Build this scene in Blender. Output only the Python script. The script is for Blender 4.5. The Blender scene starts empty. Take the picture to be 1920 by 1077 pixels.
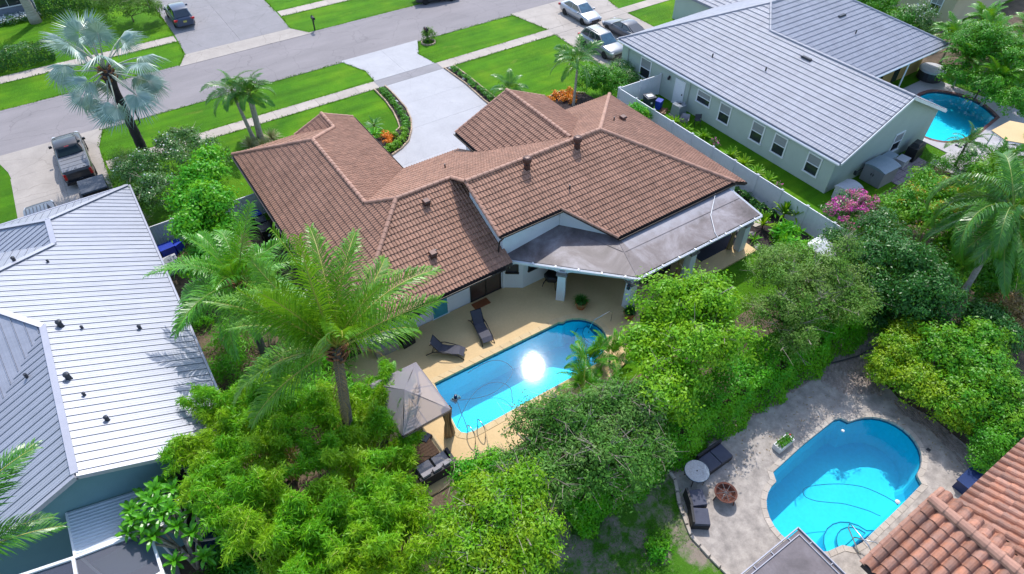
import bpy, bmesh, math, random
import numpy as np
from mathutils import Vector, Matrix

scene = bpy.context.scene
COL = scene.collection
R = math.radians

# ---------------------------------------------------------------- camera, sky, sun, exposure
cam_d = bpy.data.cameras.new('camera')
cam = bpy.data.objects.new('camera', cam_d)
COL.objects.link(cam)
cam.location = (0, 0, 27)
cam.rotation_euler = (R(90 - 45.2), 0, R(-33.9))
cam_d.sensor_width = 36
cam_d.lens = 36 * 1220 / 1920
cam_d.clip_end = 1000
cam_d.clip_start = 0.5
scene.camera = cam

SUN_EL, SUN_AZ = 52.2, 36.9          # azimuth from +Y towards +X
world = bpy.data.worlds.new('World')
scene.world = world
world.use_nodes = True
wn = world.node_tree
sky = wn.nodes.new('ShaderNodeTexSky')
sky.sky_type = 'NISHITA'
sky.sun_disc = False
sky.sun_elevation = R(SUN_EL)
sky.sun_rotation = R(SUN_AZ)
bg = wn.nodes['Background']
bg.inputs['Strength'].default_value = 0.15
wn.links.new(sky.outputs[0], bg.inputs['Color'])

sun_d = bpy.data.lights.new('sun', 'SUN')
sun_d.energy = 2.05
sun_d.angle = R(0.53)
sun_d.color = (1.0, 0.955, 0.89)
sun = bpy.data.objects.new('sun', sun_d)
COL.objects.link(sun)
SDIR = Vector((math.cos(R(SUN_EL)) * math.sin(R(SUN_AZ)), math.cos(R(SUN_EL)) * math.cos(R(SUN_AZ)), math.sin(R(SUN_EL))))
sun.rotation_euler = SDIR.to_track_quat('Z', 'Y').to_euler()
sun.location = SDIR * 80

vs = scene.view_settings
vs.view_transform = 'Standard'
vs.look = 'None'
vs.gamma = 1.0
vs.use_curve_mapping = False
vs.exposure = 1.12
try:
    scene.cycles.max_bounces = 8
    scene.cycles.transparent_max_bounces = 12
    scene.cycles.caustics_reflective = False
    scene.cycles.caustics_refractive = False
    scene.cycles.use_denoising = True
except Exception:
    pass

# ---------------------------------------------------------------- mesh builder and helpers
class MB:
    def __init__(s):
        s.v, s.f, s.mi, s.sm = [], [], [], []
        s.k, s.M, s.smooth = 0, None, False

    def add(s, vs, fs):
        o = len(s.v)
        if s.M is not None:
            vs = [s.M @ Vector(p) for p in vs]
        s.v += [tuple(p) for p in vs]
        s.f += [tuple(i + o for i in f) for f in fs]
        s.mi += [s.k] * len(fs)
        s.sm += [s.smooth] * len(fs)
        return s

    def box(s, c, d, rz=0.0, taper=1.0):
        x, y, z = d[0] / 2, d[1] / 2, d[2] / 2
        t = taper
        pts = [(-x, -y, -z), (x, -y, -z), (x, y, -z), (-x, y, -z), (-x * t, -y * t, z), (x * t, -y * t, z), (x * t, y * t, z), (-x * t, y * t, z)]
        ca, sa = math.cos(rz), math.sin(rz)
        pts = [(c[0] + p[0] * ca - p[1] * sa, c[1] + p[0] * sa + p[1] * ca, c[2] + p[2]) for p in pts]
        return s.add(pts, [(3, 2, 1, 0), (4, 5, 6, 7), (0, 1, 5, 4), (1, 2, 6, 5), (2, 3, 7, 6), (3, 0, 4, 7)])

    def prism(s, poly, z0, z1):
        n = len(poly)
        f0 = z0 if callable(z0) else (lambda x, y: z0)
        f1 = z1 if callable(z1) else (lambda x, y: z1)
        a = sum(poly[i][0] * poly[(i + 1) % n][1] - poly[(i + 1) % n][0] * poly[i][1] for i in range(n))
        if a < 0:
            poly = poly[::-1]
        vs = [(p[0], p[1], f0(*p[:2])) for p in poly] + [(p[0], p[1], f1(*p[:2])) for p in poly]
        fs = [tuple(range(n - 1, -1, -1)), tuple(range(n, 2 * n))]
        fs += [(i, (i + 1) % n, (i + 1) % n + n, i + n) for i in range(n)]
        return s.add(vs, fs)

    def bar(s, a, b, w, h):
        a, b = Vector(a), Vector(b)
        d = (b - a)
        L = d.length
        d = d / L
        up = Vector((0, 0, 1)) if abs(d.z) < 0.95 else Vector((1, 0, 0))
        sd = d.cross(up).normalized()
        up = sd.cross(d)
        vs = []
        for p in (a, b):
            for i, j in ((-1, -1), (1, -1), (1, 1), (-1, 1)):
                vs.append(p + sd * (i * w / 2) + up * (j * h / 2))
        return s.add(vs, [(0, 1, 2, 3), (7, 6, 5, 4), (4, 5, 1, 0), (5, 6, 2, 1), (6, 7, 3, 2), (7, 4, 0, 3)])

    def tube(s, pts, r, n=8, cap=True):
        pts = [Vector(p) for p in pts]
        rs = r if isinstance(r, (list, tuple)) else [r] * len(pts)
        vs, fs = [], []
        ref = None
        for i, p in enumerate(pts):
            t = (pts[min(i + 1, len(pts) - 1)] - pts[max(i - 1, 0)]).normalized()
            if ref is None:
                ref = Vector((1, 0, 0)) if abs(t.x) < 0.8 else Vector((0, 1, 0))
            a = (ref - t * ref.dot(t)).normalized()
            ref = a
            b = t.cross(a)
            for k in range(n):
                an = 2 * math.pi * k / n
                vs.append(p + (a * math.cos(an) + b * math.sin(an)) * rs[i])
        for i in range(len(pts) - 1):
            for k in range(n):
                fs.append((i * n + k, i * n + (k + 1) % n, (i + 1) * n + (k + 1) % n, (i + 1) * n + k))
        if cap:
            fs.append(tuple(range(n - 1, -1, -1)))
            fs.append(tuple(range((len(pts) - 1) * n, len(pts) * n)))
        return s.add(vs, fs)

    def lathe(s, prof, n=12, c=(0, 0, 0), cap=True):
        vs, fs = [], []
        for r, z in prof:
            for k in range(n):
                a = 2 * math.pi * k / n
                vs.append((c[0] + r * math.cos(a), c[1] + r * math.sin(a), c[2] + z))
        for i in range(len(prof) - 1):
            for k in range(n):
                fs.append((i * n + k, i * n + (k + 1) % n, (i + 1) * n + (k + 1) % n, (i + 1) * n + k))
        if cap:
            if prof[0][0] > 1e-4:
                fs.append(tuple(range(n - 1, -1, -1)))
            if prof[-1][0] > 1e-4:
                fs.append(tuple(range((len(prof) - 1) * n, len(prof) * n)))
        return s.add(vs, fs)

    def ell(s, c, r, nu=12, nv=8):
        prof = [(math.sin(math.pi * i / nv), -math.cos(math.pi * i / nv)) for i in range(nv + 1)]
        vs, fs = [], []
        for a, z in prof:
            for k in range(nu):
                t = 2 * math.pi * k / nu
                vs.append((c[0] + r[0] * a * math.cos(t), c[1] + r[1] * a * math.sin(t), c[2] + r[2] * z))
        for i in range(nv):
            for k in range(nu):
                fs.append((i * nu + k, i * nu + (k + 1) % nu, (i + 1) * nu + (k + 1) % nu, (i + 1) * nu + k))
        return s.add(vs, fs)

    def mesh(s, name, mats):
        me = bpy.data.meshes.new(name)
        me.from_pydata(s.v, [], s.f)
        for m in (mats if isinstance(mats, (list, tuple)) else [mats]):
            me.materials.append(m)
        if any(s.mi):
            me.polygons.foreach_set('material_index', s.mi)
        if any(s.sm):
            me.polygons.foreach_set('use_smooth', s.sm)
        me.update()
        return me


WM = {}                                # world matrices of thing Empties


def tag(o, label=None, cat=None, group=None, kind=None):
    if label: o['label'] = label
    if cat: o['category'] = cat
    if group: o['group'] = group
    if kind: o['kind'] = kind
    return o


def thing(name, label, cat, loc=(0, 0, 0), rz=0.0, group=None):
    o = bpy.data.objects.new(name, None)
    COL.objects.link(o)
    o.empty_display_size = 0.2
    o.location = loc
    o.rotation_euler = (0, 0, rz)
    WM[o.name] = Matrix.Translation(loc) @ Matrix.Rotation(rz, 4, 'Z')
    return tag(o, label, cat, group)


def obj(name, mb, mats, parent=None, label=None, cat=None, group=None, kind=None, world=False):
    """link a mesh as one object; world=True: its points are world points even under a placed parent"""
    me = mb.mesh(name, mats) if isinstance(mb, MB) else mb
    o = bpy.data.objects.new(name, me)
    COL.objects.link(o)
    if parent is not None:
        o.parent = parent
        if world and parent.name in WM:
            o.matrix_parent_inverse = WM[parent.name].inverted()
    return tag(o, label, cat, group, kind)


def struct(name, mb, mats, parent=None):
    return obj(name, mb, mats, parent, kind='structure')


def dup(o, loc, rz=0.0, scale=1.0, label=None, name=None):
    c = o.copy()
    COL.objects.link(c)
    c.location = loc
    c.rotation_euler = (0, 0, rz)
    c.scale = (scale,) * 3
    if label: c['label'] = label
    for ch in o.children:
        d = ch.copy()
        COL.objects.link(d)
        d.parent = c
        for g in ch.children:
            e = g.copy()
            COL.objects.link(e)
            e.parent = d
    return c


def sheet(name, outer, holes, z, thick, mats, parent=None, kind='structure'):
    """flat slab with holes"""
    bm = bmesh.new()
    edges = []
    for loop in [outer] + list(holes):
        vs = [bm.verts.new((p[0], p[1], z)) for p in loop]
        edges += [bm.edges.new((vs[i], vs[(i + 1) % len(vs)])) for i in range(len(vs))]
    bmesh.ops.triangle_fill(bm, edges=edges, use_beauty=True, use_dissolve=False, normal=(0, 0, 1))
    for f in bm.faces:
        if f.normal.z < 0:
            f.normal_flip()
    if thick:
        be = [e for e in bm.edges if len(e.link_faces) == 1]
        r = bmesh.ops.extrude_edge_only(bm, edges=be)
        for v in r['geom']:
            if isinstance(v, bmesh.types.BMVert):
                v.co.z -= thick
    me = bpy.data.meshes.new(name)
    bm.to_mesh(me)
    bm.free()
    me.materials.append(mats)
    o = bpy.data.objects.new(name, me)
    COL.objects.link(o)
    o.parent = parent
    if kind: o['kind'] = kind
    return o


# ---------------------------------------------------------------- materials
def _new(name):
    m = bpy.data.materials.new(name)
    m.use_nodes = True
    n = m.node_tree.nodes
    return m, n, m.node_tree.links, n['Principled BSDF'], n['Material Output']


def _pos(n):
    return n.new('ShaderNodeNewGeometry').outputs['Position']


def _noise(n, l, pos, scale, detail=4, rough=0.6, dist=0.0):
    t = n.new('ShaderNodeTexNoise')
    t.inputs['Scale'].default_value = scale
    t.inputs['Detail'].default_value = detail
    t.inputs['Roughness'].default_value = rough
    t.inputs['Distortion'].default_value = dist
    l.new(pos, t.inputs['Vector'])
    return t.outputs['Fac']


def _ramp(n, l, fac, stops):
    r = n.new('ShaderNodeValToRGB')
    e = r.color_ramp.elements
    e[0].position, e[0].color = stops[0][0], (*stops[0][1], 1)
    e[1].position, e[1].color = stops[-1][0], (*stops[-1][1], 1)
    for p, c in stops[1:-1]:
        x = e.new(p)
        x.color = (*c, 1)
    l.new(fac, r.inputs['Fac'])
    return r.outputs['Color']


def _mix(n, l, fac, a, b, mode='MIX'):
    m = n.new('ShaderNodeMix')
    m.data_type = 'RGBA'
    m.blend_type = mode
    for sock, val in ((m.inputs['Factor'], fac), (m.inputs['A'], a), (m.inputs['B'], b)):
        pass
    ins = [i for i in m.inputs if i.enabled]
    f, A, B = ins[0], ins[1], ins[2]
    for s_, v in ((f, fac), (A, a), (B, b)):
        if isinstance(v, (int, float)):
            s_.default_value = v
        elif isinstance(v, tuple):
            s_.default_value = (*v, 1) if len(v) == 3 else v
        else:
            l.new(v, s_)
    return [o for o in m.outputs if o.enabled][0]


def _bump(n, l, fac, strength, dist, base=None):
    b = n.new('ShaderNodeBump')
    b.inputs['Strength'].default_value = strength
    b.inputs['Distance'].default_value = dist
    l.new(fac, b.inputs['Height'])
    if base is not None:
        l.new(base, b.inputs['Normal'])
    return b.outputs['Normal']


def _rand(n, l, col, amt, island=False):
    """shift value (and a little hue) per object or per loose piece"""
    if island:
        rnd = n.new('ShaderNodeNewGeometry').outputs['Random Per Island']
    else:
        rnd = n.new('ShaderNodeObjectInfo').outputs['Random']
    mr = n.new('ShaderNodeMapRange')
    mr.inputs['To Min'].default_value = 1 - amt
    mr.inputs['To Max'].default_value = 1 + amt
    l.new(rnd, mr.inputs['Value'])
    h = n.new('ShaderNodeHueSaturation')
    l.new(col, h.inputs['Color'])
    l.new(mr.outputs[0], h.inputs['Value'])
    return h.outputs['Color']


def stained(name, col, col2, dark, rough=0.88, scale=0.5, rnd=0.05, stretch=None, cracks=0.35):
    """pavement: blotches, dark drips and hairline cracks"""
    m, n, l, p, out = _new(name)
    pos = _pos(n)
    q = pos
    if stretch:
        mp = n.new('ShaderNodeMapping'); mp.inputs['Scale'].default_value = stretch; l.new(pos, mp.inputs['Vector']); q = mp.outputs[0]
    c = _ramp(n, l, _noise(n, l, q, scale, 6, 0.65), [(0.3, col2), (0.7, col)])
    c = _mix(n, l, _ramp(n, l, _noise(n, l, pos, 0.9, 5, 0.7, 0.5), [(0.62, (0, 0, 0)), (0.78, (0.55,) * 3)]), c, dark)
    c = _mix(n, l, 1.0, c, _ramp(n, l, _noise(n, l, pos, 16, 4, 0.7), [(0.25, (0.88,) * 3), (0.75, (1.1,) * 3)]), 'MULTIPLY')
    v = n.new('ShaderNodeTexVoronoi'); v.feature = 'DISTANCE_TO_EDGE'; v.inputs['Scale'].default_value = 0.33
    d = n.new('ShaderNodeVectorMath'); d.operation = 'ADD'
    ns = n.new('ShaderNodeTexNoise'); ns.inputs['Scale'].default_value = 0.8; ns.inputs['Detail'].default_value = 6
    l.new(pos, ns.inputs['Vector']); l.new(pos, d.inputs[0]); l.new(ns.outputs['Color'], d.inputs[1]); l.new(d.outputs[0], v.inputs['Vector'])
    c = _mix(n, l, _ramp(n, l, v.outputs['Distance'], [(0.0, (cracks,) * 3), (0.012, (0, 0, 0))]), c, tuple(x * 0.5 for x in dark))
    c = _rand(n, l, c, rnd)
    l.new(c, p.inputs['Base Color'])
    p.inputs['Roughness'].default_value = rough
    p.inputs['Specular IOR Level'].default_value = 0.3
    l.new(_bump(n, l, _noise(n, l, pos, 70, 3), 0.15, 0.01), p.inputs['Normal'])
    return m


def mat(name, col, rough=0.75, col2=None, scale=1.5, fine=0.12, fscale=25, bump=0.0, bscale=60, bdist=0.01, metal=0.0, spec=0.4, rnd=0.0, island=0.0, coat=0.0, stretch=None):
    m, n, l, p, out = _new(name)
    pos = _pos(n)
    if stretch:
        mp = n.new('ShaderNodeMapping')
        mp.inputs['Scale'].default_value = stretch
        l.new(pos, mp.inputs['Vector'])
        pos = mp.outputs[0]
    c2 = col2 or tuple(x * 0.8 for x in col)
    c = _ramp(n, l, _noise(n, l, pos, scale, 5), [(0.32, c2), (0.68, col)])
    if fine:
        d = _noise(n, l, pos, fscale, 3)
        g = _ramp(n, l, d, [(0.25, (1 - fine,) * 3), (0.75, (1 + fine,) * 3)])
        c = _mix(n, l, 1.0, c, g, 'MULTIPLY')
    if rnd: c = _rand(n, l, c, rnd)
    if island: c = _rand(n, l, c, island, True)
    l.new(c, p.inputs['Base Color'])
    p.inputs['Roughness'].default_value = rough
    p.inputs['Metallic'].default_value = metal
    p.inputs['Specular IOR Level'].default_value = spec
    p.inputs['Coat Weight'].default_value = coat
    p.inputs['Coat Roughness'].default_value = 0.06
    if bump:
        l.new(_bump(n, l, _noise(n, l, pos, bscale, 3), bump, bdist), p.inputs['Normal'])
    return m


def leaf(name, c1, c2, c3=None, trans=0.3, clump=0.9, rough=0.45, spec=0.35):
    """leaves: hue differs leaf by leaf and clump by clump"""
    m, n, l, p, out = _new(name)
    rnd = n.new('ShaderNodeNewGeometry').outputs['Random Per Island']
    c = _ramp(n, l, rnd, [(0.0, c1), (0.5, tuple((a + b) / 2 for a, b in zip(c1, c2))), (1.0, c2)])
    if c3:
        f = _ramp(n, l, _noise(n, l, _pos(n), clump, 3), [(0.46, (0, 0, 0)), (0.6, (1, 1, 1))])
        c = _mix(n, l, f, c, _mix(n, l, 0.72, c, c3))
    l.new(c, p.inputs['Base Color'])
    p.inputs['Roughness'].default_value = rough
    p.inputs['Specular IOR Level'].default_value = spec
    t = n.new('ShaderNodeBsdfTranslucent')
    l.new(_mix(n, l, 0.5, c, (0.30, 0.46, 0.02), 'MIX'), t.inputs['Color'])
    ms = n.new('ShaderNodeMixShader')
    ms.inputs[0].default_value = trans
    l.new(p.outputs[0], ms.inputs[1])
    l.new(t.outputs[0], ms.inputs[2])
    l.new(ms.outputs[0], out.inputs['Surface'])
    return m


def grass_mat(name, a, b, c, dirt=None, dirt_at=(0.55, 0.7), dscale=0.35, dry=False):
    m, n, l, p, out = _new(name)
    pos = _pos(n)
    col = _ramp(n, l, _noise(n, l, pos, 0.28, 5, 0.65), [(0.3, a), (0.52, b), (0.72, c)])
    col = _mix(n, l, 1.0, col, _ramp(n, l, _noise(n, l, pos, 9, 4, 0.75), [(0.2, (0.72,) * 3), (0.8, (1.26,) * 3)]), 'MULTIPLY')
    col = _mix(n, l, 1.0, col, _ramp(n, l, _noise(n, l, pos, 55, 2), [(0.25, (0.7,) * 3), (0.75, (1.25,) * 3)]), 'MULTIPLY')
    if dry:
        mp = n.new('ShaderNodeMapping'); mp.inputs['Scale'].default_value = (0.12, 1.0, 1); mp.inputs['Rotation'].default_value = (0, 0, 0.12)
        l.new(pos, mp.inputs['Vector'])
        col = _mix(n, l, 1.0, col, _ramp(n, l, _noise(n, l, mp.outputs[0], 1.1, 2), [(0.35, (0.82,) * 3), (0.65, (1.14,) * 3)]), 'MULTIPLY')
        f = _ramp(n, l, _noise(n, l, pos, 0.5, 6, 0.75, 0.6), [(0.60, (0, 0, 0)), (0.74, (0.6, 0.6, 0.6))])
        col = _mix(n, l, f, col, (0.20, 0.24, 0.03))
    if dirt:
        f = _ramp(n, l, _noise(n, l, pos, dscale, 6, 0.7), [(dirt_at[0], (0, 0, 0)), (dirt_at[1], (1, 1, 1))])
        col = _mix(n, l, f, col, dirt)
    l.new(col, p.inputs['Base Color'])
    p.inputs['Roughness'].default_value = 0.9
    p.inputs['Specular IOR Level'].default_value = 0.15
    l.new(_bump(n, l, _noise(n, l, pos, 45, 3), 0.9, 0.06), p.inputs['Normal'])
    return m


def water_mat(name, tint, rough=0.05, wave=0.02):
    """thin clear water sheet: tinted transmission plus a Fresnel mirror"""
    m, n, l, p, out = _new(name)
    n.remove(p)
    pos = _pos(n)
    tr = n.new('ShaderNodeBsdfTransparent')
    tr.inputs['Color'].default_value = (*tint, 1)
    gl = n.new('ShaderNodeBsdfGlossy')
    gl.inputs['Roughness'].default_value = rough
    nb = _bump(n, l, _noise(n, l, pos, 2.6, 3), wave, 0.05)
    l.new(nb, gl.inputs['Normal'])
    fr = n.new('ShaderNodeFresnel')
    fr.inputs['IOR'].default_value = 1.33
    l.new(nb, fr.inputs['Normal'])
    ms = n.new('ShaderNodeMixShader')
    l.new(fr.outputs[0], ms.inputs[0])
    l.new(tr.outputs[0], ms.inputs[1])
    l.new(gl.outputs[0], ms.inputs[2])
    l.new(ms.outputs[0], out.inputs['Surface'])
    return m


def screen_mat(name, col, opacity, rough=0.6):
    """woven screen: part of the light passes straight through"""
    m, n, l, p, out = _new(name)
    p.inputs['Base Color'].default_value = (*col, 1)
    p.inputs['Roughness'].default_value = rough
    tr = n.new('ShaderNodeBsdfTransparent')
    ms = n.new('ShaderNodeMixShader')
    ms.inputs[0].default_value = opacity
    l.new(tr.outputs[0], ms.inputs[1])
    l.new(p.outputs[0], ms.inputs[2])
    l.new(ms.outputs[0], out.inputs['Surface'])
    return m


def streak_mat(name, base, dark, light, band=None):
    """weathered flat roof coating with dark algae and pale rain-washed streaks along Y"""
    m, n, l, p, out = _new(name)
    pos = _pos(n)
    mp = n.new('ShaderNodeMapping')
    mp.inputs['Scale'].default_value = (0.8, 0.62, 1)
    l.new(pos, mp.inputs['Vector'])
    c = _ramp(n, l, _noise(n, l, mp.outputs[0], 0.6, 7, 0.66, 0.6), [(0.34, dark), (0.5, base), (0.70, light)])
    if band:                           # strip below the upper eave that dripping rain keeps clean
        sx = n.new('ShaderNodeSeparateXYZ'); l.new(pos, sx.inputs[0])
        a = n.new('ShaderNodeMath'); a.operation = 'MULTIPLY_ADD'
        l.new(_noise(n, l, mp.outputs[0], 2.2, 4), a.inputs[0]); a.inputs[1].default_value = 1.6; l.new(sx.outputs['Y'], a.inputs[2])
        mr = n.new('ShaderNodeMapRange'); l.new(a.outputs[0], mr.inputs['Value'])
        mr.inputs['From Min'].default_value = band[0] + 0.7; mr.inputs['From Max'].default_value = band[1] + 0.7
        gx = n.new('ShaderNodeMath'); gx.operation = 'GREATER_THAN'; l.new(sx.outputs['X'], gx.inputs[0]); gx.inputs[1].default_value = 20.35
        mu = n.new('ShaderNodeMath'); mu.operation = 'MULTIPLY'; l.new(mr.outputs[0], mu.inputs[0]); l.new(gx.outputs[0], mu.inputs[1])
        c = _mix(n, l, mu.outputs[0], c, (0.27, 0.262, 0.295))
    c = _mix(n, l, 1.0, c, _ramp(n, l, _noise(n, l, pos, 14, 4), [(0.2, (0.86,) * 3), (0.8, (1.12,) * 3)]), 'MULTIPLY')
    l.new(c, p.inputs['Base Color'])
    p.inputs['Roughness'].default_value = 0.55
    return m


M = {}
M['asphalt'] = stained('asphalt', (0.265, 0.24, 0.243), (0.205, 0.187, 0.19), (0.15, 0.135, 0.135), 0.9, 0.45, 0.0, (0.3, 1, 1), 0.3)
M['concrete'] = stained('concrete', (0.40, 0.355, 0.315), (0.31, 0.275, 0.245), (0.2, 0.17, 0.15), 0.85, 0.6, 0.06)
M['walk'] = stained('sidewalk_concrete', (0.44, 0.385, 0.335), (0.36, 0.315, 0.275), (0.26, 0.22, 0.19), 0.85, 0.8, 0.07, None, 0.1)
M['drive_white'] = stained('pale_driveway', (0.415, 0.41, 0.425), (0.355, 0.35, 0.365), (0.28, 0.275, 0.285), 0.8, 0.6, 0.02, None, 0.12)
M['walk_grey'] = stained('grey_crossing', (0.26, 0.245, 0.255), (0.22, 0.21, 0.215), (0.16, 0.15, 0.155), 0.85, 0.7, 0.04)
M['deck_tan'] = mat('tan_deck_coating', (0.6, 0.425, 0.215), 0.75, (0.54, 0.375, 0.185), 0.6, 0.06, 8, 0.08, 80)
M['pool_deck'] = stained('weathered_pool_deck', (0.46, 0.41, 0.37), (0.225, 0.20, 0.185), (0.13, 0.115, 0.105), 0.9, 1.9, 0.0, None, 0.1)
M['paver'] = mat('grey_brick_paver', (0.36, 0.29, 0.25), 0.9, (0.23, 0.195, 0.18), 0.7, 0.2, 9, 0.3, 60, island=0.25)
M['coping'] = mat('pool_coping', (0.46, 0.405, 0.355), 0.8, (0.38, 0.33, 0.285), 2, 0.12, 15, rnd=0.1)
M['brick_coping'] = mat('brick_coping', (0.20, 0.085, 0.075), 0.8, (0.13, 0.06, 0.06), 2, 0.15, 12, rnd=0.2)
M['edge_stone'] = mat('edging_stone', (0.46, 0.34, 0.23), 0.85, (0.36, 0.27, 0.19), 2, 0.15, 12, island=0.2)
M['plaster'] = mat('pool_plaster', (0.07, 0.8, 0.95), 0.7, (0.055, 0.76, 0.94), 0.8, 0.05, 6)
M['plaster2'] = mat('pool_plaster_deep', (0.1, 0.72, 0.86), 0.7, (0.07, 0.67, 0.84), 0.45, 0.06, 6)
M['step_edge'] = mat('pool_step_edge', (0.03, 0.24, 0.4), 0.7, fine=0)
M['waterline_tile'] = mat('waterline_tile', (0.03, 0.11, 0.22), 0.3, (0.02, 0.07, 0.15), 4)
M['mulch'] = mat('dark_mulch', (0.045, 0.03, 0.032), 0.95, (0.02, 0.014, 0.015), 3, 0.35, 22, 0.8, 40, 0.04)
M['soil'] = mat('bare_soil', (0.16, 0.115, 0.075), 0.95, (0.06, 0.045, 0.03), 0.8, 0.3, 12, 0.7, 30, 0.04)
M['lawn'] = grass_mat('lawn_grass', (0.042, 0.155, 0.003), (0.075, 0.215, 0.003), (0.13, 0.265, 0.005), dry=True)
M['yard'] = grass_mat('patchy_grass', (0.045, 0.15, 0.012), (0.07, 0.20, 0.014), (0.10, 0.24, 0.018), (0.32, 0.265, 0.215), (0.45, 0.58), 0.65)

M['tile_brown'] = mat('brown_roof_tile', (0.365, 0.195, 0.13), 0.62, (0.285, 0.148, 0.096), 0.9, 0.16, 5, 0.1, 120, island=0.13, rnd=0.13)
M['tile_cap'] = mat('brown_ridge_tile', (0.375, 0.205, 0.145), 0.6, (0.3, 0.16, 0.112), 1.5, 0.1, 8, rnd=0.12)
M['under_brown'] = mat('roof_underlay', (0.035, 0.02, 0.017), 0.9)
M['fascia_brown'] = mat('dark_brown_fascia', (0.045, 0.03, 0.028), 0.5)
M['tile_terra'] = mat('terracotta_tile', (0.37, 0.15, 0.085), 0.68, (0.27, 0.15, 0.115), 2.4, 0.16, 9, 0.12, 90, island=0.26, rnd=0.26)
M['tile_terra_cap'] = mat('terracotta_ridge', (0.42, 0.225, 0.16), 0.7, (0.33, 0.17, 0.12), 1.6, 0.16, 9, rnd=0.15)
M['tile_grey'] = mat('grey_roof_tile', (0.3, 0.31, 0.36), 0.5, (0.26, 0.27, 0.315), 0.8, 0.08, 8, island=0.06, rnd=0.06)
M['cap_grey'] = mat('grey_ridge_cap', (0.27, 0.28, 0.33), 0.5, (0.23, 0.24, 0.28), 1, 0.08, 8)
M['under_grey'] = mat('grey_underlay', (0.07, 0.075, 0.10), 0.9)
M['metal_roof'] = mat('painted_metal_roof', (0.345, 0.36, 0.415), 0.42, (0.30, 0.315, 0.365), 1.6, 0.05, 7, metal=0.15, rnd=0.03, stretch=(0.25, 1.2, 1))
M['lean_white'] = mat('white_ribbed_metal', (0.58, 0.63, 0.70), 0.45, (0.52, 0.57, 0.64), 1, 0.04, 6)
M['metal_trim'] = mat('metal_roof_trim', (0.39, 0.39, 0.44), 0.4, (0.35, 0.35, 0.4), 1, 0.04, 5, metal=0.15)
M['under_metal'] = mat('metal_roof_underlay', (0.05, 0.055, 0.075), 0.8)
M['vent_dark'] = mat('dark_vent', (0.05, 0.055, 0.068), 0.4, metal=0.4)
M['vent_brown'] = mat('brown_vent', (0.10, 0.048, 0.038), 0.45, (0.07, 0.035, 0.03), 3, metal=0.2)
M['patio_roof'] = streak_mat('patio_roof_coating', (0.13, 0.103, 0.105), (0.055, 0.041, 0.04), (0.27, 0.245, 0.26), band=(18.3, 19.4))
M['dark_roof'] = streak_mat('dark_flat_roof_coating', (0.125, 0.105, 0.115), (0.075, 0.062, 0.068), (0.2, 0.18, 0.2))
M['white_stucco'] = mat('white_stucco', (0.72, 0.73, 0.76), 0.85, (0.66, 0.67, 0.70), 0.8, 0.05, 20, 0.2, 90)
M['sage_stucco'] = mat('sage_stucco', (0.44, 0.5, 0.455), 0.9, (0.4, 0.46, 0.415), 0.8, 0.05, 20, 0.3, 80)
M['ochre_stucco'] = mat('ochre_stucco', (0.42, 0.28, 0.11), 0.9, (0.36, 0.24, 0.09), 0.8, 0.06, 20, 0.2, 80)
M['cream_stucco'] = mat('cream_stucco', (0.55, 0.48, 0.33), 0.9, (0.5, 0.43, 0.29), 0.8, 0.05, 20)
M['teal_stucco'] = mat('teal_stucco', (0.14, 0.26, 0.30), 0.9, (0.12, 0.23, 0.27), 0.8, 0.05, 20)
M['greyblue_stucco'] = mat('greyblue_stucco', (0.22, 0.25, 0.32), 0.9)
M['white_trim'] = mat('white_trim', (0.78, 0.79, 0.81), 0.5, (0.73, 0.74, 0.77), 2, 0.03, 8)
M['vinyl'] = mat('white_vinyl', (0.7, 0.7, 0.72), 0.45, (0.65, 0.65, 0.67), 0.7, 0.03, 6, rnd=0.03)
M['vinyl_old'] = mat('weathered_vinyl', (0.68, 0.69, 0.72), 0.6, (0.6, 0.61, 0.64), 0.7, 0.06, 6, rnd=0.04)
M['glass_dark'] = mat('dark_window_glass', (0.03, 0.035, 0.045), 0.06, fine=0, spec=0.8)
M['blind'] = mat('window_blind', (0.30, 0.31, 0.33), 0.5, fine=0.03, stretch=(1, 1, 12))
M['brown_glass'] = mat('brown_sliding_glass', (0.05, 0.03, 0.026), 0.1, (0.09, 0.055, 0.045), 0.8, fine=0, spec=0.8)
M['teal_door'] = mat('teal_door_paint', (0.05, 0.30, 0.36), 0.5, (0.045, 0.26, 0.31), 2, 0.04, 12)
M['bronze'] = mat('dark_bronze_frame', (0.04, 0.032, 0.03), 0.4, metal=0.3)
M['black_metal'] = mat('black_metal', (0.014, 0.015, 0.02), 0.4, fine=0.05)
M['sling'] = mat('charcoal_sling_fabric', (0.055, 0.055, 0.075), 0.7, (0.042, 0.042, 0.06), 4, 0.15, 60)
M['wicker'] = mat('black_wicker', (0.022, 0.022, 0.028), 0.6, (0.012, 0.012, 0.016), 5, 0.4, 70, 0.5, 90)
M['cushion_navy'] = mat('charcoal_cushion', (0.075, 0.08, 0.115), 0.85, (0.06, 0.065, 0.095), 3, 0.1, 40, 0.2, 120)
M['cushion_grey'] = mat('grey_cushion', (0.30, 0.28, 0.30), 0.9, (0.25, 0.235, 0.255), 3, 0.1, 40)
M['wood'] = mat('brown_wood', (0.20, 0.095, 0.04), 0.6, (0.13, 0.06, 0.028), 2, 0.2, 30, stretch=(6, 1, 1))
M['mat_brown'] = mat('coir_doormat', (0.25, 0.075, 0.022), 0.95, (0.2, 0.058, 0.018), 5, 0.2, 70, 0.4, 120)
M['terracotta'] = mat('terracotta_pot', (0.42, 0.135, 0.05), 0.7, (0.34, 0.1, 0.04), 4, 0.1, 20)
M['chrome'] = mat('stainless_rail', (0.62, 0.63, 0.64), 0.2, fine=0, metal=1.0)
M['white_plastic'] = mat('white_plastic', (0.7, 0.71, 0.73), 0.45, fine=0.03)
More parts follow.
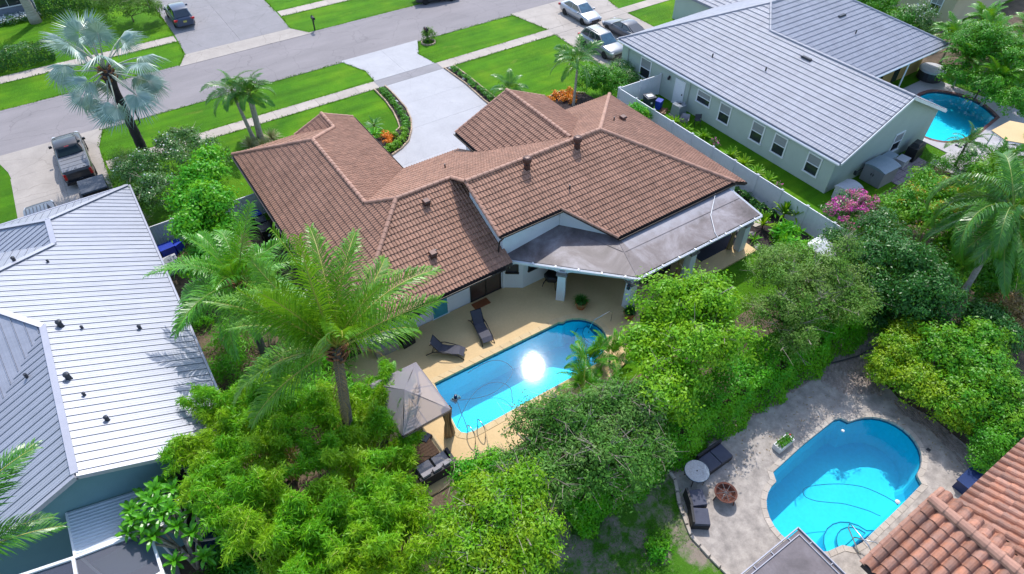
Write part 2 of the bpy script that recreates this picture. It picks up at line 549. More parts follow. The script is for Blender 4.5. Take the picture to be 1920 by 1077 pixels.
M['blue_plastic'] = mat('blue_plastic', (0.012, 0.045, 0.42), 0.4, fine=0.03)
M['green_bin'] = mat('dark_bin_plastic', (0.02, 0.032, 0.05), 0.45, fine=0.05)
M['black_bin'] = mat('black_bin_plastic', (0.018, 0.018, 0.02), 0.45, fine=0.05)
M['ac_grey'] = mat('ac_casing', (0.23, 0.26, 0.29), 0.45, fine=0.05, stretch=(1, 1, 14))
M['ac_white'] = mat('pale_ac_casing', (0.5, 0.5, 0.53), 0.5, fine=0.05)
M['shed'] = mat('grey_resin_shed', (0.30, 0.29, 0.31), 0.6, (0.26, 0.25, 0.27), 1, 0.08, 12)
M['shed_roof'] = mat('shed_roof_resin', (0.26, 0.31, 0.35), 0.5, (0.22, 0.27, 0.31), 1, 0.08, 12)
M['shed_white'] = mat('pale_resin_box', (0.50, 0.49, 0.51), 0.6, (0.43, 0.42, 0.45), 1, 0.1, 12)
M['bark'] = mat('grey_bark', (0.17, 0.135, 0.105), 0.95, (0.08, 0.062, 0.05), 4, 0.3, 20, 0.8, 25, 0.05, stretch=(1, 1, 0.3))
M['palm_bark'] = mat('palm_bark', (0.20, 0.165, 0.135), 0.95, (0.12, 0.098, 0.08), 3, 0.3, 14, 0.9, 12, 0.05, stretch=(0.4, 0.4, 3))
M['palm_bark_pale'] = mat('pale_palm_bark', (0.40, 0.36, 0.31), 0.9, (0.27, 0.24, 0.2), 3, 0.2, 14, 0.4, 10, 0.03, stretch=(0.4, 0.4, 3))
M['palm_bark_dark'] = mat('dark_palm_bark', (0.055, 0.043, 0.045), 0.95, (0.028, 0.022, 0.024), 4, 0.4, 14, 1.0, 10, 0.08, stretch=(0.4, 0.4, 3))
M['palm_boot'] = mat('palm_boot_fibre', (0.30, 0.13, 0.055), 0.95, (0.14, 0.06, 0.03), 4, 0.4, 14, 0.9, 12, 0.05)
M['rug'] = mat('charcoal_rug', (0.035, 0.036, 0.05), 0.95, (0.03, 0.03, 0.042), 2, 0.1, 40)
M['rust'] = mat('rusty_steel', (0.13, 0.045, 0.03), 0.7, (0.07, 0.026, 0.02), 5, 0.3, 20, metal=0.3)
M['glass_table'] = mat('frosted_glass_top', (0.22, 0.28, 0.33), 0.15, (0.16, 0.21, 0.26), 3, 0.25, 15, spec=0.8)
M['gazebo_roof'] = screen_mat('gazebo_canopy', (0.25, 0.225, 0.25), 0.74)
M['curtain'] = mat('tan_curtain', (0.33, 0.225, 0.12), 0.9, (0.25, 0.17, 0.09), 6, 0.15, 20, stretch=(1, 1, 0.2))
M['cage_screen'] = screen_mat('pool_cage_screen', (0.06, 0.07, 0.11), 0.72)
M['cage_floor'] = mat('lanai_floor', (0.30, 0.27, 0.28), 0.8, (0.25, 0.225, 0.235), 1, 0.1, 10)
M['stone'] = mat('grey_stone', (0.26, 0.24, 0.235), 0.9, (0.17, 0.155, 0.15), 2, 0.2, 12, 0.5, 30, rnd=0.2)
M['tan_awning'] = mat('tan_awning', (0.62, 0.44, 0.23), 0.9, (0.57, 0.40, 0.21), 1, 0.05, 10)
M['travertine'] = mat('travertine_deck', (0.42, 0.4, 0.41), 0.8, (0.34, 0.325, 0.335), 0.7, 0.1, 8, rnd=0.08)
M['purple_paver'] = mat('purple_paver', (0.33, 0.27, 0.28), 0.85, (0.25, 0.2, 0.215), 1.4, 0.15, 9, rnd=0.15)
M['tyre'] = mat('tyre_rubber', (0.012, 0.012, 0.013), 0.8, fine=0.05)
M['alloy'] = mat('alloy_rim', (0.45, 0.46, 0.48), 0.3, fine=0, metal=0.9)
M['car_glass'] = mat('car_glass', (0.02, 0.03, 0.045), 0.04, fine=0, spec=0.9)
M['car_glass_blue'] = mat('windscreen_glass', (0.05, 0.13, 0.19), 0.05, (0.02, 0.06, 0.1), 2.0, fine=0, spec=0.9)
M['red_lamp'] = mat('red_tail_lamp', (0.5, 0.012, 0.01), 0.2, fine=0)
M['clear_lamp'] = mat('clear_head_lamp', (0.6, 0.63, 0.66), 0.1, fine=0, spec=0.8)
M['amber'] = mat('amber_plate', (0.45, 0.42, 0.1), 0.5, fine=0)
for nm, c in dict(car_navy=(0.035, 0.055, 0.10), car_silver=(0.40, 0.42, 0.46), car_greysilver=(0.26, 0.275, 0.29), car_grey=(0.085, 0.095, 0.12), car_charcoal=(0.04, 0.038, 0.04), car_dark=(0.05, 0.055, 0.062)).items():
    M[nm] = mat(nm + '_paint', c, 0.35, tuple(x * 0.93 for x in c), 2, 0.02, 30, metal=0.5 if c[0] > 0.2 else 0.1, coat=0.5)
M['tonneau'] = mat('tonneau_vinyl', (0.17, 0.175, 0.195), 0.6, (0.15, 0.155, 0.175), 2, 0.05, 20)
M['trailer'] = mat('trailer_lid', (0.06, 0.068, 0.088), 0.5, (0.05, 0.058, 0.075), 2, 0.05, 20)

# foliage
M['lf_lime'] = leaf('lime_leaves', (0.103, 0.345, 0.005), (0.218, 0.483, 0.009), (0.276, 0.494, 0.009), 0.35, 1.1)
M['lf_bright'] = leaf('bright_green_leaves', (0.03, 0.29, 0.006), (0.11, 0.48, 0.010), (0.20, 0.52, 0.010), 0.38, 1.2)
M['lf_oak'] = leaf('grey_green_leaves', (0.035, 0.14, 0.014), (0.11, 0.29, 0.03), (0.15, 0.28, 0.06), 0.25, 0.8, 0.5, 0.25)
M['lf_olive'] = leaf('olive_green_leaves', (0.045, 0.145, 0.012), (0.13, 0.29, 0.022), (0.19, 0.29, 0.06), 0.24, 0.9, 0.5, 0.25)
M['lf_dark'] = leaf('deep_green_leaves', (0.012, 0.085, 0.010), (0.045, 0.19, 0.018), (0.025, 0.14, 0.010), 0.2, 0.8, 0.4, 0.35)
M['lf_hedge'] = leaf('hedge_leaves', (0.022, 0.17, 0.005), (0.07, 0.31, 0.008), (0.10, 0.36, 0.006), 0.28, 0.7)
M['lf_wall'] = leaf('hedge_wall_leaves', (0.04, 0.30, 0.006), (0.13, 0.50, 0.010), (0.18, 0.52, 0.010), 0.42, 0.6)
M['lf_bamboo'] = leaf('bamboo_leaves', (0.08, 0.33, 0.005), (0.21, 0.54, 0.009), (0.31, 0.50, 0.010), 0.42, 0.45)
M['lf_yellow'] = leaf('yellow_green_leaves', (0.085, 0.29, 0.003), (0.20, 0.44, 0.006), (0.28, 0.43, 0.006), 0.35, 1.0)
M['lf_croton'] = leaf('croton_leaves', (0.17, 0.33, 0.004), (0.33, 0.48, 0.007), (0.09, 0.32, 0.005), 0.28, 1.0)
M['lf_mixed'] = leaf('mixed_shrub_leaves', (0.035, 0.22, 0.005), (0.11, 0.38, 0.008), (0.20, 0.40, 0.007), 0.32, 1.3)
M['lf_white_shrub'] = leaf('flowering_shrub_leaves', (0.035, 0.119, 0.022), (0.095, 0.230, 0.038), (0.061, 0.203, 0.024), 0.2, 1.0, 0.35, 0.5)
M['lf_palm'] = leaf('palm_leaflets', (0.044, 0.225, 0.007), (0.112, 0.375, 0.010), None, 0.28, 1, 0.35, 0.5)
M['lf_palm_y'] = leaf('coconut_leaflets', (0.05, 0.19, 0.006), (0.16, 0.36, 0.012), None, 0.3, 1, 0.38, 0.45)
M['lf_palm_dark'] = leaf('dark_palm_leaflets', (0.026, 0.143, 0.013), (0.072, 0.247, 0.016), None, 0.25, 1, 0.35, 0.5)
M['lf_silver'] = leaf('silver_fan_leaves', (0.21, 0.32, 0.285), (0.36, 0.47, 0.42), None, 0.12, 1, 0.38, 0.6)
M['lf_frangi'] = leaf('frangipani_leaves', (0.048, 0.264, 0.010), (0.114, 0.408, 0.012), None, 0.28, 1, 0.35, 0.5)
M['lf_grass'] = leaf('ornamental_grass', (0.24, 0.23, 0.10), (0.42, 0.38, 0.19), None, 0.2)
M['fl_white'] = leaf('white_flowers', (0.6, 0.62, 0.6), (0.8, 0.8, 0.8), None, 0.1)
M['fl_orange'] = leaf('orange_flowers', (0.75, 0.15, 0.004), (0.8, 0.30, 0.01), None, 0.1)
M['fl_pink'] = leaf('bougainvillea_flowers', (0.62, 0.02, 0.46), (0.75, 0.10, 0.44), (0.7, 0.26, 0.30), 0.25, 1.6)
M['fl_amber'] = leaf('amber_flower_heads', (0.42, 0.22, 0.01), (0.5, 0.33, 0.015), None, 0.15)
M['lf_brown'] = leaf('dry_brown_leaves', (0.20, 0.12, 0.04), (0.32, 0.2, 0.07), None, 0.2)
M['rachis'] = mat('palm_rachis', (0.20, 0.28, 0.04), 0.5, fine=0.05)
M['rachis_y'] = mat('yellow_palm_rachis', (0.36, 0.34, 0.06), 0.5, fine=0.05)
M['rachis_s'] = mat('silver_petiole', (0.33, 0.37, 0.30), 0.6, fine=0.05)
M['twig'] = mat('pale_twigs', (0.30, 0.255, 0.20), 0.9, fine=0.1)
M['dry_frond'] = mat('dry_frond', (0.22, 0.15, 0.075), 0.9)
# ================================================================= GROUND AND PAVING
rng = random.Random(7)


def smooth_loop(pts, n=4):
    """closed Catmull-Rom through the points; a point with a third value 1 stays a corner"""
    out = []
    N = len(pts)
    for i in range(N):
        p0, p1, p2, p3 = (pts[(i + k - 1) % N] for k in range(4))
        c1, c2 = len(p1) > 2, len(p2) > 2
        a = p1 if c1 else p0
        d = p2 if c2 else p3
        out.append((p1[0], p1[1]))
        for j in range(1, n):
            t = j / n
            q = []
            for k in (0, 1):
                q.append(0.5 * (2 * p1[k] + (p2[k] - a[k]) * t + (2 * a[k] - 5 * p1[k] + 4 * p2[k] - d[k]) * t * t + (3 * p1[k] - a[k] - 3 * p2[k] + d[k]) * t ** 3))
            out.append(tuple(q))
    return out


def offset_loop(loop, d):
    n = len(loop)
    a = sum(loop[i][0] * loop[(i + 1) % n][1] - loop[(i + 1) % n][0] * loop[i][1] for i in range(n))
    s = 1 if a > 0 else -1
    out = []
    for i in range(n):
        p, q, r_ = Vector(loop[i - 1]), Vector(loop[i]), Vector(loop[(i + 1) % n])
        e1, e2 = (q - p), (r_ - q)
        if e1.length < 1e-6 or e2.length < 1e-6:
            out.append(tuple(q)); continue
        n1 = Vector((e1.y, -e1.x)).normalized() * s
        n2 = Vector((e2.y, -e2.x)).normalized() * s
        b = (n1 + n2)
        b = b.normalized() if b.length > 1e-4 else n1
        k = 1 / max(0.5, b.dot(n1))
        out.append((q.x + b.x * d * k, q.y + b.y * d * k))
    return out


def arc(cx, cy, r, a0, a1, n=10, ry=None):
    return [(cx + r * math.cos(R(a0 + (a1 - a0) * i / n)), cy + (ry or r) * math.sin(R(a0 + (a1 - a0) * i / n))) for i in range(n + 1)]


POOL_MAIN = [(7.75, 18.66), (7.36, 15.75), (7.42, 15.4), (7.62, 15.2), (7.95, 15.1), (15.55, 15.0), (15.62, 15.3)] + arc(15.62, 16.85, 1.6, -82, 78, 12, 1.55) + [(15.72, 18.32), (15.5, 18.46)]
POOL_BIG = [(17.9, 5.35), (18.15, 5.75), (20.5, 5.92), (22.9, 5.97), (23.22, 5.85), (23.36, 5.5)] + arc(23.3, 3.72, 1.9, 85, -82, 14, 1.72)[1:] + [(23.45, 1.93), (23.25, 1.6), (21.7, 1.52), (20.3, 1.48), (18.7, 1.44), (18.2, 1.52), (17.9, 1.84)] + arc(17.95, 3.6, 1.82, 258, 102, 12, 1.76)[1:]
POOL_RIGHT = smooth_loop([(50.3, 21.2, 1), (53.7, 21.65), (55.6, 22.0, 1), (56.9, 21.75), (57.9, 20.6), (58.35, 19.2), (57.95, 17.8), (57.2, 16.6, 1), (53.7, 16.2, 1), (51.2, 16.5), (50.0, 17.6), (49.95, 19.5)], 4)

# the ground of all the gardens: one lawn sheet with the three basins cut out
lawn = sheet('lawn', [(-260, -120), (260, -120), (260, 320), (-260, 320)], [POOL_MAIN, POOL_BIG, POOL_RIGHT], 0.0, 0, M['lawn'])

# road
b = MB(); b.prism([(-150, 54.35), (170, 54.35), (170, 61.2), (-150, 61.2)], -0.05, 0.012)
road = struct('road', b, M['asphalt'])
b = MB()
for y0 in (54.0, 61.2):
    b.prism([(-150, y0), (170, y0), (170, y0 + 0.35), (-150, y0 + 0.35)], -0.05, 0.02)
obj('road_edge_strip', b, M['asphalt'], road)


def slab_row(name, x0, x1, y0, y1, step, m, skip=()):
    b = MB(); b.prism([(x0, y0), (x1, y0), (x1, y1), (x0, y1)], -0.05, 0.006)
    s = struct(name, b, M['mulch'])
    me = None
    x = x0
    while x < x1 - 0.01:
        if not any(a < x + step / 2 < c for a, c in skip):
            if me is None:
                q = MB(); q.prism([(0.008, 0.0), (step - 0.008, 0.0), (step - 0.008, y1 - y0), (0.008, y1 - y0)], 0, 0.032)
                o = obj('slab', q, m, s); me = o.data
            else:
                o = bpy.data.objects.new('slab', me); COL.objects.link(o); o.parent = s
            o.location = (x, y0, 0.0 + rng.uniform(-0.002, 0.003))
        x += step
    return s


slab_row('sidewalk', -2.3, 18.9, 48.02, 49.28, 1.767, M['walk'])
slab_row('sidewalk', 25.0, 37.2, 48.02, 49.28, 1.743, M['walk'])
slab_row('sidewalk', 46.2, 76.2, 48.02, 49.28, 1.765, M['walk'])
slab_row('sidewalk', -24.0, 7.0, 66.55, 67.95, 1.722, M['walk'])
slab_row('sidewalk', 17.1, 50.0, 66.55, 67.95, 1.73, M['walk'])


def slabs(name, polys, m, z=0.028, parent=None):
    """a drive or deck of big cast slabs: every slab is a piece with an open joint"""
    s = parent
    if s is None:
        s = bpy.data.objects.new(name, None); COL.objects.link(s); s['kind'] = 'structure'
    for p in polys:
        q = MB(); q.prism(offset_loop(p, -0.006), -0.05, z + rng.uniform(-0.002, 0.002))
        obj('slab', q, m, s)
    return s


# the white driveway of the brown-roofed house
CURVE = [(19.35, 48.0), (19.35, 46.8), (19.3, 45.6), (19.15, 43.7), (18.7, 42.0), (18.0, 40.6), (17.1, 39.35), (16.2, 38.75), (15.2, 38.35), (14.0, 38.1), (13.0, 38.0)]
drv = slabs('driveway', [
    [(18.0, 54.3), (22.0, 54.3), (22.0, 49.3), (19.0, 49.3), (19.15, 51.4)],
    [(22.0, 54.3), (25.8, 54.3), (24.5, 51.6), (24.9, 49.3), (22.0, 49.3)],
    [(19.35, 48.0), (25.05, 48.0), (25.15, 44.4), (19.25, 44.4), (19.32, 46.2)],
    [(19.2, 44.4), (25.15, 44.4), (24.95, 40.8), (18.1, 40.8), (18.7, 42.0), (19.05, 43.4)],
    [(18.1, 40.8), (24.95, 40.8), (25.1, 36.8), (13.0, 36.8), (13.0, 38.0), (15.2, 38.35), (17.1, 39.35)],
    [(13.0, 36.8), (25.1, 36.8), (25.1, 32.6), (13.0, 32.6)]], M['drive_white'])
slabs('crossing', [[(18.9, 48.02), (22, 48.02), (22, 49.28), (18.9, 49.28)], [(22, 48.02), (25.0, 48.02), (25.0, 49.28), (22, 49.28)]], M['walk_grey'], 0.026, drv)
# drive of the grey-roofed house
slabs('driveway', [
    [(36.3, 54.3), (41.0, 54.3), (41.0, 49.3), (37.3, 49.3)], [(41.0, 54.3), (47.2, 54.3), (46.2, 49.3), (41.0, 49.3)],
    [(37.2, 49.28), (41.7, 49.28), (41.7, 48.02), (37.2, 48.02)], [(41.7, 49.28), (46.2, 49.28), (46.2, 48.02), (41.7, 48.02)],
    [(37.2, 48.0), (41.7, 48.0), (41.7, 43.9), (37.0, 43.9)], [(41.7, 48.0), (46.2, 48.0), (46.2, 43.9), (41.7, 43.9)],
    [(37.0, 43.9), (41.7, 43.9), (41.7, 39.6), (37.0, 39.6)], [(41.7, 43.9), (46.2, 43.9), (46.2, 39.6), (41.7, 39.6)]], M['concrete'])
# drive with the pickup
slabs('driveway', [
    [(-9.0, 54.3), (-5.2, 54.3), (-5.2, 50.6), (-8.2, 50.6), (-8.3, 51.6)], [(-5.2, 54.3), (-1.6, 54.3), (-2.35, 51.5), (-2.4, 50.6), (-5.2, 50.6)],
    [(-8.25, 50.6), (-5.2, 50.6), (-5.2, 47.1), (-8.3, 47.1)], [(-5.2, 50.6), (-2.4, 50.6), (-2.45, 47.1), (-5.2, 47.1)],
    [(-8.3, 47.1), (-5.2, 47.1), (-5.2, 43.6), (-8.35, 43.6)], [(-5.2, 47.1), (-2.45, 47.1), (-2.5, 43.6), (-5.2, 43.6)],
    [(-8.35, 43.6), (-5.2, 43.6), (-5.2, 40.2), (-8.4, 40.2)], [(-5.2, 43.6), (-2.5, 43.6), (-2.5, 40.2), (-5.2, 40.2)]], M['concrete'])
# wide drive across the street
slabs('driveway', [
    [(5.9, 61.2), (12.0, 61.2), (12.0, 63.4), (6.9, 63.4)], [(12.0, 61.2), (18.2, 61.2), (16.8, 63.4), (12.0, 63.4)],
    [(6.95, 63.4), (12.0, 63.4), (12.0, 67.95), (7.15, 67.95)], [(12.0, 63.4), (16.8, 63.4), (17.0, 67.95), (12.0, 67.95)],
    [(7.15, 67.95), (12.0, 67.95), (12.0, 73.2), (7.15, 73.2)], [(12.0, 67.95), (17.0, 67.95), (17.0, 73.2), (12.0, 73.2)],
    [(7.15, 73.2), (12.0, 73.2), (12.0, 82), (7.15, 82)], [(12.0, 73.2), (17.0, 73.2), (17.0, 82), (12.0, 82)]], M['walk_grey'])
b = MB()
b.prism([(5.9, 61.21), (18.2, 61.21), (16.75, 63.36), (6.9, 63.36)], 0.026, 0.034)
struct('driveway_apron', b, M['concrete'])

# planting beds along the white drive
BED_L = CURVE[:9] + [(14.0, 38.2), (13.6, 38.4), (13.7, 40.0), (14.2, 41.0), (16.9, 41.1), (17.4, 41.4), (17.75, 42.5), (18.05, 43.8), (18.3, 45.8), (18.35, 47.9)]
b = MB(); b.prism(BED_L, -0.05, 0.045)
struct('flower_bed', b, M['mulch'])
BED_R = [(25.1, 48.0), (26.0, 47.9), (26.05, 45.2), (25.95, 41.2), (25.9, 38.5), (25.1, 38.5), (25.0, 41.2), (25.2, 44.6)]
b = MB(); b.prism(BED_R, -0.05, 0.045)
struct('flower_bed', b, M['mulch'])
BED_E = [(27.4, 38.6), (31.0, 38.9), (32.6, 37.6), (33.0, 33.0), (27.4, 33.0)]
b = MB(); b.prism(BED_E, -0.05, 0.04)
struct('flower_bed', b, M['mulch'])


def stones_along(name, pts, m, step=0.24, w=0.11, h=0.12, parent=None):
    b = MB()
    acc = 0.0
    for i in range(len(pts) - 1):
        p, q = Vector(pts[i]), Vector(pts[i + 1])
        L = (q - p).length
        a = math.atan2(q.y - p.y, q.x - p.x)
        n = max(1, round(L / step))
        for k in range(n):
            c = p.lerp(q, (k + 0.5) / n)
            b.box((c.x, c.y, 0.03 + h / 2 + rng.uniform(-0.012, 0.012)), (L / n * 0.93, w, h), a + rng.uniform(-0.05, 0.05), 0.9)
    return obj(name, b, m, parent, kind='stuff')


stones_along('bed_edging_stone', CURVE[:9], M['edge_stone'])
stones_along('bed_edging_stone', [(18.35, 47.9), (18.3, 45.8), (18.05, 43.8), (17.75, 42.5), (17.4, 41.4), (16.9, 41.1)], M['edge_stone'])
stones_along('bed_edging_stone', [(25.08, 48.0), (25.2, 44.6), (25.0, 41.2), (25.1, 38.5)], M['edge_stone'])
stones_along('bed_edging_stone', [(26.0, 47.9), (26.05, 45.2), (25.95, 41.2), (25.9, 38.5)], M['edge_stone'])
stones_along('bed_edging_stone', [(27.4, 38.6), (31.0, 38.9), (32.6, 37.6)], M['edge_stone'])
# bare side yards, mulch strips
b = MB(); b.prism([(-1.9, 21.0), (5.5, 21.0), (5.5, 36.2), (-1.6, 37.2)], -0.05, 0.010); struct('side_yard_soil', b, M['soil'])
b = MB(); b.prism([(31.0, 13.6), (33.1, 13.6), (33.1, 33.0), (31.0, 33.0)], -0.05, 0.014); struct('mulch_strip', b, M['mulch'])
b = MB(); b.prism([(29.3, 13.4), (31.0, 13.4), (31.0, 19.5), (29.3, 19.5)], -0.05, 0.018); struct('mulch_strip', b, M['mulch'])
b = MB(); b.prism([(-8.5, 5.0), (5.0, 5.0), (5.0, 9.5), (10.5, 9.2), (10.5, 13.6), (4.9, 13.6), (4.9, 21.0), (-8.5, 21.0)], -0.05, 0.016); struct('leaf_litter_soil', b, M['soil'])
b = MB(); b.prism([(10.5, 8.9), (33.2, 8.9), (33.2, 13.3), (10.5, 13.3)], -0.05, 0.016); struct('hedge_bed_soil', b, M['soil'])
b = MB(); b.prism([(5.0, -8), (13.2, -8), (13.0, 4.0), (12.95, 5.7), (13.5, 6.95), (14.2, 7.9), (14.35, 8.9), (5.0, 9.5)], -0.05, 0.012); struct('back_yard_grass', b, M['yard'])
b = MB(); b.prism([(26.9, -4), (37, -4), (37, 9.0), (28.2, 9.0), (27.0, 6.4), (26.7, 5)], -0.05, 0.016); struct('shrub_bed_soil', b, M['soil'])
b = MB(); b.prism([(37.2, 9.0), (60, 9.0), (60, 15.6), (40.6, 15.6), (37.2, 15.2)], -0.05, 0.013); struct('shrub_bed_soil', b, M['soil'])
b = MB(); b.prism([(51.0, 32.0), (64.0, 22.6), (90, 8.0), (90, 28), (64, 28), (56, 36)], -0.05, 0.013); struct('hedge_bed_soil', b, M['soil'])

# pool decks
DECK = [(4.4, 22.5), (4.4, 13.4), (9.0, 13.3), (14.0, 13.6), (18.3, 14.6), (19.6, 16.4), (29.2, 16.4), (29.2, 20.1), (20.4, 20.1), (18.3, 22.4)]
patio = sheet('patio_deck', DECK, [POOL_MAIN], 0.12, 0.16, M['deck_tan'])
BIGDECK = [(14.35, 9.0), (14.2, 7.95), (13.5, 6.95), (12.95, 5.7), (12.95, 4.6), (13.05, 3.5), (13.2, -3), (26.8, -3), (26.72, 0.6), (26.85, 2.2), (26.9, 3.3), (26.55, 4.9), (26.95, 6.4), (27.9, 7.3), (30.5, 7.6), (30.5, 9.0)]
bdeck = sheet('pool_deck', BIGDECK, [POOL_BIG], 0.05, 0.1, M['pool_deck'])
RDECK = [(49.2, 23.4), (49.2, 15.9), (46.8, 15.9), (47.2, 13.2), (56.5, 12.3), (59.9, 15.2), (59.3, 19.6), (58.9, 23.4)]
rdeck = sheet('pool_deck', RDECK, [POOL_RIGHT], 0.05, 0.1, M['travertine'])

# brick pavers let into the big pool's deck and the strip under the yellow shrubs: real bricks
def brick_field(name, inside, x0, x1, y0, y1, z, m, parent, bw=0.22, bh=0.11, ang=0.0):
    b = MB()
    ca, sa = math.cos(ang), math.sin(ang)
    cx, cy = (x0 + x1) / 2, (y0 + y1) / 2
    n = int(max(x1 - x0, y1 - y0) / bh)
    for j in range(-n, n):
        for i in range(-n // 2, n // 2):
            u, v = (i + 0.5 * (j % 2)) * bw, j * bh
            x, y = cx + u * ca - v * sa, cy + u * sa + v * ca
            if x0 < x < x1 and y0 < y < y1 and inside(x, y) and rng.random() > 0.02:
                h = 0.022 + rng.uniform(-0.005, 0.005)
                b.box((x, y, z + h / 2), (bw - 0.014, bh - 0.014, h), ang, 0.95)
    return obj(name, b, m, parent, kind='stuff')


def in_poly(poly):
    def f(x, y):
        c = False
        n = len(poly)
        for i in range(n):
            (xa, ya), (xb, yb) = poly[i][:2], poly[(i + 1) % n][:2]
            if (ya > y) != (yb > y) and x < (xb - xa) * (y - ya) / (yb - ya) + xa:
                c = not c
        return c
    return f


brick_field('brick_paving', in_poly([(24.0, 8.9), (30.4, 8.9), (30.4, 7.75), (27.8, 7.5), (26.75, 6.5), (26.3, 5.4), (24.6, 6.6)]), 23, 31, 5, 9, 0.05, M['paver'], bdeck, ang=0.5)
brick_field('brick_paving', in_poly([(26.45, 5.2), (26.85, 3.3), (26.75, 2.2), (26.65, 0.6), (25.4, 0.4), (25.9, 1.8), (26.15, 3.2), (25.8, 4.4)]), 25, 27.2, 0, 6, 0.05, M['paver'], bdeck, ang=1.3)
brick_field('brick_paving', in_poly([(14.4, 8.95), (24.0, 8.95), (24.0, 8.15), (16.0, 8.25), (14.3, 8.1)]), 14, 24.2, 8, 9, 0.05, M['paver'], bdeck, ang=0.0)
# cracks and joints of the cast deck: narrow grooves with raised lips are too small, so slabs of the deck edge are laid one by one
stones_along('deck_kerb_stone', [(14.3, 8.75), (14.2, 7.95), (13.5, 6.95), (12.95, 5.7), (12.95, 4.6), (13.05, 3.5), (13.1, 1.0)], M['coping'], 0.5, 0.16, 0.1, bdeck)

# ---------------------------------------------------------------- swimming pools (each a thing with its basin, tiles, coping, water)
def ring_stones(root, loop, w, m, step, z, name='coping_stone', h=0.05):
    outer = offset_loop(loop, w)
    loop = offset_loop(loop, -0.02)
    # walk the loop and cut it into stones
    pts = []
    n = len(loop)
    for i in range(n):
        p, q = Vector(loop[i]), Vector(loop[(i + 1) % n])
        po, qo = Vector(outer[i]), Vector(outer[(i + 1) % n])
        L = (q - p).length
        k = max(1, round(L / step))
        for j in range(k):
            a, c = (j + 0.02) / k, (j + 0.98) / k
            if L < step * 0.45:
                a, c = 0.0, 1.0
            A, B, D, E_ = p.lerp(q, a), p.lerp(q, c), po.lerp(qo, c), po.lerp(qo, a)
            b = MB(); b.prism([tuple(A), tuple(B), tuple(D), tuple(E_)], z - 0.12, z + h + rng.uniform(-0.003, 0.003))
            obj(name, b, m, root, world=True)


def pool(label, loop, depth, zdeck, zwater, plaster, water, coping, cstep, cw, group='swimming pools'):
    cx = sum(p[0] for p in loop) / len(loop); cy = sum(p[1] for p in loop) / len(loop)
    root = thing('swimming_pool', label, 'pool', (cx, cy, 0), 0, group)
    a = sum(loop[i][0] * loop[(i + 1) % len(loop)][1] - loop[(i + 1) % len(loop)][0] * loop[i][1] for i in range(len(loop)))
    lp = loop if a > 0 else loop[::-1]
    n = len(lp)
    inner = offset_loop(lp, -0.22)
    b = MB()
    vs = [(p[0], p[1], zwater - 0.14) for p in lp] + [(p[0], p[1], zwater - depth * 0.75) for p in lp] + [(p[0], p[1], zwater - depth) for p in inner]
    fs = [((i + 1) % n, i, i + n, (i + 1) % n + n) for i in range(n)] + [((i + 1) % n + n, i + n, i + 2 * n, (i + 1) % n + 2 * n) for i in range(n)]
    fs.append(tuple(range(2 * n, 3 * n)))
    b.add(vs, fs)
    obj('basin', b, plaster, root, world=True)
    b = MB()
    tl = offset_loop(lp, -0.014)
    vs = [(p[0], p[1], zdeck) for p in tl] + [(p[0], p[1], zwater - 0.14) for p in tl]
    b.add(vs, [((i + 1) % n, i, i + n, (i + 1) % n + n) for i in range(n)])
    obj('waterline_tiles', b, M['waterline_tile'], root, world=True, kind='stuff')
    b = MB()
    b.add([(p[0], p[1], zwater) for p in lp], [tuple(range(n))])
    obj('water', b, water, root, world=True)
    ring_stones(root, lp, cw, coping, cstep, zdeck, h=0.02)
    return root


W1 = water_mat('pool_water', (0.50, 0.93, 0.985), 0.034, 0.012)
W2 = water_mat('deep_pool_water', (0.46, 0.91, 0.975), 0.05, 0.05)
M['coping_tan'] = mat('tan_pool_coping', (0.56, 0.42, 0.235), 0.75, (0.52, 0.38, 0.2), 2, 0.08, 12, rnd=0.04)
pm = pool('long blue pool with sun glare and hose on the tan patio', POOL_MAIN, 1.7, 0.12, -0.02, M['plaster'], W1, M['coping_tan'], 0.6, 0.3)
pb = pool('blue double-ended pool with planter on the weathered stone deck', POOL_BIG, 1.9, 0.05, -0.06, M['plaster2'], W2, M['coping'], 0.45, 0.22)
pr = pool('curved turquoise pool edged in dark brick behind the grey-roofed house', POOL_RIGHT, 0.95, 0.05, -0.03, M['plaster'], W1, M['brick_coping'], 0.4, 0.22)


def step_slab(root, poly, z0, z1, m):
    b = MB(); b.prism(poly, z0, z1)
    o = obj('step', b, m, root, world=True)
    rim = offset_loop(poly, 0.0)
    b = MB()
    n = len(rim)
    for i in range(n):
        p, q = rim[i], rim[(i + 1) % n]
        b.bar((p[0], p[1], z1 + 0.012), (q[0], q[1], z1 + 0.012), 0.03, 0.03)
    obj('step_edge', b, M['step_edge'], o)


step_slab(pm, arc(16.95, 16.95, 1.15, 95, 262, 10), -1.7, -0.75, M['plaster'])
step_slab(pm, arc(17.0, 16.95, 0.75, 95, 262, 8), -0.75, -0.40, M['plaster'])
step_slab(pb, [(17.3, 1.62)] + arc(18.65, 1.55, 1.2, 170, 8, 9) + [(20.1, 1.55)], -1.9, -0.7, M['plaster2'])
step_slab(pb, [(17.75, 1.6)] + arc(18.7, 1.55, 0.8, 165, 8, 8), -0.7, -0.42, M['plaster2'])
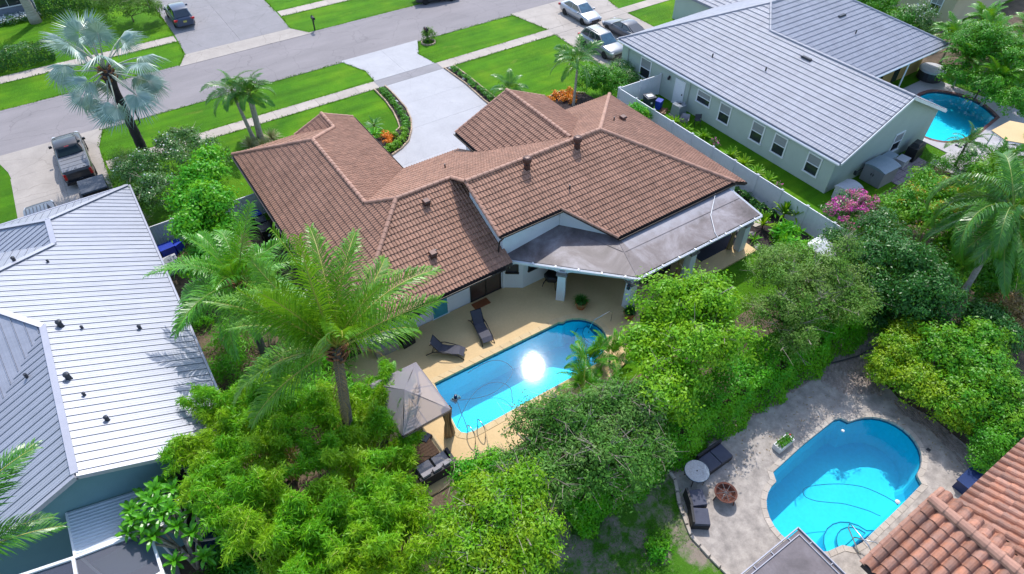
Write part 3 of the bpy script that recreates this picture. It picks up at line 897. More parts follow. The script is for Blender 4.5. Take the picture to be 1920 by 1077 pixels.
# hoses and cleaners lying in the pools
b = MB(); b.smooth = True
def hose(pts, z, r):
    b.tube([(p[0], p[1], z) for p in smooth_loop(pts, 4)[:-4]], r, 6)
hose([(8.33, 17.41), (8.71, 17.02), (9.8, 16.63), (10.8, 16.75), (11.47, 17.07), (11.69, 17.4), (11.55, 18.0), (11.03, 18.4), (10.17, 18.45), (9.4, 18.3)], -0.10, 0.02)
hose([(7.6, 15.75), (8.17, 16.5), (9.23, 17.15), (10.1, 17.25), (10.7, 16.95), (10.9, 16.4), (10.68, 15.9), (10.21, 15.53)], -0.12, 0.02)
hose([(8.33, 17.41), (8.1, 16.6), (7.95, 15.9), (7.8, 15.4)], -0.14, 0.02)
M['hose_blue'] = mat('blue_pool_hose', (0.02, 0.17, 0.32), 0.5, fine=0)
tag(obj('pool_hose', b, M['hose_blue']), 'looping dark blue hose of the cleaner in the long pool', 'hose')
b = MB(); b.box((8.3, 17.42, -0.13), (0.36, 0.3, 0.16), 0.4, 0.8); b.lathe([(0.09, 0), (0.09, 0.12), (0.04, 0.16)], 8, (8.3, 17.42, -0.06)); b.box((8.14, 17.36, -0.2), (0.1, 0.34, 0.12), 0.4); b.box((8.46, 17.48, -0.2), (0.1, 0.34, 0.12), 0.4)
M['cleaner_blue'] = mat('cleaner_plastic', (0.01, 0.03, 0.12), 0.4)
tag(obj('pool_cleaner', b, M['cleaner_blue']), 'small dark blue robot cleaner at the shady end of the long pool', 'pool cleaner')
b = MB(); b.smooth = True
b.tube([(p[0], p[1], -0.16) for p in smooth_loop([(21.62, 1.62), (21.23, 2.81), (20.6, 3.5), (19.97, 3.94), (19.3, 4.3), (18.8, 4.45), (18.55, 4.2), (18.74, 3.82), (19.2, 3.4), (19.72, 2.96), (20.3, 2.2), (20.66, 1.65)], 4)[:-4]], 0.017, 6)
tag(obj('pool_hose', b, M['hose_blue']), 'thin dark hose looping through the double-ended pool', 'hose')
b = MB(); b.lathe([(0.02, 0), (0.1, 0.02), (0.11, 0.08), (0.05, 0.12)], 10); o = obj('skimmer_float', b, M['white_plastic']); o.location = (21.63, 1.72, -0.08)
tag(o, 'white float at the end of the hose in the double-ended pool', 'pool float')
for (x, y, lb) in ((22.75, 5.35, 'white return fitting near the notch of the double-ended pool'),):
    b = MB(); b.lathe([(0.0, 0.0), (0.09, 0.0), (0.07, 0.05), (0.03, 0.06)], 10)
    o = obj('floating_dispenser', b, M['white_plastic']); o.location = (x, y, -0.07); tag(o, lb, 'pool float')
# ================================================================= BUILDINGS
CAMP = Vector((0, 0, 27))


def clip_poly(pts, conv):
    """clip a 3-D polygon in plan against a convex CCW polygon"""
    n = len(conv)
    for i in range(n):
        ax, ay = conv[i]; bx, by = conv[(i + 1) % n]
        ex, ey = bx - ax, by - ay
        out = []
        m = len(pts)
        if m == 0: return out
        d = [ex * (p[1] - ay) - ey * (p[0] - ax) for p in pts]
        for k in range(m):
            p, q, dp, dq = pts[k], pts[(k + 1) % m], d[k], d[(k + 1) % m]
            if dp >= 0: out.append(p)
            if (dp >= 0) != (dq >= 0):
                t = dp / (dp - dq)
                out.append(tuple(p[j] + (q[j] - p[j]) * t for j in range(3)))
        pts = out
    return pts


def ccw(poly):
    a = sum(poly[i][0] * poly[(i + 1) % len(poly)][1] - poly[(i + 1) % len(poly)][0] * poly[i][1] for i in range(len(poly)))
    return poly if a > 0 else poly[::-1]


def inside_conv(p, conv):
    n = len(conv)
    for i in range(n):
        ax, ay = conv[i]; bx, by = conv[(i + 1) % n]
        if (bx - ax) * (p[1] - ay) - (by - ay) * (p[0] - ax) < 0: return False
    return True


class Roof:
    """collects whole tiles (matrices) and cut tiles of the planes of one roof"""
    def __init__(s, expo, width, prof, thick):
        s.expo, s.width, s.prof, s.thick = expo, width, prof, thick
        s.whole, s.cut, s.planes = [], MB(), []
        L = expo * 1.1
        vs, fs = [], []
        for u, h in prof:
            vs.append((u * width, 0, h + thick))
        for u, h in prof:
            vs.append((u * width, L, h + 0.004))
        for u, h in prof:
            vs.append((u * width, 0.004, -0.012))
        n = len(prof)
        for i in range(n - 1):
            fs.append((i, i + 1, n + i + 1, n + i))
            fs.append((2 * n + i, 2 * n + i + 1, i + 1, i))
        s.tv, s.tf = vs, fs
        s.rng = random.Random(3)

    def plane(s, polys, z0, down, k, d0):
        """z = z0 + k * (d0 - p.down); polys: convex pieces in plan"""
        dx, dy = down
        zf = lambda x, y: z0 + k * (d0 - (x * dx + y * dy))
        sl = math.sqrt(1 + k * k)
        ep = s.expo / sl
        U = Vector((-dy, dx, 0))
        V = Vector((-dx, -dy, k)) / sl
        N = U.cross(V)
        if N.z < 0:
            U = -U; N = U.cross(V)
        for poly in polys:
            poly = ccw(poly)
            s.planes.append((poly, zf))
            us = [p[0] * U.x + p[1] * U.y for p in poly]
            ds = [p[0] * dx + p[1] * dy for p in poly]
            j0, j1 = int(math.floor((d0 - max(ds)) / ep)) - 1, int(math.ceil((d0 - min(ds)) / ep)) + 1
            i0, i1 = int(math.floor(min(us) / s.width)) - 1, int(math.ceil(max(us) / s.width)) + 1
            for j in range(max(j0, 0), j1):
                d = d0 + 0.02 - j * ep
                for i in range(i0, i1):
                    u = i * s.width
                    o = Vector((U.x * u + dx * d, U.y * u + dy * d, 0))
                    cs = [(o.x + U.x * a * s.width - dx * b * ep * 1.1, o.y + U.y * a * s.width - dy * b * ep * 1.1) for a in (0, 1) for b in (0, 1)]
                    if (max(c[0] for c in cs) < min(p[0] for p in poly) or min(c[0] for c in cs) > max(p[0] for p in poly) or max(c[1] for c in cs) < min(p[1] for p in poly) or min(c[1] for c in cs) > max(p[1] for p in poly)):
                        continue
                    o.z = zf(o.x, o.y) + s.rng.uniform(-0.004, 0.004)
                    mt = Matrix(((U.x, V.x, N.x, o.x), (U.y, V.y, N.y, o.y), (U.z, V.z, N.z, o.z), (0, 0, 0, 1)))
                    mid = o + V * (0.5 * s.expo) + U * (0.5 * s.width)
                    if all(inside_conv(c, poly) for c in cs[::2] + [(mid.x, mid.y)]) and all(inside_conv((c[0] * 0.97 + mid.x * 0.03, c[1] * 0.97 + mid.y * 0.03), poly) for c in cs):
                        s.whole.append((mt, (mid - CAMP).length, max(0.05, N.dot((CAMP - mid).normalized()))))
                    else:
                        pts = [tuple(mt @ Vector(p)) for p in s.tv]
                        for f in s.tf:
                            q = clip_poly([pts[a] for a in f], poly)
                            if len(q) >= 3:
                                s.cut.add(q, [tuple(range(len(q)))])

    def finish(s, house, mt, under, roofname='roof', thick=0.2, singles=300, tname='roof_tile'):
        b = MB()
        for poly, zf in s.planes:
            b.prism(poly, lambda x, y: zf(x, y) - thick, lambda x, y: zf(x, y) - 0.015)
        roof = obj(roofname, b, under, house, world=True)
        # the tiles that show largest, one object each
        s.whole.sort(key=lambda t: t[1] * t[1] / t[2])
        tm = MB(); tm.add(s.tv, s.tf)
        me = tm.mesh(tname, mt)
        for m_, d_, a_ in s.whole[:singles]:
            o = bpy.data.objects.new(tname, me); COL.objects.link(o)
            o.parent = roof; o.matrix_basis = m_
        v0, rest = np.array(s.tv), s.whole[singles:]
        vs, fs = list(s.cut.v), list(s.cut.f)
        for m_, d_, a_ in rest:
            o = len(vs)
            A = np.array(m_)
            vs += [tuple(r) for r in (v0 @ A[:3, :3].T + A[:3, 3]).tolist()]
            fs += [tuple(i + o for i in f) for f in s.tf]
        q = MB(); q.v, q.f, q.mi, q.sm = vs, fs, [0] * len(fs), [0] * len(fs)
        obj('remaining_tiles', q, mt, roof, kind='stuff')
        return roof


def caps(roof, segs, m, r=0.13, step=0.38, name='ridge_tile', lift=0.02):
    """half-barrel ridge tiles laid in a row along 3-D lines, one object each"""
    b = MB(); b.smooth = False
    n = 6
    vs, fs = [], []
    for y, rr in ((0, r * 1.12), (step * 1.12, r * 0.92)):
        for k in range(n + 1):
            a = math.pi * (k / n) * 1.1 - 0.05 * math.pi
            vs.append((rr * math.cos(a), y, rr * math.sin(a) * 0.85))
    for k in range(n):
        fs.append((k + 1, k, n + 1 + k, n + 2 + k))
    fs.append(tuple(range(n, -1, -1))[::-1])
    b.add(vs, fs)
    me = b.mesh(name, m)
    for a, c in segs:
        a, c = Vector(a), Vector(c)
        if a.z > c.z + 0.01: a, c = a, c
        d = (c - a); L = d.length
        if L < 0.1: continue
        d.normalize()
        # the open lower end points down the slope
        if d.z < 0: a, c, d = c, a, -d
        sd = d.cross(Vector((0, 0, 1))).normalized()
        up = sd.cross(d)
        k = max(1, round(L / step))
        for i in range(k):
            p = a + d * (L * i / k)
            o = bpy.data.objects.new(name, me); COL.objects.link(o); o.parent = roof
            o.matrix_basis = Matrix(((sd.x, d.x, up.x, p.x), (sd.y, d.y, up.y, p.y), (sd.z, d.z, up.z, p.z + lift), (0, 0, 0, 1))) @ Matrix.Scale(L / k / step, 4, (0, 1, 0))


def wall(root, pts, m, thick=0.18, z0=0.0, name='wall'):
    """pts: (x, y, top z); solid wall to the left of the walking direction"""
    b = MB()
    for i in range(len(pts) - 1):
        (xa, ya, za), (xb, yb, zb) = pts[i], pts[i + 1]
        L = math.hypot(xb - xa, yb - ya)
        ex, ey = (xb - xa) / L * 0.005, (yb - ya) / L * 0.005
        if i == 0: xa, ya = xa + ex, ya + ey
        if i == len(pts) - 2: xb, yb = xb - ex, yb - ey
        nx, ny = -(yb - ya) / L * thick, (xb - xa) / L * thick
        b.add([(xa, ya, z0), (xb, yb, z0), (xb + nx, yb + ny, z0), (xa + nx, ya + ny, z0), (xa, ya, za), (xb, yb, zb), (xb + nx, yb + ny, zb), (xa + nx, ya + ny, za)],
              [(3, 2, 1, 0), (4, 5, 6, 7), (0, 1, 5, 4), (1, 2, 6, 5), (2, 3, 7, 6), (3, 0, 4, 7)])
    return obj(name, b, m, root, world=True)


def face_m(p, n, z=0.0):
    """frame on a wall: x along the wall, y out of it, z up"""
    n = Vector((n[0], n[1], 0)).normalized()
    t = Vector((n.y, -n.x, 0)) * -1
    return Matrix(((t.x, n.x, 0, p[0]), (t.y, n.y, 0, p[1]), (0, 0, 1, z), (0, 0, 0, 1)))


def frame_boxes(b, w, h, zc, t=0.09, d=0.06):
    b.box((0, d / 2, zc + h / 2), (w + 2 * t, d, t)); b.box((0, d / 2 + 0.01, zc - h / 2 - 0.01), (w + 2.6 * t, d + 0.05, t))
    b.box((-w / 2 - t / 2, d / 2, zc), (t, d - 0.004, h - t)); b.box((w / 2 + t / 2, d / 2, zc), (t, d - 0.004, h - t))


def window(root, p, n, w, h, zc, frame='white_trim', pane='glass_dark', up='blind', mull=0, rail=True):
    b = MB(); b.M = face_m(p, n)
    frame_boxes(b, w, h, zc)
    if rail: b.box((0, 0.035, zc + 0.02), (w, 0.05, 0.05))
    for i in range(mull):
        b.box((-w / 2 + w * (i + 1) / (mull + 1), 0.03, zc), (0.035, 0.04, h * 0.98))
    win = obj('window', b, M[frame], root, world=True)
    if rail:
        q = MB(); q.M = face_m(p, n); q.box((0, 0.012, zc - h / 4), (w, 0.02, h / 2)); obj('pane', q, M[pane], win)
        q = MB(); q.M = face_m(p, n); q.box((0, 0.012, zc + h / 4), (w, 0.02, h / 2)); obj('pane', q, M[up], win)
    else:
        q = MB(); q.M = face_m(p, n); q.box((0, 0.012, zc), (w, 0.02, h)); obj('pane', q, M[pane], win)
    return win


def gutter(root, a, c, m, w=0.12, h=0.12, name='gutter', clips=None, parent=None):
    b = MB()
    b.bar(a, c, w, 0.02)
    d = (Vector(c) - Vector(a)).normalized()
    s_ = Vector((d.y, -d.x, 0)) * (w / 2)
    for k in (-1, 1):
        b.bar(Vector(a) + s_ * k + Vector((0, 0, h / 2)), Vector(c) + s_ * k + Vector((0, 0, h / 2)), 0.018, h)
    g = obj(name, b, m, root, world=True)
    if clips:
        L = (Vector(c) - Vector(a)).length
        n = max(1, int(L / clips))
        for i in range(n + 1):
            p = Vector(a).lerp(Vector(c), (i + 0.5) / (n + 1))
            q = MB(); q.box((p.x, p.y, p.z + h + 0.02), (0.09, 0.16, 0.05), math.atan2(d.y, d.x))
            obj('gutter_clip', q, M['white_plastic'], g)
    return g


# ---------------------------------------------------------------- the brown-roofed house
K = 0.44
brown = thing('house', 'white house with big brown tiled roof between the white driveway and the tan pool patio', 'house', (16, 28, 0), 0, 'houses')
BP = [(0.0, 0.0), (0.12, 0.028), (0.3, 0.05), (0.5, 0.028), (0.62, 0.004), (1.0, 0.0)]
rf = Roof(0.355, 0.19, BP, 0.052)
WP = (-1, 0); EP = (1, 0); NP = (0, 1); SP = (0, -1)
rf.plane([[(5, 21.5), (10.6, 27.1), (9.28, 28.42), (5, 28.42)], [(5, 28.42), (9.28, 28.42), (9.28, 36.12), (5, 40.4)]], 2.75, WP, K, -5.0)
rf.plane([[(9.28, 28.42), (11.4, 30.54), (11.4, 38.24), (9.28, 36.12)], [(11.4, 30.54), (13.56, 32.7), (13.56, 40.4), (11.4, 40.4)]], 2.75, EP, K, 13.56)
rf.plane([[(5, 40.4), (9.28, 36.12), (11.4, 38.24), (9.24, 40.4)]], 2.75, NP, K, 40.4)
rf.plane([[(9.24, 40.4), (11.4, 38.24), (11.4, 40.4)]], 2.75, WP, K, -9.24)
rf.plane([[(9.28, 28.42), (10.6, 27.1), (14.05, 27.1), (14.05, 32.7), (13.56, 32.7)], [(14.05, 25.45), (17.7, 25.45), (17.7, 32.7), (14.05, 32.7)],
          [(17.7, 25.45), (21.75, 25.45), (21.75, 26.1), (17.7, 30.15)], [(21.75, 25.45), (23.45, 25.45), (24.9, 26.9), (24.9, 29.27), (21.75, 26.1)],
          [(24.9, 26.9), (30.7, 32.7), (24.9, 32.7)]], 2.75, NP, K, 32.7)
rf.plane([[(5, 21.5), (14.5, 21.5), (14.5, 27.1), (10.6, 27.1)]], 2.75, SP, K, -21.5)
ZA = 5.94 - K * (25.45 - 22.08)
ZB = 5.94 - K * (25.45 - 19.45)
rf.plane([[(14.05, 22.08), (18.2, 22.08), (18.2, 25.45), (14.05, 25.45)], [(18.2, 22.08), (20.2, 19.45), (23.45, 19.45), (23.45, 25.45), (18.2, 25.45)],
          [(23.45, 19.45), (29.45, 19.45), (23.45, 25.45)]], ZB, SP, K, -19.45)
rf.plane([[(23.45, 25.45), (29.45, 19.45), (30.7, 19.45), (30.7, 32.7)]], 2.75, EP, K, 30.7)
rf.plane([[(17.7, 30.15), (21.75, 26.1), (21.75, 33.0), (17.7, 33.0)]], 5.65 - K * 4.05, WP, K, -17.7)
rf.plane([[(21.75, 26.1), (24.9, 29.27), (24.9, 33.0), (21.75, 33.0)]], 5.65 - K * 3.15, EP, K, 24.9)
broof = rf.finish(brown, M['tile_brown'], M['fascia_brown'])
caps(broof, [
    ((5, 21.5, 2.78), (10.6, 27.1, 5.24)), ((10.6, 27.1, 5.24), (14.05, 27.1, 5.24)), ((9.28, 28.42, 4.66), (10.6, 27.1, 5.24)),
    ((9.28, 28.42, 4.66), (9.28, 36.12, 4.66)), ((5, 40.4, 2.78), (9.28, 36.12, 4.66)), ((11.4, 38.24, 3.73), (9.28, 36.12, 4.66)), ((11.4, 38.24, 3.73), (11.4, 40.4, 3.73)),
    ((14.05, 27.1, 5.24), (14.05, 25.45, 5.95)), ((14.05, 25.45, 5.97), (23.45, 25.45, 5.97)), ((30.7, 32.7, 2.78), (23.45, 25.45, 5.97)), ((29.45, 19.45, 3.32), (23.45, 25.45, 5.97)),
    ((21.75, 26.1, 5.68), (21.75, 33.0, 5.68))], M['tile_cap'])
caps(broof, [((14.05, 22.08, ZA), (14.05, 25.45, 5.95)), ((20.2, 19.45, ZB), (18.2, 22.08, ZA)), ((17.7, 33.0, 3.87), (21.75, 33.0, 5.65)), ((24.9, 33.0, 4.26), (21.75, 33.0, 5.65)),
             ((9.24, 40.4, 2.78), (11.4, 40.4, 3.7)), ((13.56, 40.4, 2.78), (11.4, 40.4, 3.7))], M['tile_cap'], 0.10, name='rake_tile', lift=0.0)
# eaves: dark gutters
for a, c in (((4.93, 21.4, 2.62), (14.0, 21.4, 2.62)), ((4.93, 21.4, 2.62), (4.93, 40.4, 2.62)), ((13.62, 32.8, 2.62), (13.62, 40.4, 2.62))):
    gutter(brown, a, c, M['bronze'], 0.12, 0.1)
gutter(brown, (14.1, 22.0, ZA - 0.14), (18.15, 22.0, ZA - 0.14), M['bronze'], 0.1, 0.09)
gutter(brown, (20.15, 19.36, ZB - 0.14), (29.5, 19.36, ZB - 0.14), M['bronze'], 0.1, 0.09)
gutter(brown, (30.78, 19.45, 2.6), (30.78, 32.7, 2.6), M['bronze'], 0.1, 0.09)
gutter(brown, (17.62, 30.2, 3.72), (17.62, 33.0, 3.72), M['bronze'], 0.12, 0.1)
b = MB(); b.tube([(14.2, 21.95, ZA - 0.12), (14.12, 22.2, ZA - 0.5), (14.1, 22.3, 3.3), (14.1, 22.3, 3.0)], 0.045, 6)
obj('downpipe', b, M['bronze'], brown, world=True)
# walls
ws = M['white_stucco']
wall(brown, [(5.6, 39.8, 2.85), (5.6, 22.5, 2.85)], ws)
wall(brown, [(5.6, 22.5, 2.85), (14.6, 22.5, 2.95)], ws)
wall(brown, [(14.4, 25.7, 5.6), (14.4, 22.36, 4.36)], ws, 0.2)
wall(brown, [(14.42, 22.36, 4.36), (18.28, 22.36, 4.36)], ws, 0.2, 2.6)
wall(brown, [(18.28, 22.36, 4.36), (20.32, 19.72, 3.22)], ws, 0.2, 2.6)
wall(brown, [(20.3, 19.72, 3.22), (29.2, 19.72, 3.22), (30.1, 19.72, 2.85)], ws, 0.2)
wall(brown, [(30.1, 19.72, 2.8), (30.1, 32.1, 2.8)], ws)
wall(brown, [(30.1, 32.1, 2.8), (24.4, 32.1, 2.8)], ws)
wall(brown, [(24.4, 32.6, 4.3), (21.75, 32.6, 5.4), (18.2, 32.6, 3.95)], ws)
wall(brown, [(18.2, 32.6, 3.9), (18.2, 30.6, 3.9)], ws)
wall(brown, [(18.2, 32.1, 2.8), (13.0, 32.1, 2.8)], ws)
wall(brown, [(13.0, 32.1, 2.8), (13.0, 39.8, 2.8)], ws)
wall(brown, [(13.0, 39.8, 2.8), (11.4, 39.8, 3.5), (9.7, 39.8, 2.8), (5.6, 39.8, 2.8)], ws)
wall(brown, [(14.35, 22.48, 2.42), (15.38, 21.75, 2.5), (18.7, 21.75, 2.7)], ws)
# rear doors and windows
q = MB(); q.M = face_m((10.33, 22.5), (0, -1)); frame_boxes(q, 0.92, 2.05, 1.14, 0.06, 0.05)
f_ = obj('door', q, M['white_trim'], brown, world=True)
q = MB(); q.M = face_m((10.33, 22.5), (0, -1)); q.box((0, 0.012, 1.14), (0.92, 0.03, 2.04)); 
for zz in (0.62,): q.box((0, 0.03, zz), (0.6, 0.02, 0.6))
q.box((0, 0.03, 1.3), (0.6, 0.02, 0.4))
d_ = obj('door_leaf', q, M['teal_door'], f_)
q = MB(); q.M = face_m((10.33, 22.5), (0, -1)); q.box((0, 0.034, 1.82), (0.62, 0.02, 0.34)); obj('pane', q, M['blind'], f_)
q = MB(); q.M = face_m((10.33, 22.5), (0, -1)); q.box((-0.38, 0.07, 1.1), (0.04, 0.06, 0.12)); obj('handle', q, M['chrome'], f_)
q = MB(); q.M = face_m((13.3, 22.5), (0, -1)); frame_boxes(q, 1.9, 2.1, 1.17, 0.07, 0.06); q.box((0.02, 0.035, 1.17), (0.07, 0.05, 2.08))
f_ = obj('sliding_door', q, M['bronze'], brown, world=True)
for s_ in (-0.48, 0.5):
    q = MB(); q.M = face_m((13.3, 22.5), (0, -1)); q.box((s_, 0.012 if s_ < 0 else 0.02, 1.17), (0.93, 0.02, 2.08)); obj('pane', q, M['brown_glass'], f_)
window(brown, (8.75, 22.5), (0, -1), 1.5, 1.1, 1.5, 'white_trim', 'glass_dark', rail=False, mull=1)
window(brown, (6.7, 22.5), (0, -1), 1.1, 1.1, 1.5, 'white_trim', 'glass_dark', rail=False)
window(brown, (14.87, 22.11), (-0.58, -0.815), 0.55, 0.8, 1.75, 'bronze', 'glass_dark', rail=False)
window(brown, (16.55, 21.75), (0, -1), 1.5, 0.9, 1.75, 'bronze', 'glass_dark', rail=False, mull=1)
q = MB(); q.M = face_m((24.3, 19.72), (0, -1)); frame_boxes(q, 3.4, 2.1, 1.17, 0.07, 0.06); q.box((0, 0.035, 1.17), (0.08, 0.05, 2.08))
f_ = obj('sliding_door', q, M['bronze'], brown, world=True)
for s_ in (-0.85, 0.85):
    q = MB(); q.M = face_m((24.3, 19.72), (0, -1)); q.box((s_, 0.012, 1.17), (1.6, 0.02, 2.08)); obj('pane', q, M['brown_glass'], f_)
# garage door on the street side
q = MB(); q.M = face_m((21.3, 32.6), (0, 1))
for i in range(4): q.box((0, 0.03, 0.32 + 0.56 * i), (4.8, 0.05, 0.54))
obj('garage_door', q, M['white_trim'], brown, world=True)

# flat-pitched patio roof with the angled west bay
def patio_z(): pass
PV = dict(a=(14.2, 22.42, 2.62), b=(19.4, 16.9, 2.75), c=(28.95, 16.83, 2.75), d=(28.95, 19.78, 3.12), e=(18.22, 22.4, 3.1), f=(20.32, 19.78, 3.12))
b = MB()
top = [PV[k] for k in 'abcdfe']
vs = top + [(x, y, z - 0.12) for x, y, z in top]
b.add(vs, [(0, 1, 4), (0, 4, 5), (1, 2, 3, 4)] + [(6, 10, 7), (6, 11, 10), (7, 10, 9, 8)] + [(1, 0, 6, 7), (2, 1, 7, 8), (3, 2, 8, 9), (4, 3, 9, 10), (5, 4, 10, 11), (0, 5, 11, 6)])
pr_ = obj('patio_roof', b, M['patio_roof'], brown, world=True)
b = MB(); b.bar((20.32, 19.78, 3.135), (19.42, 16.95, 2.765), 0.05, 0.02); obj('roof_seam', b, M['dark_roof'], pr_)
b = MB(); b.bar((19.95, 18.6, 2.985), (28.9, 18.45, 2.975), 0.03, 0.012); b.bar((18.9, 20.9, 3.065), (19.9, 18.65, 2.99), 0.025, 0.01); obj('roof_seam', b, M['dark_roof'], pr_)
gutter(brown, (14.15, 22.33, 2.5), (19.34, 16.82, 2.62), M['white_trim'], 0.10, 0.10, clips=1.35)
gutter(brown, (19.34, 16.78, 2.62), (29.02, 16.71, 2.62), M['white_trim'], 0.10, 0.10, clips=1.3)
gutter(brown, (29.06, 16.75, 2.62), (29.06, 19.6, 2.98), M['white_trim'], 0.1, 0.08)


def arch_beam(p, q_, ztop, drop, th, rad=0.55):
    p, q_ = Vector((p[0], p[1], 0)), Vector((q_[0], q_[1], 0))
    d = q_ - p; L = d.length; d.normalize(); n = Vector((-d.y, d.x, 0))
    prof = [(0, ztop), (0, ztop - drop - rad)] + [(rad - rad * math.cos(R(a)), ztop - drop - rad + rad * math.sin(R(a))) for a in range(15, 91, 15)]
    prof += [(L - x, z) for x, z in prof[::-1]]
    b = MB()
    k = len(prof)
    vs = [p + d * x + Vector((0, 0, z)) - n * th / 2 for x, z in prof] + [p + d * x + Vector((0, 0, z)) + n * th / 2 for x, z in prof]
    fs = [tuple(range(k))[::-1], tuple(range(k, 2 * k))] + [(i, (i + 1) % k, (i + 1) % k + k, i + k) for i in range(k)]
    b.add(vs, fs)
    return obj('arched_beam', b, ws, brown, world=True)


COLS = [(16.72, 19.9), (19.45, 17.22), (23.9, 17.15), (28.4, 17.15)]
for i, (x, y) in enumerate(COLS):
    b = MB(); a = R(-46) if i == 0 else 0
    b.box((x, y, 1.22), (0.5, 0.5, 2.2), a, 0.84)
    col = obj('column', b, ws, brown, world=True)
    b = MB()
    b.box((x, y, 2.05), (0.52, 0.52, 0.1), a); b.box((x, y, 2.14), (0.62, 0.62, 0.09), a); b.box((x, y, 2.24), (0.54, 0.54, 0.1), a)
    obj('capital', b, M['stone'], col)
for p_, q_ in (((14.7, 22.05), (16.62, 20.0)), ((16.82, 19.8), (19.4, 17.3)), ((19.55, 17.2), (23.8, 17.15)), ((24.0, 17.15), (28.3, 17.15))):
    arch_beam(p_, q_, 2.56, 0.2, 0.34, 0.42)
b = MB(); b.bar((28.45, 17.2, 2.5), (28.45, 19.7, 2.6), 0.3, 0.34); obj('beam', b, ws, brown, world=True)
# vents standing on the roof
def on(zf, x, y): return zf(x, y)
SE_ = lambda x, y: 5.94 - K * (25.45 - y)
SC_ = lambda x, y: 2.75 + K * (y - 21.5)
EE_ = lambda x, y: 2.75 + K * (30.7 - x)
for x, y, zf, nm in ((17.75, 24.9, SE_, 0), (21.35, 24.95, SE_, 0)):
    b = MB(); z = zf(x, y)
    b.lathe([(0.19, -0.12), (0.19, 0.3), (0.15, 0.32), (0.15, 0.42)], 14, (x, y, z))
    v_ = obj('turbine_vent', b, M['vent_brown'], broof)
    b = MB(); b.lathe([(0.15, 0.4), (0.24, 0.44), (0.27, 0.56), (0.25, 0.7), (0.16, 0.77), (0.02, 0.79)], 14, (x, y, z)); obj('vent_cap', b, M['vent_brown'], v_)
for x, y, zf in ((11.95, 26.2, SC_), (10.75, 23.5, SC_), (27.35, 27.6, EE_)):
    b = MB(); z = zf(x, y)
    b.box((x, y, z + 0.1), (0.32, 0.3, 0.34)); b.box((x, y - 0.03, z + 0.29), (0.4, 0.42, 0.1), 0, 0.8)
    obj('box_vent', b, M['vent_brown'], broof)
for x, y, zf in ((26.2, 27.2, EE_), (10.95, 23.55, SC_), (14.9, 29.4, lambda x, y: 2.75 + K * (32.7 - y)), (19.3, 22.9, SE_), (23.6, 31.2, lambda x, y: 2.75 + K * (32.7 - y))):
    b = MB(); z = zf(x, y); b.tube([(x, y, z - 0.1), (x, y, z + 0.32)], 0.045, 8)
    obj('vent_pipe', b, M['vent_dark'], broof)

# ---------------------------------------------------------------- the grey-roofed sage house
KG = 0.48
sage = thing('house', 'sage green house with grey tiled roof beside the white fence', 'house', (44, 26, 0), 0, 'houses')
GP = [(0.0, 0.012), (0.12, 0.03), (0.3, 0.012), (0.6, 0.012), (0.72, 0.03), (0.88, 0.012), (1.0, 0.012)]
rg = Roof(0.42, 0.33, GP, 0.05)
rg.plane([[(37.4, 17.5), (43.4, 17.5), (43.4, 29.4), (37.4, 29.4)], [(37.4, 29.4), (43.4, 29.4), (45.45, 31.45), (37.4, 39.5)]], 2.75, WP, KG, -37.4)
rg.plane([[(43.4, 29.4), (49.4, 23.4), (59.6, 23.4), (51.55, 31.45), (45.45, 31.45)]], 2.75, SP, KG, -23.4)
rg.plane([[(43.4, 17.5), (49.4, 17.5), (49.4, 23.4), (43.4, 29.4)]], 2.75, EP, KG, 49.4)
rg.plane([[(37.4, 39.5), (45.45, 31.45), (51.55, 31.45), (59.6, 39.5)]], 2.75, NP, KG, 39.5)
rg.plane([[(59.6, 23.4), (59.6, 39.5), (51.55, 31.45)]], 2.75, EP, KG, 59.6)
rg.plane([[(48.7, 39.5), (52.9, 35.3), (52.9, 45.0), (48.7, 45.0)]], 2.75, WP, KG, -48.7)
rg.plane([[(52.9, 35.3), (57.1, 39.5), (57.1, 45.0), (52.9, 45.0)]], 2.75, EP, KG, 57.1)
groof = rg.finish(sage, M['tile_grey'], M['cap_grey'], thick=0.16)
caps(groof, [((37.4, 39.5, 2.76), (45.45, 31.45, 6.62)), ((43.4, 29.4, 5.64), (45.45, 31.45, 6.62)), ((45.45, 31.45, 6.62), (51.55, 31.45, 6.62)), ((43.4, 17.5, 5.64), (43.4, 29.4, 5.64)), ((59.6, 23.4, 2.76), (51.55, 31.45, 6.62)), ((52.9, 35.5, 4.77), (52.9, 45.0, 4.77))], M['cap_grey'], 0.11, 0.6)
gw = M['sage_stucco']
wall(sage, [(37.62, 39.1, 2.75), (37.62, 17.85, 2.75)], gw)
wall(sage, [(37.62, 17.85, 2.75), (43.4, 17.85, 5.48), (49.15, 17.85, 2.72)], gw)
wall(sage, [(49.15, 17.85, 2.75), (49.15, 24.2, 2.75)], gw)
wall(sage, [(49.3, 24.6, 2.8), (59.2, 24.6, 2.8)], M['ochre_stucco'])
wall(sage, [(59.2, 24.6, 2.8), (59.2, 39.1, 2.8)], M['ochre_stucco'])
wall(sage, [(59.2, 39.1, 2.8), (37.62, 39.1, 2.8)], gw)
wall(sage, [(49.1, 44.6, 2.8), (49.1, 39.1, 2.8)], gw)
for a, c in (((37.3, 17.5, 2.6), (37.3, 39.5, 2.6)), ((49.5, 23.3, 2.6), (59.6, 23.3, 2.6))):
    gutter(sage, a, c, M['white_trim'], 0.13, 0.1)
b = MB(); b.bar((37.4, 17.42, 2.66), (43.4, 17.42, 5.54), 0.05, 0.2); b.bar((49.4, 17.42, 2.66), (43.4, 17.42, 5.54), 0.05, 0.2); obj('rake_board', b, M['white_trim'], sage, world=True)
b = MB(); b.bar((49.46, 17.5, 2.68), (49.46, 23.4, 2.68), 0.05, 0.2); obj('fascia', b, M['white_trim'], sage, world=True)
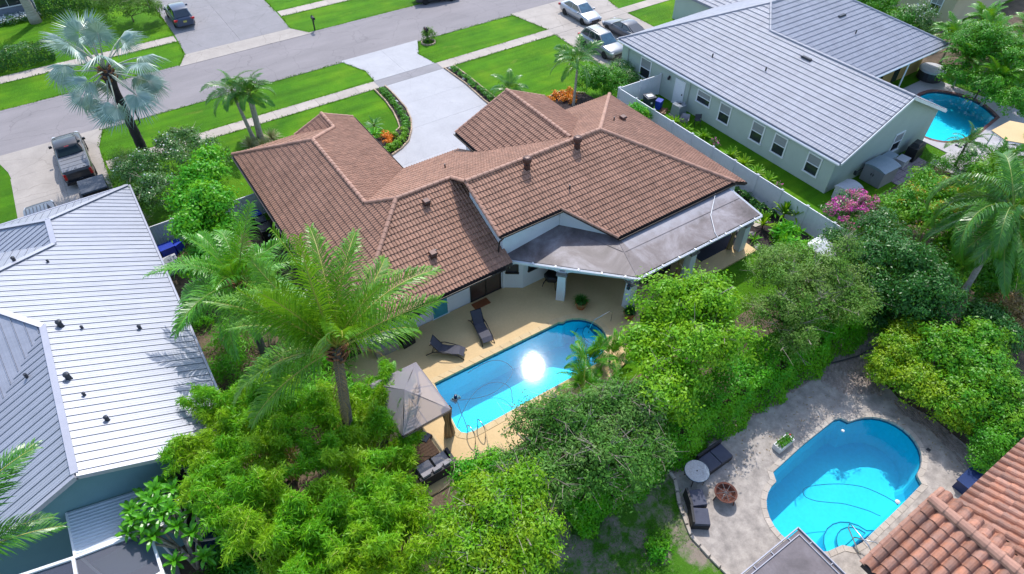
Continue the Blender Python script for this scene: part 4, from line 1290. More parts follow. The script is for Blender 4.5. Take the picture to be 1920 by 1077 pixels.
for y, w, h, zc in ((36.1, 1.1, 1.6, 1.45), (29.55, 1.25, 0.95, 1.75), (27.35, 0.95, 1.45, 1.5), (24.2, 0.95, 1.45, 1.5), (22.2, 0.95, 1.45, 1.5), (19.35, 0.95, 1.45, 1.5)):
    window(sage, (37.62, y), (-1, 0), w, h, zc)
window(sage, (44.85, 17.85), (0, -1), 0.95, 1.45, 1.5)
q = MB(); q.M = face_m((37.62, 32.1), (-1, 0)); frame_boxes(q, 0.95, 2.05, 1.08, 0.07, 0.05); f_ = obj('door', q, M['white_trim'], sage, world=True)
q = MB(); q.M = face_m((37.62, 32.1), (-1, 0)); q.box((0, 0.014, 1.08), (0.94, 0.03, 2.03)); q.box((0, 0.03, 0.6), (0.6, 0.02, 0.7)); q.box((0, 0.03, 1.55), (0.6, 0.02, 0.7)); obj('door_leaf', q, M['white_trim'], f_)
q = MB(); q.M = face_m((37.62, 32.1), (-1, 0)); q.box((0.38, 0.06, 1.05), (0.05, 0.07, 0.12)); obj('handle', q, M['black_metal'], f_)
q = MB(); q.M = face_m((37.62, 33.3), (-1, 0)); q.box((0, 0.05, 1.9), (0.14, 0.1, 0.2)); q.lathe([(0.02, 0.16), (0.12, 0.0), (0.1, -0.14), (0.02, -0.18)], 8, (0, 0.14, 1.86)); obj('wall_lamp', q, M['black_metal'], sage, world=True)
for y in (38.3, 31.1):
    b = MB(); b.tube([(37.55, y, 2.6), (37.55, y, 0.1)], 0.05, 6); obj('downpipe', b, gw, sage, world=True)
for x in (51.0, 53.2, 55.5):
    q = MB(); q.M = face_m((x, 24.6), (0, -1)); q.box((0, 0.02, 1.25), (0.5 if x < 55 else 0.8, 0.04, 2.4)); obj('lanai_opening', q, M['glass_dark'], sage, world=True)
b = MB(); b.tube([(54.5, 23.5, 0), (54.5, 23.5, 2.6)], 0.06, 8); obj('post', b, M['white_trim'], sage, world=True)
gW_ = lambda x, y: 2.75 + KG * (x - 37.4); gS_ = lambda x, y: 2.75 + KG * (y - 23.4)
b = MB(); b.M = Matrix.Translation((42.6, 25.3, gW_(42.6, 25.3) + 0.1)); b.box((0, 0, 0), (0.25, 0.9, 0.12), 0, 0.8); obj('ridge_vent', b, M['vent_dark'], groof)
b = MB(); b.box((51.1, 28.6, gS_(51.1, 28.6) + 0.08), (0.9, 0.25, 0.12), 0, 0.8); obj('ridge_vent', b, M['vent_dark'], groof)
for x, y, zf in ((39.6, 31.2, gW_), (40.5, 26.9, gW_), (51.0, 26.9, gS_)):
    b = MB(); z = zf(x, y); b.tube([(x, y, z - 0.05), (x, y, z + 0.35)], 0.05, 8); obj('vent_pipe', b, M['vent_dark'], groof)

# ---------------------------------------------------------------- the house under the white metal roof
KM = 0.46
metal = thing('house', 'house under white standing-seam metal roof with palm shadows', 'house', (-6, 29, 0), 0, 'houses')


def seam_plane(roof_b, out, polys, z0, down, k, d0, pitch=0.405):
    dx, dy = down
    zf = lambda x, y: z0 + k * (d0 - (x * dx + y * dy))
    ux, uy = -dy, dx
    for poly in polys:
        poly = ccw(poly)
        roof_b.prism(poly, lambda x, y: zf(x, y) - 0.16, lambda x, y: zf(x, y) - 0.01)
        us = [p[0] * ux + p[1] * uy for p in poly]
        ds = [p[0] * dx + p[1] * dy for p in poly]
        i0, i1 = int(math.floor(min(us) / pitch)), int(math.ceil(max(us) / pitch))
        for i in range(i0, i1):
            b = MB()
            def strip(u0, u1, h, sides):
                q = [(ux * u + dx * d, uy * u + dy * d, 0) for u, d in ((u0, min(ds) - 1), (u1, min(ds) - 1), (u1, max(ds) + 1), (u0, max(ds) + 1))]
                c = clip_poly(q, poly)
                if len(c) < 3: return
                c = [(p[0], p[1], zf(p[0], p[1]) + h) for p in c]
                a = sum(c[j][0] * c[(j + 1) % len(c)][1] - c[(j + 1) % len(c)][0] * c[j][1] for j in range(len(c)))
                if a < 0: c = c[::-1]
                n = len(c)
                lo = [(p[0], p[1], p[2] - sides) for p in c]
                b.add(c + lo, [tuple(range(n))] + [((j + 1) % n, j, j + n, (j + 1) % n + n) for j in range(n)])
            strip(i * pitch + 0.02, (i + 1) * pitch - 0.02, 0.012, 0.03)
            strip(i * pitch - 0.011, i * pitch + 0.011, 0.05, 0.06)
            strip(i * pitch + pitch * 0.36, i * pitch + pitch * 0.36 + 0.03, 0.018, 0.02)
            strip(i * pitch + pitch * 0.68, i * pitch + pitch * 0.68 + 0.03, 0.018, 0.02)
            if b.v: out.append(b)


rb, panels = MB(), []
seam_plane(rb, panels, [[(-6.65, 18.9), (-1.4, 18.9), (-1.4, 27.6), (-6.65, 27.6)], [(-6.65, 27.6), (-1.4, 27.6), (-1.4, 34.2), (-5.55, 34.2), (-9.4, 30.35)], [(-5.55, 34.2), (-1.4, 34.2), (-1.4, 40.7), (-5.55, 36.55)]], 2.75, EP, KM, -1.4)
ZR1, ZR2 = 2.75 + KM * 4.15, 2.75 + KM * 5.25
seam_plane(rb, panels, [[(-1.4, 40.7), (-5.55, 36.55), (-9.7, 40.7)]], 2.75, NP, KM, 40.7)
seam_plane(rb, panels, [[(-5.55, 36.55), (-5.55, 34.2), (-9.7, 38.35), (-9.7, 40.7)]], 2.75, WP, KM, 9.7)
seam_plane(rb, panels, [[(-5.55, 34.2), (-9.4, 30.35), (-14, 30.35), (-14, 38.35), (-9.7, 38.35)]], 2.75, NP, KM, 38.35)
seam_plane(rb, panels, [[(-9.4, 30.35), (-6.65, 27.6), (-11.9, 22.35), (-14, 22.35), (-14, 30.35)]], 2.75, SP, KM, -22.35)
seam_plane(rb, panels, [[(-6.65, 27.6), (-6.65, 18.9), (-11.9, 18.9), (-11.9, 22.35)]], 2.75, WP, KM, 11.9)
mroof = obj('roof', rb, M['under_metal'], metal, world=True)
for p_ in panels:
    obj('roof_panel', p_, M['metal_roof'], mroof)


def trim_line(pts, w=0.26, h=0.03, lift=0.07, name='ridge_flashing', m='metal_trim'):
    for a, c in zip(pts[:-1], pts[1:]):
        b = MB(); b.bar((a[0], a[1], a[2] + lift), (c[0], c[1], c[2] + lift), w, h)
        obj(name, b, M[m], mroof)


trim_line([(-1.45, 40.65, 2.77), (-5.55, 36.55, ZR1), (-5.55, 34.2, ZR1)]); trim_line([(-5.55, 36.55, ZR1), (-9.7, 40.7, 2.75)])
trim_line([(-9.4, 30.35, 6.43), (-6.65, 27.6, ZR2), (-6.65, 18.9, ZR2)]); trim_line([(-9.4, 30.35, 6.43), (-14, 30.35, 6.43)]); trim_line([(-9.4, 30.35, 6.43), (-5.55, 34.2, ZR1)])
for a, c in (((-1.33, 18.86, 2.7), (-1.33, 40.7, 2.7)),):
    b = MB(); b.bar(a, c, 0.1, 0.14); obj('fascia', b, M['metal_trim'], metal, world=True)
b = MB(); b.bar((-1.4, 18.82, 2.72), (-6.65, 18.82, ZR2 - 0.03), 0.16, 0.2); obj('rake_board', b, M['metal_trim'], metal, world=True)
b = MB(); b.bar((-11.9, 18.82, 2.72), (-6.65, 18.82, ZR2 - 0.03), 0.16, 0.2); obj('rake_board', b, M['metal_trim'], metal, world=True)
b = MB(); b.bar((-1.4, 40.78, 2.7), (-9.7, 40.78, 2.7), 0.1, 0.14); obj('fascia', b, M['metal_trim'], metal, world=True)
tw = M['teal_stucco']
wall(metal, [(-1.9, 40.2, 2.75), (-1.9, 19.25, 2.75)][::-1], tw)
wall(metal, [(-11.4, 19.25, 2.8), (-6.65, 19.25, 4.95), (-1.9, 19.25, 2.8)], tw)
wall(metal, [(-1.9, 40.2, 2.75), (-9.2, 40.2, 2.75)], tw)
window(metal, (-4.3, 19.25), (0, -1), 1.1, 1.2, 1.7, 'metal_trim', 'glass_dark', rail=False)
mz = lambda x, y: 2.75 + KM * (-1.4 - x)
for x, y, s_ in ((-8.15, 32.4, 1.25), (-7.15, 32.8, 0.9), (-5.95, 32.6, 0.6), (-6.05, 27.5, 1.25), (-5.35, 27.2, 0.65), (-3.3, 26.8, 0.85), (-6.2, 24.0, 1.25), (-5.85, 22.9, 0.65), (-5.35, 21.3, 0.9)):
    z = mz(x, y); b = MB(); s_ *= 0.62
    b.lathe([(0.17 * s_, -0.06), (0.15 * s_, 0.08 * s_), (0.14 * s_, 0.3 * s_), (0.17 * s_, 0.34 * s_), (0.16 * s_, 0.46 * s_), (0.06 * s_, 0.52 * s_)], 12, (x, y, z))
    obj('roof_vent', b, M['vent_dark'], mroof)
zW2 = lambda x, y: ZR2 - KM * (-6.65 - x)
b = MB(); b.tube([(-7.75, 25.4, zW2(-7.75, 0) - 0.05), (-7.75, 25.4, zW2(-7.75, 0) + 0.25)], 0.07, 8); obj('roof_vent', b, M['vent_dark'], mroof)

# ribbed lean-to roof and screened pool cage behind it
lean = thing('lean_to_roof', 'ribbed pale lean-to roof below the gable of the metal-roofed house', 'awning', (-6.5, 18.6, 0))
zl = lambda x: 3.02 - 0.30 * (x + 8.0)
lx0, lx1, ly0, ly1 = -7.85, -4.7, 17.2, 19.2
n = 26
for i in range(13):
    b = MB()
    ya, yb = ly0 + (ly1 - ly0) * i / 13, ly0 + (ly1 - ly0) * (i + 1) / 13
    ym = (ya + yb) / 2
    vs = []
    for y, h in ((ya, 0), (ya + 0.04, 0.035), (ym - 0.02, 0.035), (ym + 0.02, 0.0), (yb, 0.0)):
        vs += [(lx0, y, zl(lx0) + h), (lx1, y, zl(lx1) + h)]
    b.add(vs, [(2 * j, 2 * j + 1, 2 * j + 3, 2 * j + 2) for j in range(4)])
    obj('roof_panel', b, M['lean_white'], lean, world=True)
b = MB(); b.bar((lx0, ly0 - 0.04, zl(lx0) - 0.05), (lx1, ly0 - 0.04, zl(lx1) - 0.05), 0.08, 0.14); b.bar((lx0 - 0.03, ly0, zl(lx0) - 0.05), (lx0 - 0.03, ly1, zl(lx0) - 0.05), 0.08, 0.14); obj('edge_beam', b, M['white_trim'], lean, world=True)
for x in (lx0, lx1):
    b = MB(); b.box((x + 0.05 * (1 if x < -6 else -1), ly0 + 0.05, zl(x) / 2 - 0.06), (0.1, 0.1, zl(x) - 0.1)); obj('post', b, M['white_trim'], lean, world=True)
b = MB(); b.box((-6.3, 18.2, 1.0), (2.9, 1.9, 2.0)); obj('storage_wall', b, M['teal_stucco'], lean, world=True)

b = MB(); b.prism([(-13, 8.0), (-5.4, 8.0), (-5.4, 19.2), (-13, 19.2)], -0.05, 0.05); struct('lanai_floor', b, M['cage_floor'])
cage = thing('pool_cage', 'white-framed screen enclosure with dark mesh beside the lean-to roof', 'screen enclosure', (-8, 15, 0))
NODES = {'p': (-7.93, 17.12, 3.0), 'w': (-11.2, 17.9, 2.9), 's': (-7.98, 14.6, 3.0), 'e': (-5.45, 15.1, 2.45), 'ee': (-5.5, 17.1, 2.45), 'ws': (-11.2, 14.2, 2.9), 'ss': (-8.0, 9.0, 3.0), 'es': (-5.45, 9.0, 2.45), 'wss': (-11.2, 9.0, 2.9)}
for a, c in (('p', 'w'), ('p', 's'), ('s', 'e'), ('ee', 'e'), ('s', 'ws'), ('s', 'ss'), ('e', 'es'), ('ws', 'wss'), ('w', 'ws'), ('p', 'ee')):
    b = MB(); b.bar(NODES[a], NODES[c], 0.11, 0.09); obj('beam', b, M['white_trim'], cage, world=True)
for k_ in ('e', 'ee', 'es', 'w'):
    x, y, z = NODES[k_]; b = MB(); b.box((x, y, z / 2 - 0.03), (0.08, 0.08, z - 0.06)); obj('post', b, M['white_trim'], cage, world=True)
for ks in (('p', 'w', 'ws', 's'), ('p', 's', 'e', 'ee'), ('s', 'ws', 'wss', 'ss'), ('s', 'ss', 'es', 'e')):
    b = MB(); b.add([(NODES[k_][0], NODES[k_][1], NODES[k_][2] - 0.05) for k_ in ks], [(0, 1, 2), (0, 2, 3)]); obj('screen_panel', b, M['cage_screen'], cage, world=True)
b = MB(); b.add([(-5.45, 15.1, 2.4), (-5.45, 9.0, 2.4), (-5.45, 9.0, 0.05), (-5.45, 15.1, 0.05)], [(0, 1, 2, 3)]); obj('screen_panel', b, M['cage_screen'], cage, world=True)

# ---------------------------------------------------------------- terracotta roof in the near corner, flat dark porch roof
terra = thing('house', 'house with chunky terracotta barrel-tile roof in the near right corner', 'house', (20, -3, 0), 0, 'houses')
KT = 0.42
TP = [(0.0, 0.0), (0.08, 0.05), (0.22, 0.095), (0.42, 0.11), (0.62, 0.095), (0.76, 0.05), (0.84, 0.0), (0.92, -0.02), (1.0, 0.0)]
rt = Roof(0.44, 0.36, TP, 0.05)
rt.plane([[(14.3, 0.72), (17.2, 0.72), (17.2, -3.2), (14.3, -3.2)]], 6.72 - KT * 2.9, WP, KT, -14.3)
rt.plane([[(17.2, 0.72), (18.27, 0.72), (18.27, -1.54), (17.2, -2.6)]], 6.72 - KT * 1.07, EP, KT, 18.27)
rt.plane([[(18.27, 0.25), (24.5, 0.25), (24.5, -2.6), (18.27, -2.6)], [(17.2, -2.6), (18.27, -1.54), (18.27, -2.6)]], 5.5, NP, KT, 0.25)
troof = rt.finish(terra, M['tile_terra'], M['fascia_brown'])
caps(troof, [((17.2, -3.0, 6.76), (17.2, 0.72, 6.76))], M['tile_terra_cap'], 0.19, 0.44)
caps(troof, [((14.3, 0.74, 5.5), (17.2, 0.74, 6.72)), ((18.27, 0.74, 6.27), (17.2, 0.74, 6.72))], M['tile_terra_cap'], 0.09, 0.44, 'rake_tile', 0.0)
wall(terra, [(14.9, -3.2, 5.3), (14.9, 0.3, 5.3)][::-1], M['cream_stucco'])
wall(terra, [(17.9, 0.25, 5.9), (17.2, 0.25, 6.2), (14.9, 0.25, 5.3)], M['cream_stucco'])
wall(terra, [(24.2, -0.3, 5.3), (17.9, -0.3, 5.3)], M['cream_stucco'])
wall(terra, [(24.2, -3.0, 5.3), (24.2, -0.3, 5.3)], M['cream_stucco'])

porch = thing('porch_roof', 'flat dark porch roof with metal edge poking over the double-ended pool', 'roof', (12, 0, 0))
b = MB(); b.prism([(8.0, 3.0), (15.3, 3.0), (15.3, -3.5), (8.0, -3.5)], 2.42, 2.6); obj('roof_sheet', b, M['dark_roof'], porch, world=True)
b = MB()
b.bar((15.36, 3.06, 2.6), (15.36, -3.5, 2.6), 0.04, 0.16); b.bar((15.36, 3.06, 2.6), (8, 3.06, 2.6), 0.04, 0.16)
obj('gutter', b, M['metal_trim'], porch, world=True)
b = MB()
b.bar((15.18, 2.86, 2.625), (15.18, -3.5, 2.625), 0.03, 0.05); b.bar((15.18, 2.86, 2.625), (8, 2.86, 2.625), 0.03, 0.05)
for i in range(6): b.box((15.25 - 0.0, 2.4 - i * 0.95, 2.64), (0.16, 0.03, 0.02)); b.box((14.7 - i * 0.95, 2.96, 2.64), (0.03, 0.16, 0.02))
obj('roof_edge_trim', b, M['metal_trim'], porch, world=True)
for x, y in ((15.1, 2.8), (9, 2.8)):
    b = MB(); b.box((x, y, 1.2), (0.14, 0.14, 2.4)); obj('post', b, M['white_trim'], porch, world=True)

# ---------------------------------------------------------------- houses at the picture's edge
cream = thing('house', 'cream house wall with a white window behind the tall palm hedge', 'house', (72, 30, 0), 0, 'houses')
wall(cream, [(69.8, 44, 3.0), (69.8, 28.4, 3.0)], M['cream_stucco'], 0.2)
wall(cream, [(69.8, 28.4, 3.0), (84, 28.4, 3.0)], M['cream_stucco'], 0.2)
window(cream, (69.8, 30.1), (-1, 0), 1.0, 1.5, 1.55, mull=1)
window(cream, (69.8, 35), (-1, 0), 1.0, 1.5, 1.55, mull=1)
b = MB()
b.add([(69.3, 27.9, 3.0), (85, 27.9, 3.0), (85, 45, 3.0), (69.3, 45, 3.0), (76, 35, 6.2)], [(0, 1, 4), (1, 2, 4), (2, 3, 4), (3, 0, 4), (3, 2, 1, 0)]); obj('roof', b, M['tile_grey'], cream, world=True)
blueh = thing('house', 'grey-blue house front with white-framed window behind the silver palm', 'house', (-10, 84, 0), 0, 'houses')
wall(blueh, [(-26, 81.5, 2.9), (-2.9, 81.5, 2.9)], M['greyblue_stucco'], 0.2)
wall(blueh, [(-2.9, 81.5, 2.9), (-2.9, 92, 2.9)], M['greyblue_stucco'], 0.2)
window(blueh, (-5.0, 81.5), (0, -1), 2.2, 1.6, 1.75, rail=False, mull=1)
window(blueh, (-9.5, 81.5), (0, -1), 2.2, 1.6, 1.75, rail=False, mull=1)
b = MB(); b.add([(-27, 81, 2.95), (-2.4, 81, 2.95), (-2.4, 93, 2.95), (-27, 93, 2.95), (-8, 87, 5.6), (-21, 87, 5.6)], [(0, 1, 4, 5), (1, 2, 4), (2, 3, 5, 4), (3, 0, 5), (3, 2, 1, 0)]); obj('roof', b, M['tile_grey'], blueh, world=True)
# ================================================================= FENCES
def fence_line(name, label, pts, h, m, group='white vinyl fences', cap=True, step=2.04):
    root = thing(name, label, 'fence', (pts[0][0], pts[0][1], 0), 0, group)
    for (xa, ya), (xb, yb) in zip(pts[:-1], pts[1:]):
        L = math.hypot(xb - xa, yb - ya)
        n = max(1, round(L / step))
        a = math.atan2(yb - ya, xb - xa)
        for i in range(n):
            t0, t1 = i / n, (i + 1) / n
            x0, y0, x1, y1 = xa + (xb - xa) * t0, ya + (yb - ya) * t0, xa + (xb - xa) * t1, ya + (yb - ya) * t1
            b = MB(); cx, cy = (x0 + x1) / 2, (y0 + y1) / 2
            l = L / n - 0.12
            nb = 10
            for k in range(nb):
                u = (-0.5 + (k + 0.5) / nb) * l
                b.box((cx + u * math.cos(a), cy + u * math.sin(a), h / 2), (l / nb - 0.006, 0.035, h - 0.2), a)
            obj('panel', b, m, root, world=True)
            for zr, hr in ((h - 0.06, 0.09), (0.12, 0.12)):
                b = MB(); b.box((cx, cy, zr), (l, 0.06, hr), a); obj('rail', b, m, root, world=True)
            b = MB(); b.box((x0, y0, h / 2), (0.125, 0.125, h), a); b.box((x0, y0, h + 0.02), (0.16, 0.16, 0.04), a); b.box((x0, y0, h + 0.06), (0.15, 0.15, 0.05), a, 0.2)
            obj('post', b, m, root, world=True)
    x1, y1 = pts[-1]
    b = MB(); b.box((x1, y1, h / 2), (0.125, 0.125, h)); b.box((x1, y1, h + 0.02), (0.16, 0.16, 0.04)); b.box((x1, y1, h + 0.06), (0.15, 0.15, 0.05), 0, 0.2)
    obj('post', b, m, root, world=True)
    return root


fence_line('privacy_fence', 'long white privacy fence running between the brown-roofed and sage houses', [(33.22, 34.35), (33.22, 10.4)], 1.8, M['vinyl'])
fence_line('privacy_fence', 'short white fence closing the gap to the sage house wall', [(33.36, 34.35), (37.5, 34.2)], 1.8, M['vinyl'])
fence_line('privacy_fence', 'weathered fence between the metal roof and the bright green tree', [(-1.85, 37.15), (1.9, 37.2)], 1.8, M['vinyl_old'])
fence_line('privacy_fence', 'weathered fence panel behind the blue-lidded bins', [(3.0, 36.9), (5.5, 36.95)], 1.8, M['vinyl_old'])

# ================================================================= VEHICLES
def lerp_tab(tab, x):
    for (xa, a), (xb, b_) in zip(tab[:-1], tab[1:]):
        if xa <= x <= xb: return a + (b_ - a) * (x - xa) / (xb - xa)
    return tab[-1][1] if x > tab[-1][0] else tab[0][1]


def vehicle(label, cat, loc, rz, L, W, paint, top, cab, roofz, wb, wr=0.33, glass='car_glass', ws='car_glass_blue', bed=None, rack=False, plate=None, name='parked_car', side_n=2, group='parked vehicles', front_x=None):
    """top: height of bonnet / boot deck along x; cab: (rear base x, rear top x, front top x, windscreen base x)"""
    root = thing(name, label, cat, loc, rz, group)
    P = M[paint]
    b = MB(); b.smooth = True
    xs = [-L / 2, -L / 2 + 0.05, -L / 2 + 0.22, -L / 2 + 0.6, -L * 0.25, -L * 0.08, L * 0.08, L * 0.25, L / 2 - 0.7, L / 2 - 0.3, L / 2 - 0.08, L / 2]
    rows = []
    for i, x in enumerate(xs):
        e = min(x + L / 2, L / 2 - x)
        wf = 1.0 if e > 0.6 else 0.80 + 0.20 * math.sqrt(max(0, e / 0.6))
        w = W / 2 * wf
        t = lerp_tab(top, x)
        lo = 0.24 if e > 0.1 else 0.34
        if e < 0.03: t = t - 0.10
        rows.append([(x, -w * 0.93, lo), (x, -w, lo + (t - lo) * 0.42), (x, -w * 0.985, lo + (t - lo) * 0.72), (x, -w * 0.93, t - 0.03), (x, -w * 0.86, t), (x, -w * 0.4, t + 0.025), (x, w * 0.4, t + 0.025), (x, w * 0.86, t), (x, w * 0.93, t - 0.03), (x, w * 0.985, lo + (t - lo) * 0.72), (x, w, lo + (t - lo) * 0.42), (x, w * 0.93, lo)])
    k = 12
    vs = [p for r in rows for p in r]
    fs = []
    for i in range(len(rows) - 1):
        for j in range(k):
            fs.append((i * k + j, i * k + (j + 1) % k, (i + 1) * k + (j + 1) % k, (i + 1) * k + j))
    b.add(vs, [f[::-1] for f in fs])
    b.smooth = False
    b.add(rows[0], [tuple(range(k))]); b.add(rows[-1], [tuple(range(k))[::-1]])
    body = obj('body', b, P, root)
    # cabin
    rb, rt, ft, fb = cab
    wb_, wt = W / 2 * 0.90, W / 2 * 0.70
    zb = lambda x: lerp_tab(top, x) - 0.02
    ring = [(rb, zb(rb)), (rt, roofz - 0.03), (ft, roofz - 0.02), (fb, zb(fb))]
    mid = ((rt + ft) / 2, roofz + 0.03)
    b = MB(); b.smooth = True
    sec = [(rb, zb(rb), wb_ * 0.93), (rt - 0.03, roofz - 0.07, wt * 0.97), (rt + 0.12, roofz, wt), (mid[0], mid[1], wt * 1.02), (ft - 0.12, roofz, wt), (ft + 0.02, roofz - 0.05, wt * 0.98), (fb, zb(fb), wb_ * 0.95)]
    vs, fs = [], []
    for x, z, w in sec:
        vs += [(x, -w, z), (x, -w * 0.6, z + 0.03), (x, w * 0.6, z + 0.03), (x, w, z)]
    for i in range(len(sec) - 1):
        for j in range(3): fs.append((i * 4 + j, i * 4 + 4 + j, i * 4 + 5 + j, i * 4 + 1 + j))
    b.add(vs, [f[::-1] for f in fs])
    b.smooth = False
    for s_ in (-1, 1):
        side = [(x, s_ * w, z) for x, z, w in sec]
        low = [(fb, s_ * wb_ * 0.95, zb(fb)), (rb, s_ * wb_ * 0.93, zb(rb))]
        b.add(side, [tuple(range(len(side))) if s_ > 0 else tuple(range(len(side)))[::-1]])
    obj('cabin', b, P, root)

    def pane(name, q, m, off):
        q = [Vector(p) for p in q]
        n = (q[1] - q[0]).cross(q[3] - q[0]).normalized()
        if n.dot(Vector(off)) < 0: n = -n
        c = sum(q, Vector()) / 4
        b2 = MB(); b2.add([c + (p - c) * 0.93 + n * 0.025 for p in q], [(0, 1, 2, 3)])
        obj(name, b2, M[m], root)

    pane('windscreen', [(fb, -wb_ * 0.9, zb(fb) + 0.03), (fb, wb_ * 0.9, zb(fb) + 0.03), (ft, wt * 0.93, roofz - 0.02), (ft, -wt * 0.93, roofz - 0.02)], ws, (1, 0, 0.4))
    pane('rear_window', [(rb, -wb_ * 0.86, zb(rb) + 0.06), (rb, wb_ * 0.86, zb(rb) + 0.06), (rt, wt * 0.9, roofz - 0.04), (rt, -wt * 0.9, roofz - 0.04)], glass, (-1, 0, 0.4))
    for s_ in (-1, 1):
        for i in range(side_n):
            def xe(t, lo):
                a0, a1 = (rb + 0.15, fb - 0.18) if lo else (rt + 0.1, ft - 0.06)
                return a0 + (a1 - a0) * t
            t0, t1 = i / side_n + 0.02, (i + 1) / side_n - 0.02
            zl = lambda x: zb(x) + 0.05
            pane('side_window', [(xe(t0, 1), s_ * wb_ * 0.945, zl(xe(t0, 1))), (xe(t1, 1), s_ * wb_ * 0.945, zl(xe(t1, 1))), (xe(t1, 0), s_ * wt * 1.0, roofz - 0.07), (xe(t0, 0), s_ * wt * 1.0, roofz - 0.07)], glass, (0, s_, 0.2))
        b2 = MB(); b2.box((fb - 0.32, s_ * (W / 2 + 0.09), zb(fb) + 0.06), (0.14, 0.22, 0.15), 0, 0.8); obj('mirror', b2, P if not bed else M['black_metal'], root)
        b2 = MB(); b2.box((L / 2 - 0.2, s_ * W * 0.36, lerp_tab(top, L / 2 - 0.2) - 0.1), (0.34, 0.34, 0.13), -0.35 * s_, 0.9); obj('headlight', b2, M['clear_lamp'], root)
        b2 = MB(); b2.box((-L / 2 + 0.07, s_ * W * 0.41, lerp_tab(top, -L / 2 + 0.2) - (0.3 if bed else 0.16)), (0.18, 0.16 if bed else 0.36, 0.42 if bed else 0.16), 0.2 * s_); obj('tail_light', b2, M['red_lamp'], root)
        for x in (-wb / 2 - 0.03, wb / 2 + 0.05):
            Mx = Matrix.Translation((x, s_ * (W / 2 - 0.1), wr)) @ Matrix.Rotation(R(-90) * s_, 4, 'X')
            b2 = MB(); b2.M = Mx; b2.lathe([(wr * 0.62, -0.1), (wr * 0.97, -0.1), (wr, -0.05), (wr, 0.08), (wr * 0.95, 0.115), (wr * 0.66, 0.115)], 18)
            wh = obj('wheel', b2, M['tyre'], root)
            b2 = MB(); b2.M = Mx; b2.lathe([(wr * 0.66, 0.10), (wr * 0.62, 0.07), (wr * 0.2, 0.085), (0.03, 0.095)], 18)
            for q in range(5):
                b2.box((wr * 0.36 * math.cos(q * 1.2566), wr * 0.36 * math.sin(q * 1.2566), 0.10), (wr * 0.6, 0.06, 0.025), q * 1.2566)
            obj('rim', b2, M['alloy'], wh)
    b2 = MB(); b2.box((L / 2 - 0.005, 0, 0.52), (0.05, W * 0.5, 0.16)); b2.box((L / 2 - 0.02, 0, 0.36), (0.06, W * 0.72, 0.1)); obj('grille', b2, M['black_metal'], root)
    b2 = MB(); b2.box((-L / 2 - 0.012, 0, 0.72 if not bed else 0.52), (0.03, 0.32, 0.16)); obj('number_plate', b2, M[plate or 'white_plastic'], root)
    b2 = MB()
    for s_ in (-1, 1):
        for x in ((rb + fb) / 2 - 0.25, fb - 0.9): b2.box((x, s_ * W / 2 * 0.995, lerp_tab(top, x) - 0.16), (0.16, 0.03, 0.035))
    obj('door_handle', b2, M['black_metal'] if bed else P, root)
    if rack:
        b2 = MB()
        for s_ in (-1, 1): b2.bar((rt + 0.15, s_ * wt * 0.85, roofz + 0.07), (ft - 0.1, s_ * wt * 0.85, roofz + 0.07), 0.04, 0.04)
        obj('roof_rail', b2, M['black_metal'], root)
    if bed:
        x0, x1, z = bed
        b2 = MB(); b2.box(((x0 + x1) / 2, 0, z + 0.05), (x1 - x0, W * 0.84, 0.035))
        cov = obj('bed_cover', b2, M['tonneau'], root)
        b2 = MB()
        for i in range(1, 4): b2.box((x0 + (x1 - x0) * i / 4, 0, z + 0.07), (0.03, W * 0.83, 0.012))
        for s_ in (-0.55, 0.0, 0.55): b2.box((x0 + 0.12, s_, z + 0.075), (0.06, 0.14, 0.02))
        obj('cover_seam', b2, M['black_metal'], cov)
        b2 = MB(); b2.box((-L / 2 - 0.1, 0, 0.5), (0.2, W * 0.93, 0.2), 0, 0.94); obj('bumper', b2, M['chrome'] if paint == 'none' else M['black_metal'], root)
        b2 = MB(); b2.box((rt + 0.0, 0, roofz - 0.05), (0.06, 0.28, 0.07)); obj('brake_light', b2, M['red_lamp'], root)
    return root


CAR = [(-2.4, 0.92), (-1.9, 1.0), (-1.0, 0.97), (0.9, 0.93), (1.3, 0.9), (2.1, 0.72), (2.4, 0.62)]
SUV = [(-2.4, 0.95), (-2.2, 1.05), (0.9, 1.03), (1.2, 1.02), (2.1, 0.88), (2.4, 0.74)]
PICK = [(-3.0, 1.2), (-2.9, 1.24), (0.9, 1.22), (1.3, 1.22), (2.6, 1.12), (2.95, 0.98)]
vehicle('dark charcoal pickup truck with grey bed cover on the pale drive', 'pickup truck', (-4.05, 49.85, 0.03), R(90), 5.85, 1.98, 'car_charcoal', PICK, (-0.75, -0.6, 0.75, 1.45), 1.93, 3.6, 0.4, ws='car_glass', bed=(-2.85, -0.8, 1.24), name='pickup_truck')
vehicle('dark blue SUV parked on the wide drive across the street', 'car', (8.55, 71.1, 0.04), R(90), 4.7, 1.86, 'car_navy', SUV, (-2.2, -1.7, 0.3, 1.1), 1.66, 2.75, 0.35, ws='car_glass', plate='amber')
vehicle('silver sedan crossing the sidewalk on the shared drive', 'car', (41.55, 49.75, 0.03), R(-90), 4.75, 1.84, 'car_silver', CAR, (-1.95, -1.15, 0.25, 1.15), 1.46, 2.72, 0.33)
vehicle('grey-silver SUV with roof rails nearest the sage house corner', 'car', (38.75, 43.0, 0.03), R(-90), 4.75, 1.88, 'car_greysilver', SUV, (-2.25, -1.75, 0.3, 1.15), 1.68, 2.72, 0.35, rack=True, side_n=3)
vehicle('dark grey coupe half hidden by the grey tiled roof', 'car', (42.6, 44.35, 0.03), R(90), 4.75, 1.86, 'car_grey', CAR, (-2.0, -1.0, 0.1, 1.05), 1.38, 2.75, 0.33)
